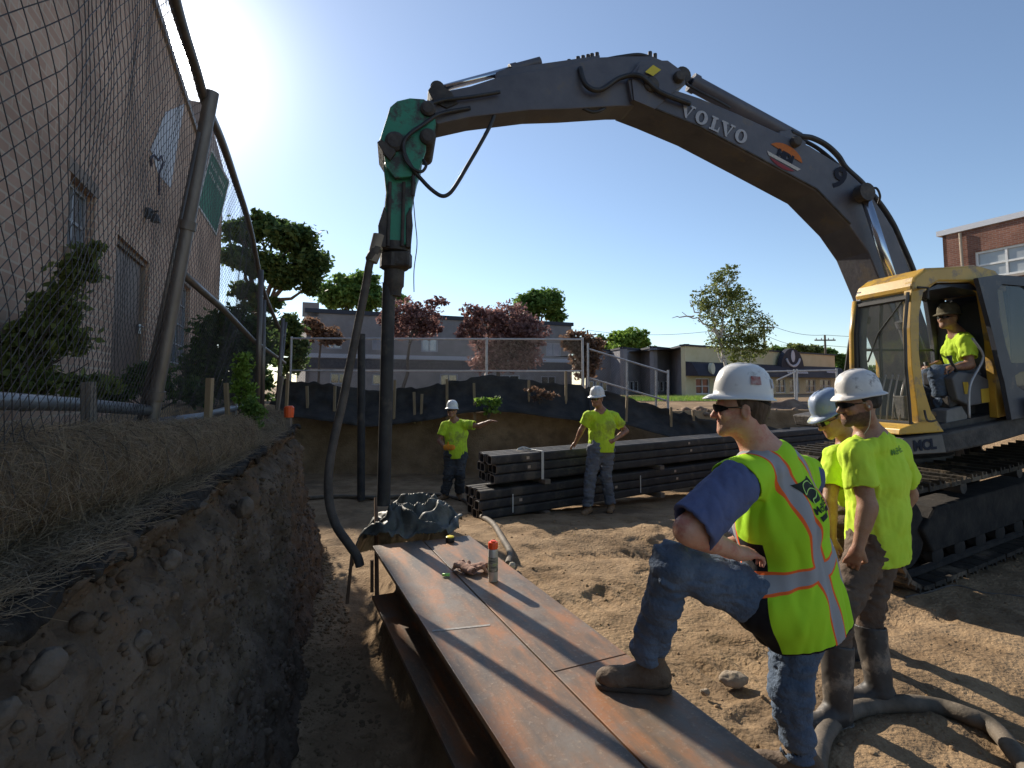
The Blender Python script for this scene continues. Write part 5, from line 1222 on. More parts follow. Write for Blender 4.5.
# work gloves
glove_m = mat('glove_leather', (0.24, 0.12, 0.08), (0.38, 0.23, 0.17), scale=14, rough=0.85, bump=0.4, bscale=50)
def glove(c, a, label, curl, seed):
    s = SDF((c.x - 0.16, c.y - 0.16, BT - 0.01), (c.x + 0.16, c.y + 0.16, BT + 0.16), 0.0035); ca, sa = math.cos(a), math.sin(a)
    def W(x, y, z): return (c.x + x * ca - y * sa, c.y + x * sa + y * ca, BT + z)
    s.cap(W(-0.035, 0, 0.03), W(0.02, 0, 0.045), 0.036, 0.034, k=0.015, flat=((0, 0, 1), 0.6))
    s.cap(W(-0.09, 0, 0.028), W(-0.04, 0, 0.032), 0.040, 0.034, k=0.02, flat=((0, 0, 1), 0.62))
    for i, y in enumerate((-0.03, -0.010, 0.010, 0.030)):
        L = (0.05, 0.062, 0.058, 0.045)[i]; h = 0.055 - curl * 0.01 * i
        s.cap(W(0.015, y, 0.04), W(0.015 + L * 0.55, y * 1.25, h), 0.0125, 0.012, k=0.008); s.cap(W(0.015 + L * 0.55, y * 1.25, h), W(0.015 + L, y * 1.45, 0.014), 0.012, 0.0105, k=0.006)
    s.cap(W(-0.02, -0.03, 0.035), W(0.005, -0.06, 0.05), 0.014, 0.013, k=0.01); s.cap(W(0.005, -0.06, 0.05), W(0.03, -0.072, 0.016), 0.013, 0.011, k=0.006)
    s.wrinkle(0.004, (28, 28, 28), seed); s.cap(W(-0.16, 0, 0.03), W(-0.085, 0, 0.03), 0.03, 0.028, k=0.004, op='s', flat=((0, 0, 1), 0.6))
    tag(s.build('work_glove', glove_m), label, 'glove', 'pair of work gloves on the beam')
c = tp(463, 572); glove(Vector((c.x, c.y, BT)), 2.4, 'left one of the two brown leather work gloves, fingers spread upward on the beam', 0.2, 2)
c = tp(479, 573); glove(Vector((c.x, c.y + 0.03, BT)), 0.4, 'right one of the two brown leather work gloves, lying against the spray can', 0.8, 5)
# lever / rods at the beam end in the trench
k = MB(); k.tube([at(352, 555, 4.6), at(347, 604, 4.5)], 0.014, 8); tag(k.build('steel_rod', mat('rusty_rod', (0.16, 0.09, 0.05), (0.24, 0.14, 0.08), scale=12)), 'thin steel rod leaning in the trench left of the tarp', 'rod')
k = MB(); k.tube([at(372, 560, 4.45), at(372, 592, 4.45)], 0.014, 8); tag(k.build('steel_rod', MATS['rusty_rod']), 'short upright rod against the end of the left beam', 'rod')
k = MB(); k.tube([at(376, 498, 5.3), at(377, 602, 4.55)], 0.018, 8); tag(k.build('steel_rod', MATS['rusty_rod']), 'long upright bar between the tarp and the trench', 'rod')
# ------------------------------------------------------------------ the upright piles
PX, PY = -1.17, 4.95
k = MB(); k.tube([at(383.5, 505, 4.95), at(389, 283, 4.95)], 0.060, 16); tag(k.build('driven_pile', pipe_m, auto=True), 'thick black pile hanging upright under the green hammer', 'pile')
k = empty('standing_pile', at(361, 498, 9.6), 'thinner black pile standing upright behind the driven one', 'pile')
a = MB(); a.tube([at(361, 500, 9.6), at(361.5, 334, 9.6)], 0.068, 14); a.build('tube', pipe_m, k, auto=True)
# ------------------------------------------------------------------ excavator
XB, XC = Vector((0.978, 0.208, 0)).normalized(), Vector((0.208, -0.978, 0)).normalized()   # backward, towards its left side
XA = Vector((-1.17, 4.95, 0))
exc = empty('excavator', Vector((5.4, 6.3, -1.74)), 'yellow and dark grey crawler excavator with a long bent boom holding a green hammer', 'excavator')
def bp(px, py, off=0.21): return onp(px, py, XA + XC * off, XC)
def bpl(l, off=0.21): return [bp(x, y, off) for x, y in l]
boom_m = mat('boom_paint', (0.075, 0.073, 0.088), (0.118, 0.113, 0.126), scale=2.6, rough=0.5, spec=0.5, bump=0.12, bscale=20, col3=(0.135, 0.115, 0.10), scale3=3.2, amt3=0.2, detail=9)
grime_m = mat('grime', (0.035, 0.032, 0.032), (0.085, 0.075, 0.066), scale=9, rough=0.7, bump=0.4)
rubber = mat('rubber_hose', (0.015, 0.015, 0.018), (0.04, 0.038, 0.038), scale=9, rough=0.45)
chrome = mat('chrome', (0.55, 0.57, 0.60), rough=0.18, metal=1.0)
yel_m = mat('yellow_paint', (0.46, 0.27, 0.035), (0.58, 0.35, 0.055), scale=2.4, rough=0.42, spec=0.5, col3=(0.26, 0.17, 0.08), scale3=5.5, amt3=0.42, coat=0.08, detail=9)
slate_m = mat('slate_paint', (0.040, 0.046, 0.062), (0.065, 0.07, 0.088), scale=2.5, rough=0.45, col3=(0.12, 0.11, 0.10), scale3=5, amt3=0.2)
green_m = mat('hammer_green', (0.03, 0.21, 0.13), (0.055, 0.30, 0.19), scale=3.5, rough=0.5, col3=(0.05, 0.045, 0.042), scale3=3.4, amt3=0.6, detail=8, bump=0.2)
under_m = mat('boom_lit_tan', (0.20, 0.165, 0.12), (0.32, 0.27, 0.20), scale=5, rough=0.85, bump=0.2)  # tan of the lit boom underside, put into the colour
boom_top = [(640, 60), (668, 60), (683, 71), (686, 84), (676, 90), (700, 98), (736, 113), (775, 131), (810, 146), (842, 166), (868, 190), (893, 228), (909, 268), (920, 305), (934, 345), (944, 378), (936, 392)]
boom_bot = [(920, 384), (905, 345), (894, 318), (884, 290), (868, 252), (850, 226), (816, 191), (757, 159), (699, 128), (655, 109), (632, 100), (628, 80)]
k = MB(); k.prism(bpl(boom_top + boom_bot), XC * -0.44); boom = k.build('boom', boom_m, exc, bevel=0.012)
# added plate along the lower boom, its tan painting in the lit underside
k = MB(); bl = [(920, 384), (905, 345), (894, 318), (884, 290), (868, 252), (850, 226)]
for a, b in zip(bl[:-1], bl[1:]):
    A_, B_ = bp(*a, 0.19), bp(*b, 0.19); nrm_ = (B_ - A_).cross(XC).normalized(); nrm_ = nrm_ if nrm_.x < 0 else -nrm_
    k.prism([A_, B_, B_ + nrm_ * 0.012, A_ + nrm_ * 0.012], XC * -0.40)
k.build('lit_underside', under_m, boom)
# side flange lines
k = MB(); k.tube([p + XC * 0.006 for p in bpl([(640, 103), (699, 126.5), (757, 157), (816, 189), (850, 224)])], 0.012, 6); k.build('weld_bead', grime_m, boom)
stick = [(429, 101), (440, 92), (470, 86), (504, 75), (566, 65), (599, 57), (625, 56), (652, 56), (672, 64), (680, 72), (676, 86), (655, 101), (632, 106), (616, 106), (566, 109), (529, 110), (470, 117), (438, 124), (426, 116)]
k = MB(); k.prism(bpl(stick, 0.15), XC * -0.30); st = k.build('stick', boom_m, exc, bevel=0.01)
# boom head cheek plates over the stick
k = MB(); k.prism(bpl([(632, 80), (640, 66), (655, 62), (668, 70), (676, 90), (655, 109), (634, 100)], 0.232), XC * -0.02); k.build('cheek_plate', boom_m, boom, bevel=0.004)
for (x, y, r) in ((652, 84, 0.08), (866, 193, 0.11), (680, 76, 0.06), (797, 141, 0.06)):
    c_ = bp(x, y, 0.25); k = MB(); k.lathe(c_, [(r, -0.05), (r, 0.0), (r * 0.8, 0.02), (r * 0.4, 0.025)], 18, axis=XC); k.build('pivot_pin', grime_m, boom, auto=True)
def cyl(name, a, b, r, rodr, split, parent, off=(0, 0, 0), rm=chrome, bm_=boom_m):
    """barrel from a to split, rod on to b"""
    a, b = Vector(a), Vector(b); s = a.lerp(b, split); k = MB(); k.tube([a, s], r, 18); k.tube([s - (b - a).normalized() * 0.07, s], r * 1.15, 18); o = k.build(name, bm_, parent, auto=True)
    k = MB(); k.tube([s, b], rodr, 14); k.build('rod', rm, o, smooth=True)
    k = MB(); k.lathe(b - (b - a).normalized() * 0, [(rodr * 2.0, -0.05), (rodr * 2.0, 0.05)], 16, axis=XC); k.build('rod_eye', grime_m, o, auto=True); return o
cyl('stick_cylinder', bp(797, 140, 0.0), bp(681, 77, 0.0), 0.085, 0.045, 0.92, exc)
k = MB(); k.prism(bpl([(780, 131), (790, 130), (806, 142), (806, 150), (780, 138)], 0.12), XC * -0.24); k.build('cylinder_bracket', boom_m, boom, bevel=0.005)
cyl('boom_cylinder', bp(935, 412, 0.34), bp(864, 193, 0.34), 0.085, 0.048, 0.42, exc)
cyl('boom_cylinder', bp(905, 420, -0.36), bp(838, 200, -0.36), 0.085, 0.048, 0.42, exc)
cyl('bucket_cylinder', bp(540, 62, 0.0), bp(437, 90, 0.0), 0.05, 0.034, 0.30, exc)
k = MB(); k.prism(bpl([(496, 72), (508, 68), (566, 60), (600, 55), (600, 62), (566, 70), (506, 82), (496, 84)], 0.10), XC * -0.2); k.build('cylinder_mount', boom_m, st, bevel=0.006)
k = MB(); k.prism(bpl([(428, 90), (433, 83), (440, 84), (452, 92), (458, 103), (447, 108), (434, 102)], 0.17), XC * -0.34); k.build('link', grime_m, exc, bevel=0.008)
# fittings standing on top of the stick
for i, (x, y, h) in enumerate(((569, 66, 6), (578, 62, 5), (583, 60, 4), (588, 60, 5), (592, 58, 4), (597, 57, 4), (650, 56, 4), (655, 57, 3))):
    k = MB(); k.tube([bp(x, y + 3, 0.05 - 0.04 * (i % 3)), bp(x, y - h, 0.05 - 0.04 * (i % 3))], 0.022, 7); k.build('hose_fitting', grime_m, st, auto=True)
k = MB(); k.prism(bpl([(645, 72), (653, 65), (661, 70), (653, 76)], 0.256), XC * 0.003); k.build('warning_sticker', mat('warn_yellow', (0.62, 0.5, 0.04), rough=0.5), boom)
# hydraulic hoses
def hose(pts, r, parent=exc, m=rubber, name='hose', off=0.1):
    k = MB(); k.tube(spline([bp(p[0], p[1], p[2] if len(p) > 2 else off) for p in pts], 6), r, 9); return k.build(name, m, parent, smooth=True)
hose([(791, 132), (800, 136), (812, 138), (826, 145), (838, 156), (846, 168), (862, 183), (880, 204), (893, 224), (903, 246), (910, 262), (917, 280)], 0.030)
hose([(780, 131), (800, 139), (820, 150), (845, 172), (868, 194), (890, 226), (905, 258), (913, 284)], 0.022, off=0.0)
hose([(868, 190, 0.2), (876, 188, 0.25), (880, 196, 0.25), (878, 204, 0.2)], 0.012)
hose([(580, 68, 0.17), (586, 85, 0.22), (600, 90, 0.22), (620, 78, 0.22), (640, 76, 0.27), (660, 92, 0.27), (690, 104, 0.26)], 0.026)
hose([(566, 104, 0.1), (580, 107, 0.12), (592, 112, 0.12), (602, 110, 0.12), (607, 105, 0.1)], 0.018)
hose([(604, 60, 0.1), (620, 57, 0.1), (640, 55, 0.1), (655, 60, 0.1)], 0.02)
hose([(686, 84, 0.1), (700, 92, 0.1), (716, 100, 0.1), (730, 108, 0.1)], 0.014)
# lettering on the boom
def bdir(a, b, off=0.218): return (bp(*b, off) - bp(*a, off))
o1, o2 = (684, 104), (752, 136); mid_ = bp(715, 124, 0.222)
xd = bdir(o1, o2); L_ = xd.length
dg_m = mat('decal_grey', (0.42, 0.42, 0.44), (0.34, 0.34, 0.36), scale=30, rough=0.5)
def ring_poly(k, f, cx, w, h, t_side, t_top, n=28):
    for i in range(n):
        a0, a1 = 2 * math.pi * i / n, 2 * math.pi * (i + 1) / n
        k.prism([f(cx + w / 2 * math.cos(a0), h / 2 + h / 2 * math.sin(a0)), f(cx + w / 2 * math.cos(a1), h / 2 + h / 2 * math.sin(a1)),
                 f(cx + (w / 2 - t_side) * math.cos(a1), h / 2 + (h / 2 - t_top) * math.sin(a1)), f(cx + (w / 2 - t_side) * math.cos(a0), h / 2 + (h / 2 - t_top) * math.sin(a0))], XC * 0.002)
def wide_serif(parent):
    """wide slab-serif capitals V O L V O laid on the boom side"""
    x = xd.normalized(); y = XC.cross(x); y = y if y.z > 0 else -y; Lw = L_; h = Lw * 0.185; f = lambda a, b: mid_ + x * (a * Lw - Lw / 2) + y * (b * h - h / 2)
    def V(c):
        k = MB(); w = 0.088
        k.prism([f(c - w, 0.90), f(c - w * 0.30, 0.90), f(c + w * 0.26, 0.0), f(c - w * 0.06, 0.0)], XC * 0.002); k.prism([f(c + w * 0.10, 0.0), f(c - w * 0.03, 0.02), f(c + w * 0.60, 0.90), f(c + w * 0.82, 0.90)], XC * 0.0024)
        k.prism([f(c - w * 1.15, 1.0), f(c - w * 0.1, 1.0), f(c - w * 0.1, 0.87), f(c - w * 1.15, 0.87)], XC * 0.0028); k.prism([f(c + w * 0.35, 1.0), f(c + w * 1.1, 1.0), f(c + w * 1.1, 0.87), f(c + w * 0.35, 0.87)], XC * 0.0028); k.build('lettering', dg_m, parent)
    def O(c): k = MB(); ring_poly(k, lambda a, b: f(a, b), c, 0.17, 1.0, 0.048, 0.14); k.build('lettering', dg_m, parent)
    V(0.10); O(0.305)
    k = MB(); c = 0.49
    k.prism([f(c - 0.055, 1.0), f(c + 0.035, 1.0), f(c + 0.035, 0.87), f(c - 0.055, 0.87)], XC * 0.0028); k.prism([f(c - 0.032, 0.90), f(c + 0.014, 0.90), f(c + 0.014, 0.1), f(c - 0.032, 0.1)], XC * 0.002)
    k.prism([f(c - 0.055, 0.13), f(c + 0.085, 0.13), f(c + 0.085, 0.0), f(c - 0.055, 0.0)], XC * 0.0028); k.prism([f(c + 0.062, 0.13), f(c + 0.085, 0.13), f(c + 0.085, 0.42), f(c + 0.075, 0.42)], XC * 0.002); k.build('lettering', dg_m, parent)
    V(0.68); O(0.885)
wide_serif(boom)
def decal(name, c, xd_, pts, m, off=0.0015, parent=boom):
    x = xd_.normalized(); z = XC; y = z.cross(x); y = y if y.z > 0 else -y; k = MB(); k.prism([c + x * a + y * b + z * off for a, b in pts], XC * 0.0015); return k.build(name, m, parent)
cd = bp(785, 157, 0.213); xd2 = bdir((766, 147), (806, 169)); hw = xd2.length * 0.42; hh = hw * 0.62
decal('emblem', cd, xd2, [(hw * math.cos(R(a)), hh * math.sin(R(a))) for a in range(14, 170, 12)], mat('decal_orange', (0.52, 0.15, 0.03), (0.42, 0.13, 0.04), scale=30), 0.002)
decal('emblem', cd, xd2, [(-hw, -hh * 0.28), (hw, -hh * 0.28), (hw * 0.86, -hh * 0.55), (-hw * 0.86, -hh * 0.55)], mat('decal_white', (0.55, 0.53, 0.5), (0.4, 0.38, 0.36), scale=60), 0.002)
decal('emblem', cd, xd2, [(hw * math.cos(R(a)), hh * math.sin(R(a))) for a in range(220, 325, 12)], mat('decal_red', (0.25, 0.04, 0.05)), 0.0018)
text_mesh('lettering', 'HDI', hh * 0.85, mat('decal_dark', (0.012, 0.015, 0.03)), boom, cd + XC * 0.004, xd2, Vector((0.2, 0, 1)), 0.001, bold=0.01)
text_mesh('lettering', '9', 0.34, MATS['decal_dark'], boom, bp(839, 179, 0.222), xd2, Vector((0.4, 0, 1)), 0.001, bold=0.008)

# ---- hammer
hm_root = empty('hammer_tmp', (0, 0, 0)) if False else None
k = MB(); k.prism(bpl([(387, 117), (390, 107), (397, 101), (410, 98), (424, 99), (431, 104), (434, 112), (436, 124), (435, 133), (426, 142), (426, 150), (420, 168), (414, 176), (395, 178), (386, 166), (383, 150), (379, 142)], 0.21), XC * -0.05); b1 = k.build('hammer_bracket', green_m, exc, bevel=0.006)
k = MB(); k.prism(bpl([(387, 117), (390, 107), (397, 101), (410, 98), (424, 99), (431, 104), (434, 112), (436, 124), (435, 133), (426, 142), (426, 150), (420, 168), (414, 176), (395, 178), (386, 166), (383, 150), (379, 142)], -0.16), XC * -0.05); k.build('hammer_bracket', green_m, exc, bevel=0.006)
k = MB(); k.prism(bpl([(388, 118), (393, 104), (412, 100), (430, 104), (432, 112), (412, 122), (392, 128)], 0.16), XC * -0.32); k.build('cover_plate', mat('rust_red', (0.14, 0.05, 0.045), (0.22, 0.09, 0.08), scale=5), b1, bevel=0.006)
for (x, y, r) in ((428, 108, 0.07), (395, 141, 0.09), (428, 136, 0.075)):
    k = MB(); k.lathe(bp(x, y, 0.24), [(r, -0.5), (r, 0.0), (r * 0.7, 0.02)], 16, axis=XC); k.build('pin', grime_m, b1, auto=True)
k = MB(); k.prism(bpl([(377, 142), (381, 139), (392, 146), (396, 152), (390, 160), (383, 152)], 0.25), XC * -0.50); k.build('ear_plate', grime_m, b1, bevel=0.005)
def hp(px, py): return bp(px, py, 0.0)
def rbox(name, l, th, m, parent, bev=0.02):
    k = MB(); k.prism(bpl(l, th / 2), XC * -th); return k.build(name, m, parent, bevel=bev)
hb_ = rbox('hammer_body', [(384, 160), (423, 152), (422, 165), (418, 176), (414, 195), (412, 210), (413, 225), (411, 245), (380, 245), (380, 232), (384, 210), (386, 190), (384, 172)], 0.27, green_m, exc, 0.03)
rbox('side_rail', [(379, 247), (378, 225), (384, 206), (388, 215), (386, 247)], 0.30, grime_m, hb_, 0.01)
rbox('side_rail', [(406, 247), (406, 215), (411, 206), (413, 225), (411, 247)], 0.30, grime_m, hb_, 0.01)
k = MB(); k.tube([hp(397, 178), hp(396, 250)], 0.03, 10); k.build('tie_rod', grime_m, hb_)
k = MB(); k.tube([bp(404, 182, 0.15), bp(402, 246, 0.15)], 0.016, 10); k.build('tie_rod', grime_m, hb_)
k = MB(); k.tube([bp(390, 182, 0.15), bp(388, 246, 0.15)], 0.016, 10); k.build('tie_rod', grime_m, hb_)
k = MB(); a_, b_ = hp(395.5, 244), hp(393, 302); ax_ = (b_ - a_).normalized()
def L(t): return a_ + (b_ - a_) * t
k.tube([L(0), L(0.14), L(0.16)], [0.145, 0.145, 0.12], 24); c1 = k.build('collar', grime_m, hb_, auto=True)
k = MB(); k.tube([L(0.16), L(0.20), L(0.42), L(0.46)], [0.10, 0.14, 0.14, 0.10], 8); k.build('drive_cap', grime_m, exc, auto=True)
k = MB(); k.box(L(0.3) + Vector((0.08, -0.05, 0)), (0.16, 0.16, 0.14)); k.build('clamp', grime_m, exc, bevel=0.02)
k = MB(); k.tube([L(0.44), L(0.72), L(0.76), L(0.9)], [0.095, 0.095, 0.08, 0.07], 16); k.build('sleeve', grime_m, exc, auto=True)
# hoses around the hammer
hose([(495, 114, 0.12), (489, 128, 0.12), (478, 148, 0.14), (468, 165, 0.16), (458, 182, 0.18), (450, 193, 0.18), (442, 196, 0.18), (432, 190, 0.18), (422, 180, 0.2), (412, 168, 0.24), (404, 152, 0.26), (404, 142, 0.26), (410, 134, 0.26), (424, 124, 0.24), (440, 114, 0.2), (470, 108, 0.16)], 0.019)
hose([(405, 141, 0.24), (403, 152, 0.26), (408, 164, 0.26), (420, 172, 0.24), (426, 166, 0.24), (423, 160, 0.2)], 0.014)
hose([(430, 104, 0.22), (445, 100, 0.2), (470, 97, 0.2), (500, 92, 0.2)], 0.018)
hose([(414, 184, 0.2), (413, 176, 0.2), (416, 170, 0.2)], 0.018)
k = MB(); k.tube(spline([bp(413, 182, 0.2), bp(413, 196, 0.2)], 3), 0.018, 8); k.build('hook', grime_m, exc)
k = MB(); k.tube(spline([bp(413, 196, 0.2), bp(415, 220, 0.2), bp(417, 244, 0.2), bp(414, 270, 0.2), bp(414, 292, 0.2)], 6), 0.0045, 5); k.build('rope', grime_m, exc)
# long hose hanging from the drive cap into the trench
hl = [(378, 240, 0.1), (376, 250, 0.12), (370, 262, 0.12), (366, 285, 0.12), (358, 325, 0.15), (350, 365, 0.2), (342, 405, 0.25), (334, 440, 0.3), (329, 470, 0.35), (329, 500, 0.4), (336, 525, 0.45), (348, 543, 0.5), (357, 556, 0.5), (360, 566, 0.5)]
P_ = spline([bp(*p) for p in hl], 8); k = MB(); k.tube(P_, [0.05 if i < 16 else 0.036 for i in range(len(P_))], 12); k.build('feed_hose', hose_d, exc, smooth=True)
k = MB(); k.tube([bp(380, 236, 0.1), bp(372, 262, 0.12)], [0.065, 0.05], 12); k.build('hose_coupling', mat('tan_clamp', (0.24, 0.2, 0.16), (0.32, 0.27, 0.21), scale=9), exc, auto=True)

# ---- cab
CQ = Vector((3.69, 4.61, 0)); CW = 0.57
def cp(px, py, off=0.0): return onp(px, py, CQ - XC * off, XC)          # point of the plane off metres inside the near side
def cs(px, py, off=0.0): return onp(px, py, CQ, XC) - XC * off          # near-side point shifted inwards
def cpl(l, off=0.0): return [cs(x, y, off) for x, y in l]
cab = MB(); outer = [(899, 434), (914, 430), (908, 400), (911, 340), (912, 300), (915, 277), (925, 269), (975, 266), (993, 272), (1004, 290), (1006, 340), (1008, 380), (1009, 418), (985, 424), (942, 431), (920, 433)]
ringo = [(920, 433), (917, 405), (912, 367), (910, 328), (912, 282), (925, 268), (975, 266), (994, 272), (1003, 290), (1010, 340), (1014, 414)]
ringi = [(943, 430), (931, 411), (923, 385), (919, 354), (919, 315), (923, 293), (936, 283), (972, 282), (984, 292), (992, 340), (998, 418)]
def band(name, o, i, th, off, m, parent, bev=0.006):
    k = MB(); O_, I_ = cpl(o, off), cpl(i, off)
    for a in range(len(o) - 1): k.prism([O_[a], O_[a + 1], I_[a + 1], I_[a]], -XC * th)
    bm_ = None; ob = k.build(name, m, parent, bevel=0); 
    bmm = bmesh.new(); bmm.from_mesh(ob.data); bmesh.ops.remove_doubles(bmm, verts=bmm.verts, dist=1e-4)
    seen = {}
    for f in list(bmm.faces):
        key = tuple(sorted(v.index for v in f.verts)); seen.setdefault(key, []).append(f)
    for fs in seen.values():
        if len(fs) > 1: bmesh.ops.delete(bmm, geom=fs, context='FACES_ONLY')
    bmesh.ops.recalc_face_normals(bmm, faces=bmm.faces); bmm.to_mesh(ob.data); bmm.free()
    if bev: b = ob.modifiers.new('bevel', 'BEVEL'); b.width = bev; b.segments = 2; b.limit_method = 'ANGLE'; b.angle_limit = R(40)
    return ob
cabo = empty('cab', cs(960, 425, CW / 2)); cabo.parent = exc; cabo.location = cs(960, 425, CW / 2) - worldpos(exc)
band('side_frame', ringo, ringi, 0.07, 0.0, yel_m, cabo)
band('side_frame', ringo, ringi, 0.05, CW - 0.05, slate_m, cabo)
k = MB(); k.prism(cpl([(899, 435), (900, 429), (919, 422), (931, 418), (943, 430), (944, 432)], -0.006), -XC * (CW + 0.012)); k.build('front_sill', yel_m, cabo, bevel=0.01)
k = MB(); k.prism(cpl([(911, 286), (914, 277), (925, 268.5), (975, 265), (995, 270.5), (1006, 284), (1006, 292), (990, 287), (972, 282), (938, 282), (926, 289), (912, 292)], -0.01), -XC * (CW + 0.02)); k.build('roof', yel_m, cabo, bevel=0.02)
k = MB(); k.prism(cpl([(925, 291), (940, 284), (972, 284), (988, 292), (988, 290), (972, 283)], 0.02), -XC * (CW - 0.04)); k.build('headliner', slate_m, cabo)
# windshield frame: far pillar and header, black seal, glass
def fpt(px, py, f): return cs(px, py, CW * f)
NP = [(911, 292), (909, 328), (911, 367), (915, 400), (899, 428)]
NP = [(911, 292), (908, 328), (909, 367), (912, 400), (914, 427)]
k = MB()
k.tube([fpt(*p, 0.985) for p in NP], 0.035, 8); k.build('far_pillar', yel_m, cabo, smooth=True)
k = MB(); k.tube([fpt(*p, 0.03) + XB * -0.012 for p in NP], 0.014, 6); k.tube([fpt(*p, 0.93) for p in NP], 0.02, 6); k.tube([fpt(911, 297, 0.03), fpt(911, 297, 0.95)], 0.025, 6); k.tube([fpt(914, 424, 0.03), fpt(914, 424, 0.95)], 0.02, 6)
k.build('window_seal', MATS['black_metal'], cabo)
cab_glass = glassmat('cab_glass', (0.10, 0.12, 0.115), 0.14, 0.03)
k = MB()
for a, b in zip(NP[:-1], NP[1:]): k.prism([fpt(*a, 0.04), fpt(*b, 0.04), fpt(*b, 0.94), fpt(*a, 0.94)], XB * 0.005)
k.build('windshield', cab_glass, cabo)
# side window glass on the far side
k = MB(); k.prism(cpl([(919, 315), (923, 293), (936, 283), (972, 282), (984, 292), (992, 340), (994, 385), (921, 375)], CW - 0.03), -XC * 0.004); k.build('far_window', cab_glass, cabo)
k = MB(); k.prism(cpl([(921, 375), (994, 385), (998, 418), (943, 430), (931, 411)], CW - 0.04), -XC * 0.02); k.build('far_panel', slate_m, cabo)
k = MB(); k.tube([fpt(934, 284, 0.9), fpt(936, 340, 0.96), fpt(938, 378, 0.96)], 0.018, 6); k.tube([fpt(921, 346, 0.96), fpt(993, 346, 0.96)], 0.012, 6); k.build('window_bars', MATS['black_metal'], cabo)
# header bar / wiper
k = MB(); k.tube([fpt(911, 297, 0.1), fpt(908, 330, 0.5), fpt(911, 360, 0.75)], 0.008, 5); k.build('wiper', MATS['black_metal'], cabo)
# floor and back wall
k = MB(); k.prism(cpl([(905, 428), (943, 426), (1005, 414), (1005, 420), (943, 432), (905, 434)], 0.07), -XC * (CW - 0.13)); k.build('floor', grime_m, cabo)
k = MB(); k.prism(cpl([(992, 300), (1004, 300), (1012, 415), (1000, 418)], 0.07), -XC * (CW - 0.13)); k.build('back_wall', slate_m, cabo)
# seat, consoles, levers
seat_m = mat('seat_fabric', (0.03, 0.03, 0.032), (0.055, 0.055, 0.058), scale=30, rough=0.9)
def cbox(name, l, f0, f1, m, bev=0.01, parent=cabo):
    k = MB(); k.prism([cp(x, y, CW * f0) for x, y in l], -XC * CW * (f1 - f0)); return k.build(name, m, parent, bevel=bev)
cbox('seat_cushion', [(955, 372), (985, 368), (990, 378), (986, 386), (956, 386)], 0.25, 0.80, seat_m, 0.02)
cbox('seat_back', [(976, 372), (980, 340), (982, 318), (989, 318), (993, 345), (992, 374)], 0.28, 0.78, seat_m, 0.02)
cbox('seat_base', [(958, 387), (985, 386), (988, 412), (962, 416)], 0.35, 0.72, grime_m, 0.01)
cg = mat('console_grey', (0.10, 0.10, 0.105), (0.14, 0.14, 0.145), scale=5, rough=0.6)
cbox('console', [(952, 378), (958, 372), (978, 374), (990, 380), (993, 402), (970, 406), (958, 400)], 0.10, 0.24, cg, 0.012)
cbox('console', [(952, 378), (958, 372), (978, 374), (990, 380), (993, 402), (970, 406), (958, 400)], 0.80, 0.92, cg, 0.012)
cbox('warning_label', [(981, 389), (989, 388), (990, 402), (982, 403)], 0.090, 0.096, mat('label_yellow', (0.55, 0.36, 0.04)), 0)
cbox('warning_label', [(963, 382), (968, 382), (970, 394), (965, 394)], 0.090, 0.096, MATS['label_yellow'], 0)
k = MB(); k.tube(spline([fpt(975, 338, 0.04), fpt(984, 352, 0.03), fpt(984, 362, 0.03), fpt(972, 386, 0.03), fpt(972, 418, 0.04)], 5), 0.010, 7); k.build('grab_rail', galv_far, cabo, smooth=True)
k = MB(); k.tube([cp(958, 374, 0.12), cp(951, 362, 0.12), cp(949, 356, 0.12)], [0.012, 0.012, 0.022], 8); k.build('joystick', MATS['black_metal'], cabo, smooth=True)
k = MB(); k.tube([cp(948, 384, 0.5), cp(928, 372, 0.5), cp(926, 362, 0.5)], [0.012, 0.012, 0.022], 8); k.build('joystick', MATS['black_metal'], cabo, smooth=True)
for f in (0.3, 0.42, 0.52, 0.64): k = MB(); k.tube([fpt(918, 424, f), fpt(920, 394, f), fpt(924, 374, f)], 0.008, 6); k.build('travel_lever', galv_far, cabo, smooth=True)
k = MB(); k.box(fpt(924, 408, 0.3), (0.12, 0.14, 0.20)); k.build('pedal_box', grime_m, cabo, bevel=0.01)
cbox('toolbox', [(947, 410), (962, 406), (968, 416), (966, 425), (946, 428)], 0.15, 0.4, mat('dusty_grey', (0.16, 0.155, 0.15), (0.25, 0.24, 0.22), scale=8), 0.008)
cbox('toolbox', [(948, 396), (958, 392), (960, 404), (950, 408)], 0.2, 0.5, grime_m, 0.008)
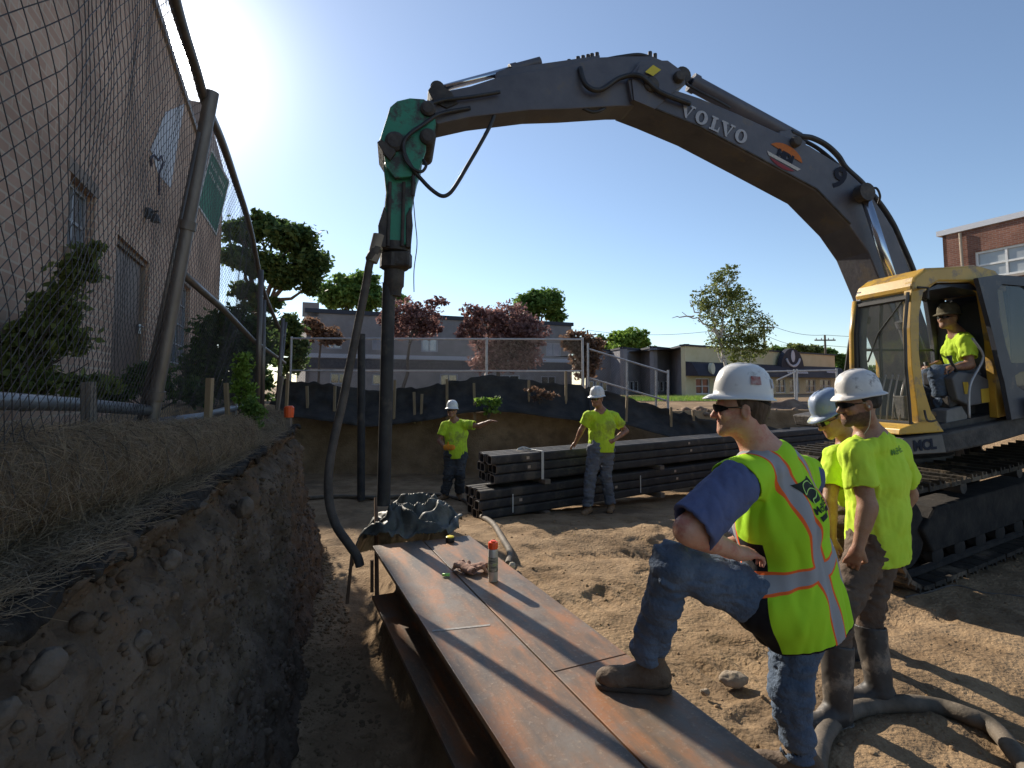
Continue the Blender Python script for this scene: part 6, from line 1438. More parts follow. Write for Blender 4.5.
# door folded back against the side
dring_o = [(966, 280), (985, 277), (1014, 279), (1034, 292), (1044, 330), (1048, 404), (1040, 411), (999, 419)]
dring_i = [(986, 288), (990, 286), (1012, 288), (1026, 297), (1032, 330), (1036, 360), (1030, 362), (1000, 362)]
k = MB(); dpts = [(966, 280), (985, 277), (1014, 279), (1034, 292), (1044, 330), (1048, 404), (1040, 411), (999, 419), (991, 378), (981, 336)]
door = empty('door', cs(1005, 350, -0.10)); door.parent = cabo; door.location = cs(1005, 350, -0.10) - worldpos(cabo)
def doorface(hole1, hole2):
    # door leaf as a strip mesh round two windows
    k = MB(); th = XC * -0.04
    segs = [[(966, 280), (985, 277), (1014, 279), (1034, 292), (1026, 297), (1012, 288), (990, 286), (985, 292)],
            [(966, 280), (985, 292), (988, 320), (993, 345), (999, 364), (990, 375), (981, 336)],
            [(1034, 292), (1044, 330), (1047, 362), (1036, 362), (1032, 330), (1026, 297)],
            [(990, 375), (999, 364), (1036, 362), (1047, 362), (1047.5, 372), (1008, 372), (1002, 376), (992, 382)],
            [(992, 382), (1002, 376), (1004, 386), (1014, 393), (1047.8, 396), (1048, 404), (1040, 411), (999, 419)]]
    for sgm in segs: k.prism(cpl(sgm, -0.10), th)
    return k
doorface(0, 0).build('leaf', slate_m, door)
k = MB(); k.prism(cpl([(985, 292), (990, 286), (1012, 288), (1026, 297), (1032, 330), (1036, 362), (999, 364), (993, 345), (988, 320)], -0.08), -XC * 0.004); k.build('pane', glassmat('door_glass', (0.10, 0.12, 0.14), 0.40), door)
k = MB(); k.prism(cpl([(1008, 372), (1047.5, 372), (1047.8, 396), (1014, 393), (1004, 386), (1002, 376)], -0.08), -XC * 0.004); k.build('pane', MATS['door_glass'], door)
k = MB(); q_ = [(1009, 398), (1024, 395), (1026, 414), (1011, 417)]; k.prism(cpl(q_, -0.142), -XC * -0.002); k.build('notice', mat('paper', (0.46, 0.45, 0.50), (0.36, 0.34, 0.30), scale=22, detail=2), door)
k = MB(); k.prism(cpl([(1011.5, 406), (1017, 405), (1018, 413), (1012.5, 414)], -0.1455), XC * 0.001); k.build('notice', mat('paper_yellow', (0.42, 0.36, 0.08), (0.2, 0.18, 0.06), scale=40, detail=1), door)
prismc_ = MB(); prismc_.prism(cpl([(1008, 284), (1060, 288), (1066, 405), (1012, 417)]), -XC * CW); prismc_.build('side_panel', slate_m, cabo, bevel=0.02)
# mirror / handle at the front pillar
k = MB(); k.tube([cs(914, 288, -0.03), cs(921, 289, -0.06), cs(921, 300, -0.06)], 0.012, 6); k.build('hinge', grime_m, cabo)
k = MB(); k.tube(spline([cs(921, 410, -0.03), cs(921, 419, -0.05), cs(925, 421, -0.05), cs(931, 420, -0.04)], 4), 0.009, 6); k.build('grab_handle', grime_m, cabo)
# ---- deck and body
def prismc(name, l, o0, o1, m, parent=exc, bev=0.02):
    k = MB(); k.prism(cpl(l, o0), -XC * (o1 - o0)); return k.build(name, m, parent, bevel=bev)
dk = prismc('deck', [(899, 438), (943, 432.5), (1024, 416), (1180, 392), (1180, 418), (1024, 434), (990, 444), (946, 453), (907, 455), (900, 449)], -0.02, 0.72, grime_m)
prismc('deck', [(975, 428), (1024, 418), (1180, 394), (1180, 418), (1024, 433), (980, 444)], 0.724, 2.2, grime_m)
pan = prismc('skirt_panel', [(900, 438.5), (939, 434), (943, 452), (908, 454), (901, 449)], -0.028, 0.0, mat('skirt_grey', (0.10, 0.095, 0.09), (0.16, 0.15, 0.14), scale=4, rough=0.6), bev=0.003)
text_mesh('lettering', 'MCL', 0.115, MATS['decal_dark'], pan, cs(921, 445, -0.033), cs(941, 443, 0) - cs(905, 447, 0), Vector((-0.1, 0, 1)), 0.001, bold=0.006)
c0 = CQ + XB * 1.75
k = MB()
k.hexa([c0 - XC * 0.0 + Vector((0, 0, -0.45)), c0 + XB * 2.3 + Vector((0, 0, -0.45)), c0 + XB * 2.3 - XC * 2.4 + Vector((0, 0, -0.45)), c0 - XC * 2.4 + Vector((0, 0, -0.45)),
        c0 + Vector((0, 0, 0.55)), c0 + XB * 2.3 + Vector((0, 0, 0.55)), c0 + XB * 2.3 - XC * 2.4 + Vector((0, 0, 0.55)), c0 - XC * 2.4 + Vector((0, 0, 0.55))])
k.build('engine_house', yel_m, exc, bevel=0.06)
k = MB(); k.hexa([c0 + XB * 2.32 + Vector((0, 0, -0.6)), c0 + XB * 2.9 - XC * 0.3 + Vector((0, 0, -0.6)), c0 + XB * 2.9 - XC * 2.1 + Vector((0, 0, -0.6)), c0 + XB * 2.32 - XC * 2.4 + Vector((0, 0, -0.6)),
                  c0 + XB * 2.32 + Vector((0, 0, 0.5)), c0 + XB * 2.9 - XC * 0.3 + Vector((0, 0, 0.4)), c0 + XB * 2.9 - XC * 2.1 + Vector((0, 0, 0.4)), c0 + XB * 2.32 - XC * 2.4 + Vector((0, 0, 0.5))]); k.build('counterweight', slate_m, exc, bevel=0.08)
mat('shaded_grime', (0.015, 0.013, 0.012), (0.04, 0.033, 0.027), scale=6, rough=0.9, bump=0.4)  # grime darkened further, painting in the shade around the undercarriage
# slewing ring and carbody
TH = Vector((0.90, 0.436, 0)).normalized(); TN = Vector((TH.y, -TH.x, 0)); TU = Vector((0, 0, 1)); T0 = Vector((3.16, 4.50, -1.74))
TP = R(3.5); TF = (TH * math.cos(TP) + TU * math.sin(TP)); TV = TN.cross(TF); TV = TV if TV.z > 0 else -TV
cen = T0 + TF * 1.95 - TN * 1.15 + TV * 0.75
k = MB(); k.lathe(cen, [(0.62, -0.12), (0.62, 0.12), (0.55, 0.14)], 28, axis=TV); k.build('slew_ring', grime_m, exc, auto=True)
k = MB(); q = lambda a, b, c: T0 + TF * a - TN * b + TV * c
k.hexa([q(1.2, 0.5, 0.3), q(2.7, 0.5, 0.3), q(2.7, 1.85, 0.3), q(1.2, 1.85, 0.3), q(1.35, 0.6, 0.66), q(2.55, 0.6, 0.66), q(2.55, 1.75, 0.66), q(1.35, 1.75, 0.66)]); k.build('carbody', MATS.get('shaded_grime', grime_m), exc, bevel=0.03)
track_m = mat('track_steel', (0.022, 0.019, 0.016), (0.06, 0.048, 0.036), scale=7, rough=0.75, metal=0.2, bump=0.5, col3=(0.17, 0.13, 0.09), scale3=3.0, amt3=0.45)
def track(inset, label):
    """crawler: stadium of shoes, 3.9 long, 0.84 high, 0.55 wide"""
    Lh, H, W_, rd_ = 3.95, 0.84, 0.56, 0.40; base = T0 - TN * inset + TF * (0.0 if inset == 0 else 0.95)
    tr_ = empty('crawler_track', base + TF * 2); tr_.parent = exc; tr_.location = base + TF * 2 - worldpos(exc)
    if label: tr_['label'] = label
    cA, cB = base + TF * 0.42 + TV * 0.42, base + TF * (Lh - 0.42) + TV * 0.42
    straight = Lh - 0.84; per = 2 * straight + 2 * math.pi * rd_; n = 50
    def pos(s):
        s %= per
        if s < straight: return base + TF * (0.42 + s) + TV * 0.82, TF, TV * 1.0
        s -= straight
        if s < math.pi * rd_: a = math.pi / 2 - s / rd_; return cB + TF * rd_ * math.cos(a) + TV * rd_ * math.sin(a), TF * math.sin(a) - TV * math.cos(a), TF * math.cos(a) + TV * math.sin(a)
        s -= math.pi * rd_
        if s < straight: return base + TF * (Lh - 0.42 - s) + TV * 0.02, -TF, -TV
        s -= straight; a = -math.pi / 2 - s / rd_; return cA + TF * rd_ * math.cos(a) + TV * rd_ * math.sin(a), TF * math.sin(a) - TV * math.cos(a), TF * math.cos(a) + TV * math.sin(a)
    k = MB(); rs_ = np.random.RandomState(5)
    for i in range(n):
        p, t, u = pos(per * i / n); w = per / n * 0.46; j = rs_.uniform(-0.004, 0.004)
        sag = -0.02 * math.sin(math.pi * min(1, max(0, (per * i / n) / straight))) if per * i / n < straight else 0
        p = p + TV * sag
        a = p - t * w; b = p + t * w; o0, o1 = TN * 0.0, TN * -W_
        prof = [a - u * 0.02, a + u * 0.018, a + u * 0.05, a + t * 0.018 + u * 0.05, a + t * 0.03 + u * 0.016, p - t * 0.012 + u * 0.016, p - t * 0.008 + u * 0.040, p + t * 0.008 + u * 0.040, p + t * 0.012 + u * 0.016, b + u * 0.016, b - u * 0.02]
        k.prism([v + o0 + TN * j for v in prof], o1)
    k.build('track_shoes', track_m, tr_)
    k = MB()
    for off in (0.16, 0.34):
        k.tube([pos(per * i / 60)[0] - pos(per * i / 60)[2] * 0.055 - TN * off for i in range(60)], 0.035, 6, closed=True)
    k.build('chain', MATS.get('shaded_grime', grime_m), tr_)
    k = MB(); m0 = 0.13
    k.prism([base + TF * 0.75 + TV * 0.20 - TN * m0, base + TF * 3.2 + TV * 0.20 - TN * m0, base + TF * 3.3 + TV * 0.34 - TN * m0, base + TF * 3.1 + TV * 0.58 - TN * m0, base + TF * 0.85 + TV * 0.58 - TN * m0, base + TF * 0.62 + TV * 0.42 - TN * m0], -TN * 0.3); k.build('track_frame', mat('shaded_grime', (0.022, 0.019, 0.017), (0.055, 0.046, 0.038), scale=6, rough=0.85, bump=0.4), tr_, bevel=0.02)
    k = MB(); k.lathe(cA - TN * 0.28, [(0.10, -0.1), (0.31, -0.1), (0.31, -0.04), (0.34, -0.03), (0.34, 0.03), (0.31, 0.04), (0.31, 0.1), (0.1, 0.1)], 28, axis=TN); k.build('idler', MATS.get('shaded_grime', grime_m), tr_, auto=True)
    k = MB(); ks = [(0.32 if (i // 2) % 2 == 0 else 0.25) for i in range(44)]; ax_ = TN
    pr = [cB + (TF * math.cos(2 * math.pi * i / 44) + TV * math.sin(2 * math.pi * i / 44)) * ks[i] - TN * 0.25 for i in range(44)]; k.prism(pr, -TN * 0.08); k.lathe(cB - TN * 0.18, [(0.2, -0.05), (0.2, 0.05), (0.12, 0.08)], 20, axis=TN); k.build('sprocket', MATS.get('shaded_grime', grime_m), tr_)
    for i in range(7):
        c = base + TF * (0.85 + i * 0.375) + TV * 0.15 - TN * 0.28; k = MB(); k.lathe(c, [(0.06, -0.14), (0.095, -0.13), (0.095, -0.06), (0.075, -0.05), (0.075, 0.05), (0.095, 0.06), (0.095, 0.13), (0.06, 0.14)], 16, axis=TN); k.build('roller', MATS.get('shaded_grime', grime_m), tr_, auto=True)
    for i in range(2):
        c = base + TF * (1.4 + i * 1.1) + TV * 0.68 - TN * 0.28; k = MB(); k.lathe(c, [(0.05, -0.12), (0.06, 0.12)], 12, axis=TN); k.build('carrier_roller', grime_m, tr_, auto=True)
track(0.0, None); track(1.5, None)
# exterior hose loop and lamp at the boom foot
k = MB(); k.tube(spline([at(842, 400, 5.4), at(847, 366, 5.35), at(852, 335, 5.3), at(862, 318, 5.3), at(866, 300, 5.4)], 6), 0.02, 8); k.build('hose', rubber, exc, smooth=True)
k = MB(); k.lathe(at(864, 318, 5.3), [(0.05, -0.06), (0.06, 0.0), (0.03, 0.05)], 12); k.build('work_lamp', grime_m, exc, auto=True)
# ------------------------------------------------------------------ people
def V3(*a): return Vector(a)
skin_a = mat('skin_fair', (0.50, 0.27, 0.18), (0.58, 0.33, 0.23), scale=14, rough=0.55, spec=0.35, bump=0.16, bscale=150, col3=(0.50, 0.20, 0.14), scale3=11, amt3=0.5)
skin_b = mat('skin_tan', (0.30, 0.155, 0.09), (0.38, 0.21, 0.13), scale=14, rough=0.5, spec=0.4, bump=0.16, bscale=150, col3=(0.27, 0.12, 0.075), scale3=11, amt3=0.5)
for m_ in (skin_a, skin_b):
    p_ = m_.node_tree.nodes['Principled BSDF']; p_.inputs['Subsurface Weight'].default_value = 0.12; p_.inputs['Subsurface Scale'].default_value = 0.02; p_.inputs['Subsurface Radius'].default_value = (1, 0.3, 0.15)
hair_b = mat('hair_brown', (0.05, 0.03, 0.02), (0.12, 0.08, 0.055), scale=30, rough=0.7, stretch=(1, 1, 0.2), bump=0.4)
hair_k = mat('hair_black', (0.012, 0.010, 0.010), (0.03, 0.024, 0.02), scale=30, rough=0.7, bump=0.4)
hi_yel = mat('hivis_yellow', (0.52, 0.74, 0.05), (0.59, 0.80, 0.07), scale=3, rough=0.85, spec=0.2, bump=0.08, bscale=90)
hi_dirty = mat('hivis_yellow_dirty', (0.50, 0.72, 0.04), (0.60, 0.82, 0.06), scale=3, rough=0.85, spec=0.2, bump=0.08, bscale=90, col3=(0.33, 0.42, 0.07), scale3=3.5, amt3=0.5)
denim = mat('denim', (0.075, 0.105, 0.155), (0.12, 0.155, 0.21), scale=9, rough=0.85, spec=0.2, bump=0.5, bscale=70)
denim_g = mat('denim_grey', (0.10, 0.115, 0.145), (0.17, 0.185, 0.21), scale=5, rough=0.9, bump=0.2, bscale=90)
brown_p = mat('work_trousers', (0.075, 0.048, 0.032), (0.14, 0.095, 0.065), scale=4, rough=0.85, bump=0.25, bscale=90)
dark_p = mat('dark_trousers', (0.04, 0.045, 0.05), (0.09, 0.095, 0.10), scale=5, rough=0.9)
navy = mat('navy_shirt', (0.085, 0.105, 0.21), (0.115, 0.14, 0.26), scale=4, rough=0.85, spec=0.2, bump=0.15, bscale=90)
hat_w = mat('hat_white', (0.66, 0.66, 0.64), (0.74, 0.74, 0.72), scale=8, rough=0.32, spec=0.5, col3=(0.40, 0.39, 0.37), scale3=7, amt3=0.12)
hat_wd = mat('hat_white_scuffed', (0.58, 0.56, 0.55), (0.72, 0.71, 0.68), scale=9, rough=0.5, col3=(0.17, 0.15, 0.15), scale3=11, amt3=0.34)
hat_b = mat('hat_blue', (0.16, 0.23, 0.36), (0.24, 0.31, 0.44), scale=5, rough=0.45, col3=(0.36, 0.36, 0.16), scale3=8, amt3=0.35)
boot_b = mat('boot_brown', (0.085, 0.055, 0.035), (0.15, 0.105, 0.07), scale=9, rough=0.8, bump=0.4, bscale=50)
boot_k = mat('boot_rubber', (0.035, 0.032, 0.03), (0.085, 0.075, 0.065), scale=6, rough=0.55, col3=(0.22, 0.18, 0.14), scale3=7, amt3=0.4)
boot_t = mat('boot_tan', (0.20, 0.12, 0.06), (0.30, 0.2, 0.12), scale=9, rough=0.85)
lens_m = mat('lens_black', (0.008, 0.008, 0.010), rough=0.08, spec=1.0)
black_cloth = mat('black_cloth', (0.012, 0.012, 0.014), (0.025, 0.025, 0.027), scale=20, rough=0.9)

def frame(f, up=(0, 0, 1)):
    """columns: left, forward, up"""
    f = Vector(f).normalized(); u = Vector(up); l = u.cross(f).normalized(); u = f.cross(l).normalized()
    return l, f, u
class Person:
    def __init__(s, loc, label, J, hf, h=0.006, tf=None, fat=1.0, skin=skin_a, group=None, headup=(0, 0, 1), S=1.0, foot=None, fingers=True, arm=1.0, leg=1.0, nk=1.0):
        """J joints in world coordinates: head(centre) neck chest pelvis, sh/el/wr/hip/kn/an as (left, right), hd = hand direction, pn = palm normal; hf head facing; tf torso facing"""
        s.J = {k: (v if k == 'curlv' else tuple(Vector(q) for q in v) if isinstance(v[0], (tuple, list, Vector)) else Vector(v)) for k, v in J.items()}
        s.hl, s.hf, s.hu = frame(hf, headup); s.tf = Vector(tf or hf); s.h = h; s.S = S; s.fat = fat; s.skin = skin; s.arm = arm; s.leg = leg; s.nk = nk
        up = (s.J['neck'] - s.J['pelvis']).normalized(); s.tu = up; s.tf = (s.tf - up * s.tf.dot(up)).normalized(); s.tl = up.cross(s.tf).normalized()
        pts = [s.J[k] for k in ('head', 'neck', 'pelvis')] + [q for k in ('sh', 'el', 'wr', 'hip', 'kn', 'an') for q in s.J[k]]
        a = np.array([tuple(p) for p in pts]); s.lo, s.hi = a.min(0) - 0.30 * S, a.max(0) + 0.30 * S
        s.root = empty('person', loc, label, 'person', group); s.body(fingers)
    def H(s, x, y, z): return tuple(s.J['head'] + (s.hl * x + s.hf * y + s.hu * z) * s.S)
    def HM(s): return np.array([tuple(s.hl), tuple(s.hf), tuple(s.hu)]).T
    def T(s, P, x, y, z=0): return tuple(Vector(P) + (s.tl * x + s.tf * y + s.tu * z) * s.S)
    def body(s, fingers):
        J, S, H = s.J, s.S, s.H; B = SDF(s.lo, s.hi, s.h); M = s.HM(); e = lambda *r: tuple(v * S for v in r)
        # head
        B.ell(H(0, -0.012, 0.032), e(0.076, 0.097, 0.088), M, 0.01)
        B.ell(H(0, 0.026, -0.03), e(0.060, 0.066, 0.082), M, 0.03)
        for x in (-1, 1):
            B.cap(H(x * 0.045, 0.0, -0.055), H(x * 0.02, 0.066, -0.088), 0.022 * S, 0.020 * S, 0.03)
            B.ell(H(x * 0.038, 0.066, -0.022), e(0.024, 0.02, 0.022), M, 0.02)
            B.ell(H(x * 0.032, 0.096, 0.004), e(0.018, 0.016, 0.012), M, 0.012, 's')
            B.ell(H(x * 0.031, 0.082, 0.003), e(0.013, 0.0125, 0.011), M, 0.003)
            B.ell(H(x * 0.080, -0.012, -0.006), e(0.010, 0.020, 0.032), M, 0.008)
            B.ell(H(x * 0.090, -0.008, -0.004), e(0.007, 0.011, 0.019), M, 0.006, 's')
        B.cap(H(0, 0.070, -0.092), H(0, 0.074, -0.098), 0.021 * S, 0.018 * S, 0.025)
        B.cap(H(-0.034, 0.084, 0.022), H(0.034, 0.084, 0.022), 0.011 * S, 0.011 * S, 0.016)
        B.cap(H(0, 0.090, 0.006), H(0, 0.110, -0.030), 0.009 * S, 0.013 * S, 0.012)
        for x in (-1, 1): B.ell(H(x * 0.011, 0.098, -0.032), e(0.009, 0.010, 0.008), M, 0.008)
        B.cap(H(-0.020, 0.086, -0.056), H(0.020, 0.086, -0.056), 0.0075 * S, 0.0075 * S, 0.008)
        B.cap(H(-0.017, 0.084, -0.067), H(0.017, 0.084, -0.067), 0.008 * S, 0.008 * S, 0.008)
        B.cap(H(-0.024, 0.096, -0.0615), H(0.024, 0.096, -0.0615), 0.0025 * S, None, 0.004, 's')
        # neck, trunk
        B.cap(H(0, -0.018, -0.06), s.T(J['neck'], 0, -0.005, 0.01), 0.056 * S * s.nk, 0.064 * S * s.nk, 0.03)
        B.cap(s.T(J['neck'], 0, -0.02, -0.03), J['chest'], 0.085 * S, 0.118 * S * s.fat, 0.06, flat=(s.tl, 1.30))
        B.cap(J['chest'], J['pelvis'], 0.120 * S * s.fat, 0.118 * S * s.fat, 0.05, flat=(s.tl, 1.28))
        for i in (0, 1):
            B.cap(s.T(J['neck'], 0, -0.01, -0.02), J['sh'][i], 0.050 * S, 0.056 * S, 0.06)
            A = S * s.arm; B.cap(J['sh'][i], J['el'][i], 0.055 * A, 0.041 * A, 0.03); B.cap(J['el'][i], J['wr'][i], 0.042 * A, 0.027 * S * (0.5 + 0.5 * s.arm), 0.02)
            B.cap(J['el'][i].lerp(J['wr'][i], 0.15), J['el'][i].lerp(J['wr'][i], 0.45), 0.043 * A, 0.036 * A, 0.02)
            B.cap(J['hip'][i], J['kn'][i], 0.078 * S, 0.048 * S, 0.05); B.cap(J['kn'][i], J['an'][i], 0.048 * S, 0.033 * S, 0.03)
            s.hand(B, i, fingers)
        s.sk = B; s.ob = B.build('body', s.skin, s.root)
    def hand(s, B, i, fingers):
        w = s.J['wr'][i]; d = Vector(s.J['hd'][i]).normalized(); n = Vector(s.J['pn'][i]); n = (n - d * n.dot(d)).normalized(); t = d.cross(n) * (1 if i == 0 else -1); S = s.S
        curl = s.J.get('curl', (0.5, 0.5)); c = s.J['curlv'][i] if 'curlv' in s.J else 0.5
        def P(a, b, g): return tuple(w + (d * a + t * b + n * g) * S)
        B.cap(w, P(0.03, 0, 0), 0.027 * S, 0.030 * S, 0.01); B.cap(P(0.025, 0.018, 0), P(0.075, 0.022, 0), 0.017 * S, 0.015 * S, 0.012); B.cap(P(0.025, -0.014, 0), P(0.072, -0.022, 0), 0.017 * S, 0.014 * S, 0.014)
        B.cap(P(0.03, 0, 0), P(0.078, 0.0, 0), 0.018 * S, 0.015 * S, 0.012)
        if not fingers:
            B.cap(P(0.075, 0, 0), P(0.12, 0, 0.04), 0.028 * S, 0.018 * S, 0.01); return
        for q, (y, L) in enumerate(((0.030, 0.070), (0.010, 0.080), (-0.010, 0.074), (-0.029, 0.058))):
            a0 = c * 0.55; p0 = Vector((0.078, y, 0)); ang = a0; pts = [p0]
            for j, fr in enumerate((0.45, 0.32, 0.23)):
                pts.append(pts[-1] + Vector((math.cos(ang), 0.06 * (1.5 - q) * (1 - j * 0.3), math.sin(ang))) * L * fr); ang += c * 0.95
            for j in range(3): B.cap(P(*pts[j]), P(*pts[j + 1]), (0.0095 - 0.001 * j) * S, (0.0088 - 0.001 * j) * S, 0.004)
        B.cap(P(0.015, 0.025, 0.004), P(0.050, 0.052, 0.012), 0.015 * S, 0.011 * S, 0.01); B.cap(P(0.050, 0.052, 0.012), P(0.080, 0.052 - 0.02 * c, 0.012 + 0.03 * c), 0.0105 * S, 0.009 * S, 0.004)
    def shirt(s, m, name='t_shirt', sleeve=0.62, hem=0.06, wr=(0.008, 7, 3), puff=1.0, neckr=0.075, loose=0.022, tl=None):
        J, S, F = s.J, s.S, s.fat; B = SDF(s.lo, s.hi, s.h); g = loose * puff; gt = g if tl is None else tl
        hemp = s.T(J['pelvis'], 0, 0, -hem)
        cutb = [(hemp, tuple(-s.tu))]
        B.cap(s.T(J['neck'], 0, -0.02, -0.045), J['chest'], 0.088 * S + gt * .6, 0.118 * S * F + gt, 0.06, flat=(s.tl, 1.31))
        B.cap(J['chest'], s.T(J['pelvis'], 0, 0.0, -hem * 0.8), 0.120 * S * F + gt, 0.124 * S * F + gt, 0.05, flat=(s.tl, 1.28))
        for i in (0, 1):
            e = J['sh'][i].lerp(J['el'][i], sleeve); dr = (J['el'][i] - J['sh'][i]).normalized()
            B.cap(s.T(J['neck'], 0, -0.01, -0.035), J['sh'][i], 0.050 * S + g * 0.4, 0.060 * S + g * 0.5, 0.05)
            B.cap(J['sh'][i], e + dr * 0.05, 0.062 * S * s.arm + g * 0.5, 0.060 * S * s.arm + g * 0.9, 0.035, cut=[(tuple(e), tuple(dr))])
        B.wrinkle(wr[0], (wr[1], wr[1], wr[1] * 0.55), wr[2]); B.wrinkle(wr[0] * 0.8, (wr[1] * 1.9, wr[1] * 1.9, wr[1]), wr[2] + 3, ridge=True); B.wrinkle(wr[0] * 0.45, (wr[1] * 3.5, wr[1] * 3.5, wr[1] * 2.0), wr[2] + 6, ridge=True)
        for i in (0, 1):
            e = J['sh'][i].lerp(J['el'][i], sleeve); dr = (J['el'][i] - J['sh'][i]).normalized(); B.cap(e - dr * 0.035, e + dr * 0.12, 0.050 * S * s.arm + g * 0.45, 0.052 * S * s.arm + g * 0.7, 0.004, 's')
        B.F = np.where(B.F < 10, B.F, B.F)
        B.plane(hemp, tuple(-s.tu), 0.006)
        q = s.T(J['pelvis'], 0, 0, -hem); B.cap(s.T(q, 0, 0, 0.02), s.T(q, 0, 0, -0.1), 0.118 * S * F + g * 0.6, 0.118 * S * F + g * 0.7, 0.004, 's', flat=(s.tl, 1.26))
        B.cap(s.T(J['neck'], 0, 0.03, 0.06), s.T(J['neck'], 0, 0.008, -0.022), (neckr + 0.004) * S, neckr * S, 0.008, 's')
        s.sh = B; return B.build(name, m, s.root)
    def trousers(s, m, name='trousers', cuff=0.93, wr=(0.009, 6, 5), loose=0.02, top=0.10):
        J, S, F = s.J, s.S, s.fat; B = SDF(s.lo, s.hi, s.h); g = loose
        tp_ = s.T(J['pelvis'], 0, 0, top)
        B.cap(tp_, J['pelvis'], 0.112 * S * F + g * .5, 0.125 * S * F + g * .5, 0.05, flat=(s.tl, 1.25), cut=[(tp_, tuple(s.tu))])
        B.cap(J['hip'][0], J['hip'][1], 0.096 * S + g, 0.096 * S + g, 0.05)
        for i in (0, 1):
            c = J['kn'][i].lerp(J['an'][i], cuff); dr = (J['an'][i] - J['kn'][i]).normalized()
            B.cap(J['hip'][i], J['kn'][i], 0.096 * S * F * s.leg + g, 0.068 * S * s.leg + g * 0.9, 0.05)
            B.cap(J['kn'][i], c + dr * 0.05, 0.068 * S * s.leg + g * 0.8, 0.054 * S * s.leg + g, 0.03, cut=[(tuple(c), tuple(dr))])
        B.wrinkle(wr[0], (wr[1], wr[1], wr[1] * 1.5), wr[2]); B.wrinkle(wr[0] * 0.9, (wr[1] * 1.4, wr[1] * 1.4, wr[1] * 2.6), wr[2] + 2, ridge=True); B.wrinkle(wr[0] * 0.55, (wr[1] * 2.5, wr[1] * 2.5, wr[1] * 4.5), wr[2] + 5, ridge=True)
        for i in (0, 1):
            c = J['kn'][i].lerp(J['an'][i], cuff); dr = (J['an'][i] - J['kn'][i]).normalized(); B.cap(c - dr * 0.03, c + dr * 0.15, 0.048 * S * s.leg + g * 0.7, 0.046 * S * s.leg + g, 0.004, 's')
        return B.build(name, m, s.root)
    def boots(s, m, fdir, h=0.14, name='boot', rub=False, floor=None, sole_m=None, wide=1.0):
        for i in (0, 1):
            f = Vector(fdir[i]).normalized(); a = s.J['an'][i]; S = s.S; l = Vector((0, 0, 1)).cross(f).normalized(); fz = (floor[i] if floor else a.z - 0.09)
            u = Vector((0, 0, 1)); dr = (s.J['kn'][i] - a).normalized()
            B = SDF(np.array(tuple(a)) - 0.30, np.array(tuple(a)) + np.array([0.3, 0.3, h + 0.12]), max(0.005, s.h * 0.8))
            base = Vector((a.x, a.y, fz)); P = lambda x, y, z: tuple(base + f * x + l * y + u * z)
            B.cap(P(-0.055, 0, 0.055), P(0.03, 0, 0.06), 0.046 * wide, 0.044 * wide, 0.03); B.cap(P(0.0, 0, 0.05), P(0.15, 0.004, 0.04), 0.044 * wide, 0.043 * wide, 0.03, flat=(tuple(u), 0.85)); B.cap(P(0.12, 0, 0.038), P(0.175, 0, 0.036), 0.043 * wide, 0.036 * wide, 0.02, flat=(tuple(u), 0.85))
            B.cap(P(-0.03, 0, 0.08), tuple(a + dr * h), (0.058 if rub else 0.047) * wide, (0.074 if rub else 0.050) * wide, 0.03, cut=[(tuple(a + dr * h), tuple(dr))])
            B.plane(P(0, 0, 0.012), (0, 0, -1)); B.wrinkle(0.003, (30, 30, 30), 4)
            if rub: B.cap(a + dr * (h - 0.06), a + dr * (h + 0.1), 0.060 * wide, 0.064 * wide, 0.003, 's')
            bo = B.build(name, m, s.root)
            B = SDF(np.array(P(0.05, 0, 0.0)) - 0.22, np.array(P(0.05, 0, 0.0)) + 0.22, 0.006)
            B.cap(P(-0.055, 0, 0.012), P(0.05, 0, 0.012), 0.048 * wide, 0.042 * wide, 0.01); B.cap(P(0.05, 0, 0.012), P(0.172, 0, 0.012), 0.044 * wide, 0.044 * wide, 0.02)
            B.plane(P(0, 0, 0.022), (0, 0, 1)); B.plane(P(0, 0, -0.002), (0, 0, -1)); B.build('sole', sole_m or black_cloth, bo)
    def vest(s, m, hem=0.14, g=0.040):
        J, S, F = s.J, s.S, s.fat; B = SDF(s.lo, s.hi, s.h); hemp = s.T(J['pelvis'], 0, 0, -hem)
        B.cap(s.T(J['neck'], 0, -0.02, -0.045), J['chest'], 0.088 * S + g * .6, 0.128 * S * F + g, 0.06, flat=(s.tl, 1.32))
        B.cap(J['chest'], s.T(J['pelvis'], 0, -0.012, -hem * 0.9), 0.126 * S * F + g, 0.142 * S * F + g, 0.05, flat=(s.tl, 1.26))
        for i in (0, 1):
            dr = (J['el'][i] - J['sh'][i]).normalized(); sg = 1 if i == 0 else -1
            B.cap(s.T(J['neck'], 0, -0.01, -0.03), J['sh'][i], 0.056 * S + g * 0.4, 0.058 * S * s.arm + g * 0.62, 0.05)
        B.cap(J['hip'][0], J['hip'][0].lerp(J['kn'][0], 0.12), 0.128 * S * s.leg + g * 0.5, 0.118 * S * s.leg + g * 0.5, 0.05)
        B.wrinkle(0.007, (6, 6, 3.5), 12); B.wrinkle(0.005, (13, 13, 5), 15, ridge=True)
        for i in (0, 1):
            dr = (J['el'][i] - J['sh'][i]).normalized(); sg = 1 if i == 0 else -1
            a = J['sh'][i] + s.tl * sg * 0.035 + dr * 0.02; B.cap(a, J['sh'][i].lerp(J['el'][i], 0.9) + s.tl * sg * 0.03, 0.098 * S * (0.5 + 0.5 * s.arm), 0.112 * S, 0.01, 's')
        B.plane(hemp, tuple(-s.tu), 0.004)
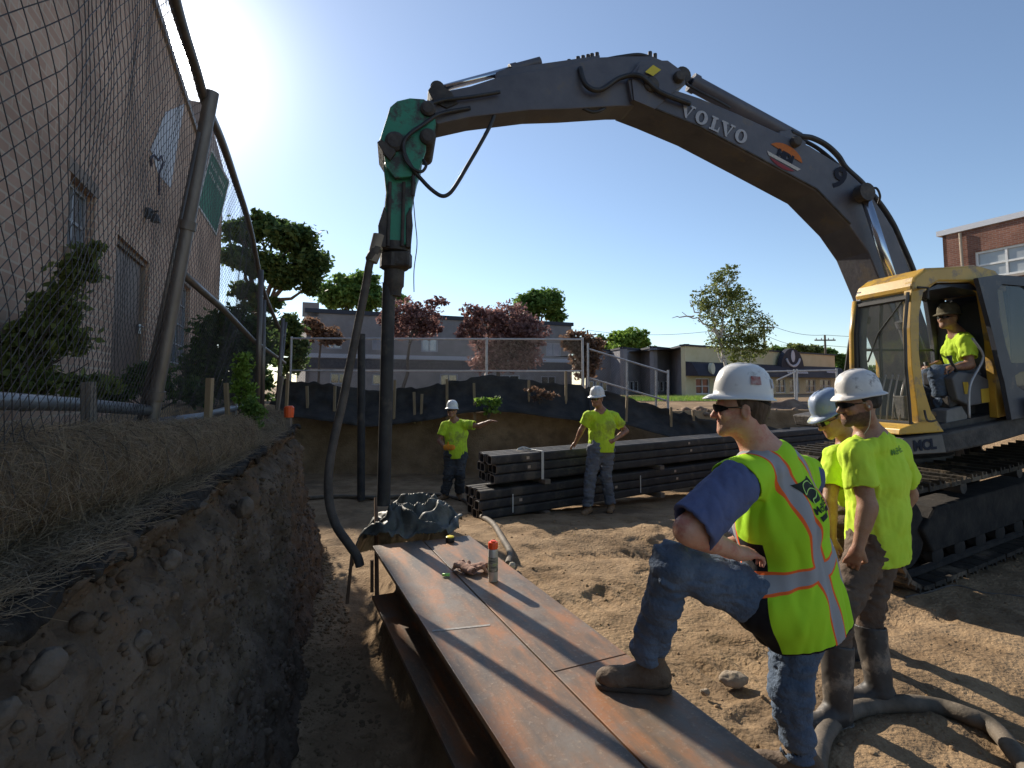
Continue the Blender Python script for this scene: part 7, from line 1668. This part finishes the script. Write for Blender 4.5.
        q = s.T(J['pelvis'], 0, -0.012, -hem); B.cap(s.T(q, 0, 0, 0.015), s.T(q, 0, 0, -0.1), 0.132 * S * F + g * 0.75, 0.132 * S * F + g * 0.8, 0.004, 's', flat=(s.tl, 1.25))
        B.cap(s.T(J['neck'], 0, 0.04, 0.09), s.T(J['neck'], 0, 0.004, -0.012), 0.094 * S, 0.088 * S, 0.008, 's')
        me = B.mesh('vest'); bm = bmesh.new(); bm.from_mesh(me); bmesh.ops.smooth_vert(bm, verts=bm.verts, factor=0.5, use_axis_x=True, use_axis_y=True, use_axis_z=True); bm.to_mesh(me); bm.free()
        co = np.empty(len(me.vertices) * 3, np.float32); me.vertices.foreach_get('co', co); co = co.reshape(-1, 3) - np.array(tuple(J['pelvis']), np.float32)
        M = np.array([tuple(s.tl), tuple(s.tf), tuple(s.tu)], np.float32).T; at_ = me.attributes.new('tc', 'FLOAT_VECTOR', 'POINT'); at_.data.foreach_set('vector', (co @ M).astype(np.float32).ravel())
        from mathutils.bvhtree import BVHTree
        bm = bmesh.new(); bm.from_mesh(me); s.vbvh = BVHTree.FromBMesh(bm); bm.free()
        return link('safety_vest', me, m, s.root, smooth=True)
    def wrap(s, name, me, m, parent, bvh, origin, x, y, lift=0.003):
        """lays a flat mesh (in metres, xy plane) onto the cloth surface by dropping each point along the normal"""
        x = Vector(x).normalized(); y = Vector(y); y = (y - x * y.dot(x)).normalized(); z = x.cross(y); o = Vector(origin)
        for v in me.vertices:
            p = o + x * v.co.x + y * v.co.y + z * 0.25; h, n_, _, _ = bvh.ray_cast(p, -z, 0.6)
            v.co = (h + n_ * lift) if h is not None else o + x * v.co.x + y * v.co.y
        return link(name, me, m, parent)
    def hair(s, m, low=-0.05, r=0.006, back=True):
        B = SDF(np.array(s.H(0, 0, 0)) - 0.2, np.array(s.H(0, 0, 0)) + 0.2, min(s.h, 0.006)); M = s.HM(); S = s.S
        B.ell(s.H(0, -0.018, 0.032), ((0.078 + r) * S, (0.098 + r) * S, (0.092 + r) * S), M, 0); B.cap(s.H(0, -0.055, 0.0), s.H(0, -0.05, low), 0.058 * S, 0.05 * S, 0.02)
        B.plane(s.H(0, 0.012, 0.0), tuple(s.hf * 1.0 - s.hu * 0.25), 0.01); B.plane(s.H(0, 0, low), tuple(-s.hu), 0.01)
        for x in (-1, 1): B.ell(s.H(x * 0.085, -0.004, -0.02), (0.03, 0.028, 0.036), M, 0.008, 's')
        B.wrinkle(0.004, (60, 60, 20), 5); return B.build('hair', m, s.root)
    def hardhat(s, m, tilt=0.0, full=False, brim=0.05, label=None, roll=0.0, size=1.0, up=0.0):
        """shell lofted as rings; cap style (front peak) or full brim"""
        S = s.S * size; n = 48; c = s.J['head'] + s.hu * (0.045 + up) * s.S - s.hf * 0.012 * s.S
        Rm = Matrix.Rotation(tilt, 3, s.hl) @ Matrix.Rotation(roll, 3, s.hf); l, f, u = Rm @ s.hl, Rm @ s.hf, Rm @ s.hu
        prof = [(1.0, 0.0), (0.992, 0.022), (0.97, 0.05), (0.92, 0.080), (0.82, 0.110), (0.66, 0.134), (0.45, 0.150), (0.22, 0.157), (0.0, 0.159)]
        k = MB(); rings = []
        def pt(a, rr, z, br=0.0):
            x, y = math.sin(a), math.cos(a); q = (abs(x) ** 2.3 + abs(y) ** 2.3) ** (-1 / 2.3); rx, ry = 0.112 * rr + br, 0.138 * rr + br
            ridge = 0.006 * math.exp(-(x / 0.16) ** 2) * (1 if y < 0.9 else 1) * min(1, z / 0.06) if z > 0.03 else 0
            ridge += 0.004 * math.exp(-((abs(x) * rr - 0.42) / 0.09) ** 2) * min(1, max(0, (z - 0.05) / 0.04))
            return c + (l * x * q * rx + f * y * q * ry + u * (z + ridge * 1.0)) * S
        prr = []
        if full: br_o = [(brim * 0.98, -0.024, ), (brim, -0.020)]
        for (rr, z) in reversed(prof): prr.append([pt(2 * math.pi * i / n, rr, z) for i in range(n)])
        # brim ring(s)
        def bw_(a):
            y = math.cos(a)
            if full: return brim * (1 + 0.25 * max(0, y)), -0.016 - 0.012 * max(0, y)
            return 0.010 + brim * max(0, y) ** 1.3 * 1.1 + 0.006, -0.010 - 0.016 * max(0, y)
        prr.append([pt(2 * math.pi * i / n, 1.0, -0.004, bw_(2 * math.pi * i / n)[0] * 0.35) for i in range(n)])
        prr.append([pt(2 * math.pi * i / n, 1.0, bw_(2 * math.pi * i / n)[1], bw_(2 * math.pi * i / n)[0]) for i in range(n)])
        prr.append([pt(2 * math.pi * i / n, 1.0, bw_(2 * math.pi * i / n)[1] - 0.005, bw_(2 * math.pi * i / n)[0] - 0.001) for i in range(n)])
        prr.append([pt(2 * math.pi * i / n, 0.97, -0.009, 0) for i in range(n)])
        for (rr, z) in prof[1:]: prr.append([pt(2 * math.pi * i / n, rr * 0.965, z * 0.965 - 0.002) for i in range(n)])
        vs = [v for r_ in prr for v in r_]; fs = [(i * n + j, i * n + (j + 1) % n, (i + 1) * n + (j + 1) % n, (i + 1) * n + j) for i in range(len(prr) - 1) for j in range(n)]
        k.add(vs, fs); me = bpy.data.meshes.new('hat'); me.from_pydata([tuple(v) for v in k.v], [], k.f)
        bm = bmesh.new(); bm.from_mesh(me); bmesh.ops.remove_doubles(bm, verts=bm.verts, dist=1e-5); bmesh.ops.recalc_face_normals(bm, faces=bm.faces); bm.to_mesh(me); bm.free()
        o = link('hard_hat', me, m, s.root, smooth=True); s.hatf = (c, l, f, u)
        k = MB(); k.tube([pt(2 * math.pi * i / 32, 0.86, -0.008) for i in range(32)], 0.008 * S, 6, closed=True); k.tube([pt(a, 0.86, -0.012 - 0.035 * (1 - abs(a - math.pi) / 1.0) ** 1 if abs(a - math.pi) < 1 else -0.012) for a in [math.pi + x * 0.1 for x in range(-11, 12)]], 0.010 * S, 6)
        k.build('suspension', black_cloth, o); return o, pt
    def hatdecal(s, hat, pt, a, z0, z1, da, m, rr_of=None, name='sticker', lift=0.0012):
        """patch on the shell between angles a-da..a+da and heights z0..z1"""
        prof = [(1.0, 0.0), (0.992, 0.022), (0.97, 0.05), (0.92, 0.080), (0.82, 0.110), (0.66, 0.134), (0.45, 0.150)]
        zs = [p[1] for p in prof]; rs_ = [p[0] for p in prof]; c, l, f, u = s.hatf; N = 8; vs = []
        for i in range(N + 1):
            for j in range(N + 1):
                aa = a + da * (2 * i / N - 1); z = z0 + (z1 - z0) * j / N; p = pt(aa, float(np.interp(z, zs, rs_)), z); d = (p - (c + u * 0.02)).normalized(); vs.append(p + d * (0.004 + lift))
        k = MB(); k.add(vs, [(i * (N + 1) + j, (i + 1) * (N + 1) + j, (i + 1) * (N + 1) + j + 1, i * (N + 1) + j + 1) for i in range(N) for j in range(N) if True])
        return k.build(name, m, hat, smooth=True)
    def glasses(s, m=lens_m, arms=True):
        k = MB(); H = s.H
        pts = [(-0.068, 0.060, 0.006), (-0.055, 0.088, 0.006), (-0.034, 0.106, 0.005), (-0.008, 0.110, 0.008), (0.008, 0.110, 0.008), (0.034, 0.106, 0.005), (0.055, 0.088, 0.006), (0.068, 0.060, 0.006)]
        hh = [0.006, 0.015, 0.019, 0.010, 0.010, 0.019, 0.015, 0.006]
        vs = [];
        for (x, y, z), h_ in zip(pts, hh): vs += [H(x, y, z + h_ * 0.8), H(x, y * 0.985, z - h_)]
        vs2 = [];
        for (x, y, z), h_ in zip(pts, hh): vs2 += [H(x * 0.96, y - 0.004, z + h_ * 0.8), H(x * 0.96, y * 0.985 - 0.004, z - h_)]
        n = len(vs); fs = []
        for i in range(0, n - 2, 2): fs += [(i, i + 2, i + 3, i + 1), (n + i, n + i + 1, n + i + 3, n + i + 2), (i, n + i, n + i + 2, i + 2), (i + 1, i + 3, n + i + 3, n + i + 1)]
        k.add(vs + vs2, fs)
        for x in (-1, 1): k.tube([H(x * 0.068, 0.062, 0.008), H(x * 0.079, 0.02, 0.010), H(x * 0.083, -0.02, 0.008), H(x * 0.080, -0.035, -0.006)], 0.0028 * s.S, 6)
        return k.build('sunglasses', m, s.root)


def scaled(me, f):
    me.transform(Matrix.Scale(f, 4)); return me
def flat_text(body, size, bold=0.0):
    cu = bpy.data.curves.new('t', 'FONT'); cu.body = body; cu.size = size; cu.align_x = 'CENTER'; cu.align_y = 'CENTER'; cu.offset = bold; cu.resolution_u = 2
    o = bpy.data.objects.new('t', cu); COL.objects.link(o); bpy.context.view_layer.update()
    me = bpy.data.meshes.new_from_object(o.evaluated_get(bpy.context.evaluated_depsgraph_get())); bpy.data.objects.remove(o)
    bm = bmesh.new(); bm.from_mesh(me); bmesh.ops.triangulate(bm, faces=bm.faces); bmesh.ops.subdivide_edges(bm, edges=[e for e in bm.edges if e.calc_length() > 0.02], cuts=2); bm.to_mesh(me); bm.free(); me.materials.clear()
    return me
def flat_grid(poly, step=0.008):
    """filled polygon as a fine grid of small quads"""
    from mathutils.geometry import intersect_point_tri_2d
    P = [Vector(p) for p in poly]; xs_ = [p[0] for p in poly]; ys_ = [p[1] for p in poly]; bm = bmesh.new(); vs = [bm.verts.new((p[0], p[1], 0)) for p in poly]; bm.faces.new(vs)
    bmesh.ops.triangulate(bm, faces=bm.faces)
    for _ in range(4): bmesh.ops.subdivide_edges(bm, edges=[e for e in bm.edges if e.calc_length() > step * 1.6], cuts=1); bmesh.ops.triangulate(bm, faces=bm.faces)
    me = bpy.data.meshes.new('p'); bm.to_mesh(me); bm.free(); return me
def flat_line(pts, w):
    S_ = spline([Vector((x, y, 0)) for x, y in pts], 6); vs = []
    for i, p in enumerate(S_):
        t = (S_[min(i + 1, len(S_) - 1)] - S_[max(i - 1, 0)]).normalized(); n_ = Vector((-t.y, t.x, 0)) * w / 2; vs += [p + n_, p - n_]
    me = bpy.data.meshes.new('l'); me.from_pydata([tuple(v) for v in vs], [], [(2 * i, 2 * i + 1, 2 * i + 3, 2 * i + 2) for i in range(len(S_) - 1)]); return me
def vest_material():
    m = bpy.data.materials.new('safety_vest'); m.use_nodes = True; n, l = m.node_tree.nodes, m.node_tree.links; p = n['Principled BSDF']; p.inputs['Roughness'].default_value = 0.8; p.inputs['Specular IOR Level'].default_value = 0.2
    a = n.new('ShaderNodeAttribute'); a.attribute_name = 'tc'; sp = n.new('ShaderNodeSeparateXYZ'); l.new(a.outputs['Vector'], sp.inputs[0])
    def M(op, x, y=None):
        q = n.new('ShaderNodeMath'); q.operation = op
        for i, v in enumerate((x, y)):
            if v is None: continue
            if isinstance(v, (int, float)): q.inputs[i].default_value = v
            else: l.new(v, q.inputs[i])
        return q.outputs[0]
    X, Y_, Z_ = sp.outputs
    dh = M('ABSOLUTE', M('SUBTRACT', Z_, 0.155)); dv = M('ABSOLUTE', M('SUBTRACT', M('ABSOLUTE', X), 0.105))
    d = M('MINIMUM', dh, dv); gry = M('LESS_THAN', d, 0.026); org = M('LESS_THAN', d, 0.036)
    blk = M('MULTIPLY', M('GREATER_THAN', Y_, 0.01), M('LESS_THAN', Z_, 0.30))
    tr = M('LESS_THAN', Z_, -0.128); blk = M('MAXIMUM', blk, tr)
    def mix(f, c1, c2):
        q = n.new('ShaderNodeMix'); q.data_type = 'RGBA'; l.new(f, q.inputs['Factor'])
        for i, c in ((6, c1), (7, c2)):
            if isinstance(c, tuple): q.inputs[i].default_value = (*c, 1)
            else: l.new(c, q.inputs[i])
        return q.outputs[2]
    nz = n.new('ShaderNodeTexNoise'); nz.inputs['Scale'].default_value = 9; l.new(a.outputs['Vector'], nz.inputs['Vector'])
    lime = mix(nz.outputs['Fac'], (0.36, 0.68, 0.02), (0.44, 0.76, 0.03))
    c = mix(blk, lime, (0.012, 0.012, 0.014)); c = mix(org, c, (0.90, 0.15, 0.03)); c = mix(gry, c, (0.33, 0.33, 0.34)); l.new(c, p.inputs['Base Color'])
    wv = n.new('ShaderNodeTexNoise'); wv.inputs['Scale'].default_value = 160; l.new(a.outputs['Vector'], wv.inputs['Vector']); bp_ = n.new('ShaderNodeBump'); bp_.inputs['Strength'].default_value = 0.25; bp_.inputs['Distance'].default_value = 0.002; l.new(wv.outputs['Fac'], bp_.inputs['Height']); l.new(bp_.outputs[0], p.inputs['Normal'])
    return m
# ---- man in the vest (nearest)
def pj(px, py, Y): return tuple(at(px, py, Y))
J = dict(head=pj(740, 409, 2.34), neck=pj(762, 455, 2.36), chest=pj(778, 512, 2.40), pelvis=pj(792, 590, 2.42),
         sh=(pj(736, 484, 2.20), pj(802, 476, 2.56)), el=(pj(688, 530, 2.12), pj(740, 548, 2.66)), wr=(pj(738, 553, 2.22), pj(690, 560, 2.48)),
         hip=(pj(779, 604, 2.33), pj(802, 601, 2.54)), kn=(pj(673, 565, 2.26), pj(790, 690, 2.50)), an=(pj(646, 656, 2.42), tuple(V3(1.27, 2.52, -1.64))),
         hd=((0.9, 0.35, -0.1), (-1, -0.3, 0.1)), pn=((0, 0.2, -1), (0, 0.3, -1)), curlv=(0.7, 0.7))
man = Person(V3(1.1, 2.4, -1.73), 'man in a lime safety vest with one boot up on the steel beam', J, (-0.96, 0.26, 0.0), 0.006, tf=(-0.78, 0.63, 0), fat=1.06, headup=(0.0, 0, 1), arm=1.28, leg=1.12, nk=1.2)
man.shirt(navy, 'polo_shirt', sleeve=0.92, hem=0.05, wr=(0.006, 7, 3), loose=0.030, tl=0.006)
man.trousers(denim, 'jeans', cuff=0.97, wr=(0.008, 6, 9), loose=0.014, top=0.04)
man.boots(boot_b, [(-0.98, 0.12, 0), (-0.9, 0.3, 0)], h=0.10, name='shoe', floor=[BT + 0.004, -1.735], sole_m=mat('sole_brown', (0.05, 0.035, 0.025)), wide=1.1)
man.hair(hair_b, low=-0.065); man.glasses()
hat, pt = man.hardhat(hat_w, tilt=R(-4), full=False, brim=0.030, size=0.87, up=0.012)
man.hatdecal(hat, pt, R(90 + 18), 0.056, 0.094, 0.17, mat('sticker_red', (0.34, 0.08, 0.07), (0.5, 0.42, 0.4), scale=40), name='sticker')
man.hatdecal(hat, pt, R(90 + 62), 0.045, 0.085, 0.10, mat('sticker_grey', (0.35, 0.36, 0.42), (0.6, 0.6, 0.62), scale=50), name='sticker')
vst = man.vest(vest_material())
dk_m = mat('print_black', (0.014, 0.020, 0.014)); lm_m = mat('print_lime', (0.42, 0.66, 0.16))
og = man.J['pelvis'] + man.tu * 0.45 - man.tf * 0.02 + man.tl * 0.03; bx_, by_ = -man.tl, man.tu    # seen from behind: x to his right
man.wrap('print', scaled(flat_grid([(-0.085, 0.075), (0.09, 0.06), (0.085, -0.055), (-0.01, -0.05), (-0.05, 0.0)]), 0.8), dk_m, vst, man.vbvh, og, bx_, by_, 0.002)
man.wrap('print', scaled(flat_line([(-0.052, 0.010), (-0.03, 0.055), (0.03, 0.055), (0.075, 0.02)], 0.006), 0.8), lm_m, vst, man.vbvh, og, bx_, by_, 0.004)
man.wrap('print', scaled(flat_line([(-0.052, 0.012), (0.02, 0.018), (0.07, -0.01), (0.03, -0.03), (-0.005, -0.032), (-0.012, -0.052)], 0.006), 0.8), lm_m, vst, man.vbvh, og, bx_, by_, 0.004)
man.wrap('lettering', flat_text('McPHEE', 0.038, 0.0008), dk_m, vst, man.vbvh, og - man.tu * 0.066 + bx_ * 0.03, bx_, by_, 0.003)
man.wrap('print', scaled(flat_grid([(-0.075, 0.012), (0.085, 0.012), (0.085, -0.012), (-0.075, -0.012)]), 0.8), dk_m, vst, man.vbvh, og - man.tu * 0.098 + bx_ * 0.03, bx_, by_, 0.003)
# ---- yellow shirt man
J = dict(head=pj(858, 404, 3.02), neck=pj(869, 437, 3.08), chest=pj(876, 474, 3.10), pelvis=pj(876, 526, 3.10),
         sh=(pj(855, 453, 2.97), pj(895, 453, 3.20)), el=(pj(868, 506, 2.90), pj(909, 494, 3.30)), wr=(pj(858, 548, 2.90), pj(896, 520, 3.32)),
         hip=(pj(872, 540, 3.07), pj(884, 538, 3.17)), kn=(pj(838, 616, 2.92), pj(868, 606, 3.12)), an=(tuple(V3(1.64, 2.88, -1.64)), tuple(V3(1.97, 3.06, -1.64))),
         hd=((-0.25, 0.3, -1), (-1, -0.2, -0.3)), pn=((0.6, 0.8, 0), (0, -1, 0)), curlv=(0.6, 0.6))
ym = Person(V3(1.85, 3.02, -1.73), 'bearded man in yellow shirt, brown trousers, and a scuffed white full brim hard hat', J, (-0.97, 0.05, -0.10), 0.006, tf=(-0.60, 0.80, 0), skin=skin_b, arm=1.05, leg=0.9)
ym.shirt(hi_yel, sleeve=0.66, hem=0.18, wr=(0.006, 7, 13), loose=0.026)
ym.trousers(brown_p, cuff=0.40, wr=(0.006, 8, 19), loose=0.020, top=-0.02)
ym.boots(boot_k, [(-0.95, -0.25, 0), (-0.98, 0.1, 0)], h=0.31, rub=True, floor=[-1.74, -1.735], wide=1.1, sole_m=boot_k)
ym.hair(hair_k, low=-0.03, r=0.004); ym.glasses()
ym.hardhat(hat_wd, tilt=R(2), full=True, brim=0.026, size=0.84, up=0.014)
def beard(p, m, lift=0.0025):
    """short beard: the jaw's own surface copied and lifted a little"""
    me = p.ob.data; nv = len(me.vertices); co = np.empty(nv * 3, np.float32); me.vertices.foreach_get('co', co); co = co.reshape(-1, 3) + np.array(tuple(worldpos(p.ob)), np.float32)
    no = np.empty(nv * 3, np.float32); me.vertex_normals.foreach_get('vector', no); no = no.reshape(-1, 3)
    q = (co - np.array(tuple(p.J['head']), np.float32)) @ p.HM().astype(np.float32) / p.S
    x, y, z = np.abs(q[:, 0]), q[:, 1], q[:, 2]; edge = 0.004 * fbm(q * 120, 1, 3)
    on = (z < -0.036 - 0.35 * np.clip(y - 0.03, 0, 1) + 0.0 + edge) & (z > -0.135) & (y > -0.02 + edge) & (np.hypot(q[:, 0], y) < 0.13) | ((x < 0.030) & (z < -0.040) & (z > -0.054) & (y > 0.07))
    on &= ~((x < 0.022) & (z < -0.052) & (z > -0.074) & (y > 0.07)) & (z > -0.125 - 0.2 * np.clip(0.05 - y, -1, 1) * 0)
    f = np.array([pl_.vertices[:] for pl_ in me.polygons], np.int32); k_ = on[f].all(1); f = f[k_]; u, inv = np.unique(f, return_inverse=True)
    return link('beard', mesh_np('beard', co[u] + no[u] * lift, inv.reshape(f.shape)), m, p.root, smooth=True)
beard(ym, mat('stubble', (0.085, 0.048, 0.032), (0.17, 0.095, 0.06), scale=55, rough=0.8, bump=0.6, bscale=200), 0.0018)
k = MB(); k.tube(spline([ym.H(0.084, -0.012, -0.02), ym.H(0.078, -0.01, -0.07), ym.H(0.07, 0.0, -0.12), ym.H(0.05, 0.02, -0.16)], 5), 0.0018, 5); k.lathe(ym.H(0.088, -0.006, -0.012), [(0.004, -0.006), (0.006, 0), (0.004, 0.006)], 8); k.build('earphone', mat('ear_white', (0.6, 0.58, 0.5)), ym.root)
bv = None
def bvh_of(o):
    from mathutils.bvhtree import BVHTree
    bm = bmesh.new(); bm.from_mesh(o.data); w = worldpos(o); bmesh.ops.translate(bm, vec=w, verts=bm.verts); t = BVHTree.FromBMesh(bm); bm.free(); return t
yb = [c for c in ym.root.children if c.name.startswith('t_shirt')][0]
ym.wrap('lettering', flat_text('McPHEE', 0.045, 0.0008), mat('print_green', (0.10, 0.24, 0.03)), yb, bvh_of(yb), ym.J['chest'] + ym.tu * 0.14, -ym.tl, ym.tu, 0.004)
# ---- blue hat man
J = dict(head=pj(833, 418, 3.50), neck=pj(849, 446, 3.60), chest=pj(852, 476, 3.62), pelvis=pj(854, 516, 3.64),
         sh=(pj(837, 456, 3.46), pj(866, 456, 3.78)), el=(pj(829, 502, 3.40), pj(872, 500, 3.9)), wr=(pj(832, 540, 3.36), pj(868, 530, 3.8)),
         hip=(pj(848, 523, 3.56), pj(862, 523, 3.72)), kn=(pj(846, 580, 3.52), pj(862, 580, 3.72)), an=(pj(848, 629, 3.56), pj(864, 625, 3.76)),
         hd=((-0.1, 0.0, -1), (-0.1, 0, -1)), pn=((0.5, 0.5, 0), (0, -1, 0)), curlv=(0.6, 0.6))
bmn = Person(V3(2.3, 3.6, -1.73), 'man in a blue hard hat looking down, half hidden behind the bearded man', J, (-0.86, 0.05, -0.42), 0.007, tf=(-0.75, 0.66, 0), skin=skin_b, S=0.97)
bmn.shirt(hi_yel, sleeve=0.68, hem=0.15, wr=(0.008, 7, 23), loose=0.028); bmn.trousers(brown_p, cuff=0.9, wr=(0.01, 6, 29), loose=0.025, top=0.04)
bmn.boots(boot_k, [(-0.95, 0.1, 0), (-0.95, 0.1, 0)], h=0.2, floor=[-1.74, -1.74]); bmn.hair(hair_k, low=-0.04); bmn.glasses(); bmn.hardhat(hat_b, tilt=R(0), full=False, brim=0.030, size=0.88, up=0.012)
# ---- far left worker, pointing
fz = gz(-1.05, 9.8)
J = dict(head=pj(452, 411, 9.75), neck=pj(455, 421.5, 9.8), chest=pj(456, 434, 9.8), pelvis=pj(456, 450, 9.8),
         sh=(pj(466, 424.5, 9.75), pj(445, 426, 9.8)), el=(pj(479, 426, 9.65), pj(439.5, 441, 9.75)), wr=(pj(489, 421.5, 9.55), pj(445, 447, 9.55)),
         hip=(pj(460.5, 455, 9.8), pj(451, 455, 9.8)), kn=(pj(460, 475, 9.7), pj(449, 475, 9.7)), an=((-0.94, 9.8, fz + 0.09), (-1.20, 9.75, fz + 0.09)),
         hd=((0.9, -0.3, 0.15), (0.8, -0.4, 0)), pn=((0, 0, -1), (0, 0, -1)), curlv=(0.25, 0.8))
lw2 = Person(V3(-1.05, 9.8, fz), 'far worker in yellow shirt pointing with one outstretched arm beside the pile ends', J, (-0.10, -0.98, 0.12), 0.0075, tf=(0.1, -1, 0), skin=skin_b, fingers=True)
lw2.shirt(hi_dirty, sleeve=0.65, hem=0.14, loose=0.033, wr=(0.006, 7, 33)); lw2.trousers(dark_p, loose=0.03, wr=(0.01, 6, 35)); lw2.boots(boot_t, [(0.3, -0.95, 0), (-0.5, -0.85, 0)], h=0.14, floor=[fz, fz]); lw2.hair(hair_b); lw2.glasses(); lw2.hardhat(hat_w, full=False, brim=0.032, size=0.92, up=0.008)
B = SDF(np.array(lw2.J['wr'][1]) - 0.2, np.array(lw2.J['wr'][1]) + 0.25, 0.008); w_ = lw2.J['wr'][1]; B.cap(w_ + V3(0.02, -0.04, 0), w_ + V3(0.14, -0.07, 0.0), 0.05, 0.048, 0.02, flat=((0, 1, 0), 0.7)); B.cap(w_ + V3(0.06, -0.05, 0.02), w_ + V3(0.06, -0.06, 0.09), 0.016, 0.014, 0.01)
tag(B.build('measuring_tool', mat('orange_glove', (0.72, 0.26, 0.02), (0.8, 0.32, 0.03), scale=12), None), 'small orange box held in the hand of the pointing worker', 'tool')
# ---- far right worker leaning on the stack
fz = gz(1.35, 8.3)
J = dict(head=pj(597, 399, 8.30), neck=pj(601, 411.5, 8.35), chest=pj(602, 425, 8.35), pelvis=pj(601, 444, 8.33),
         sh=(pj(614, 417, 8.42), pj(589, 416, 8.28)), el=(pj(626, 431, 8.5), pj(581.5, 430, 8.35)), wr=(pj(612.5, 441, 8.22), pj(575.5, 443, 8.48)),
         hip=(pj(606, 450, 8.38), pj(596, 450, 8.30)), kn=(pj(606, 476, 8.35), pj(590, 477, 8.22)), an=((1.50, 8.35, fz + 0.09), (1.13, 8.18, fz + 0.09)),
         hd=((-1, -0.2, -0.1), (-0.5, 0.3, -0.5)), pn=((0, 1, 0), (0, 0, -1)), curlv=(0.4, 0.5))
rw2 = Person(V3(1.35, 8.3, fz), 'far worker in yellow shirt leaning one hand on top of the pile stack', J, (-0.62, -0.78, -0.05), 0.0075, tf=(-0.35, -0.93, 0), skin=skin_b)
rw2.shirt(hi_dirty, sleeve=0.62, hem=0.12, loose=0.033, wr=(0.007, 7, 43)); rw2.trousers(denim_g, loose=0.028, wr=(0.01, 6, 45)); rw2.boots(boot_t, [(-0.3, -0.95, 0), (-0.5, -0.85, 0)], h=0.14, floor=[fz, fz]); rw2.hair(hair_b); rw2.glasses(); rw2.hardhat(hat_w, full=False, brim=0.032, size=0.92, up=0.008)
# ---- operator
oc = lambda px, py, o: tuple(cp(px, py, o))
J = dict(head=oc(948, 318, 0.32), neck=oc(958, 335, 0.32), chest=oc(963, 350, 0.32), pelvis=oc(968, 368, 0.32),
         sh=(oc(966, 342, 0.15), oc(957, 341, 0.48)), el=(oc(970, 365, 0.10), oc(944, 362, 0.52)), wr=(oc(951, 368, 0.14), oc(931, 366, 0.50)),
         hip=(oc(966, 373, 0.24), oc(964, 373, 0.40)), kn=(oc(938, 374, 0.20), oc(930, 376, 0.45)), an=(oc(945, 410, 0.22), oc(936, 412, 0.45)),
         hd=((-1, -0.2, -0.2), (-1, -0.2, -0.2)), pn=((0, 0, -1), (0, 0, -1)), curlv=(0.9, 0.9))
op = Person(oc(960, 395, 0.32), 'operator in yellow shirt and cap seated at the levers in the excavator cab', J, -XB, 0.007, tf=-XB, skin=skin_b, S=0.84)
op.shirt(hi_yel, sleeve=0.7, hem=0.04, loose=0.028, wr=(0.007, 8, 53)); op.trousers(denim, loose=0.022, wr=(0.007, 7, 55), top=0.04); op.boots(boot_t, [-XB, -XB], h=0.12, floor=[J['an'][0][2] - 0.08, J['an'][1][2] - 0.08], wide=0.85)
op.hair(hair_b, r=0.003); op.glasses(); hh_, _ = op.hardhat(mat('cap_cloth', (0.10, 0.09, 0.06), (0.20, 0.17, 0.11), scale=20, rough=0.95), full=False, brim=0.03, size=0.84, up=0.004); hh_.name = 'cap'
# logo on the operator's sleeve
ob_ = [c for c in op.root.children if c.name.startswith('t_shirt')][0]
op.wrap('print', flat_grid([(-0.025, 0.02), (0.025, 0.02), (0.025, -0.02), (-0.025, -0.02)]), dk_m, ob_, bvh_of(ob_), op.J['sh'][0].lerp(op.J['el'][0], 0.25), XB * -1, V3(0, 0, 1), 0.003)
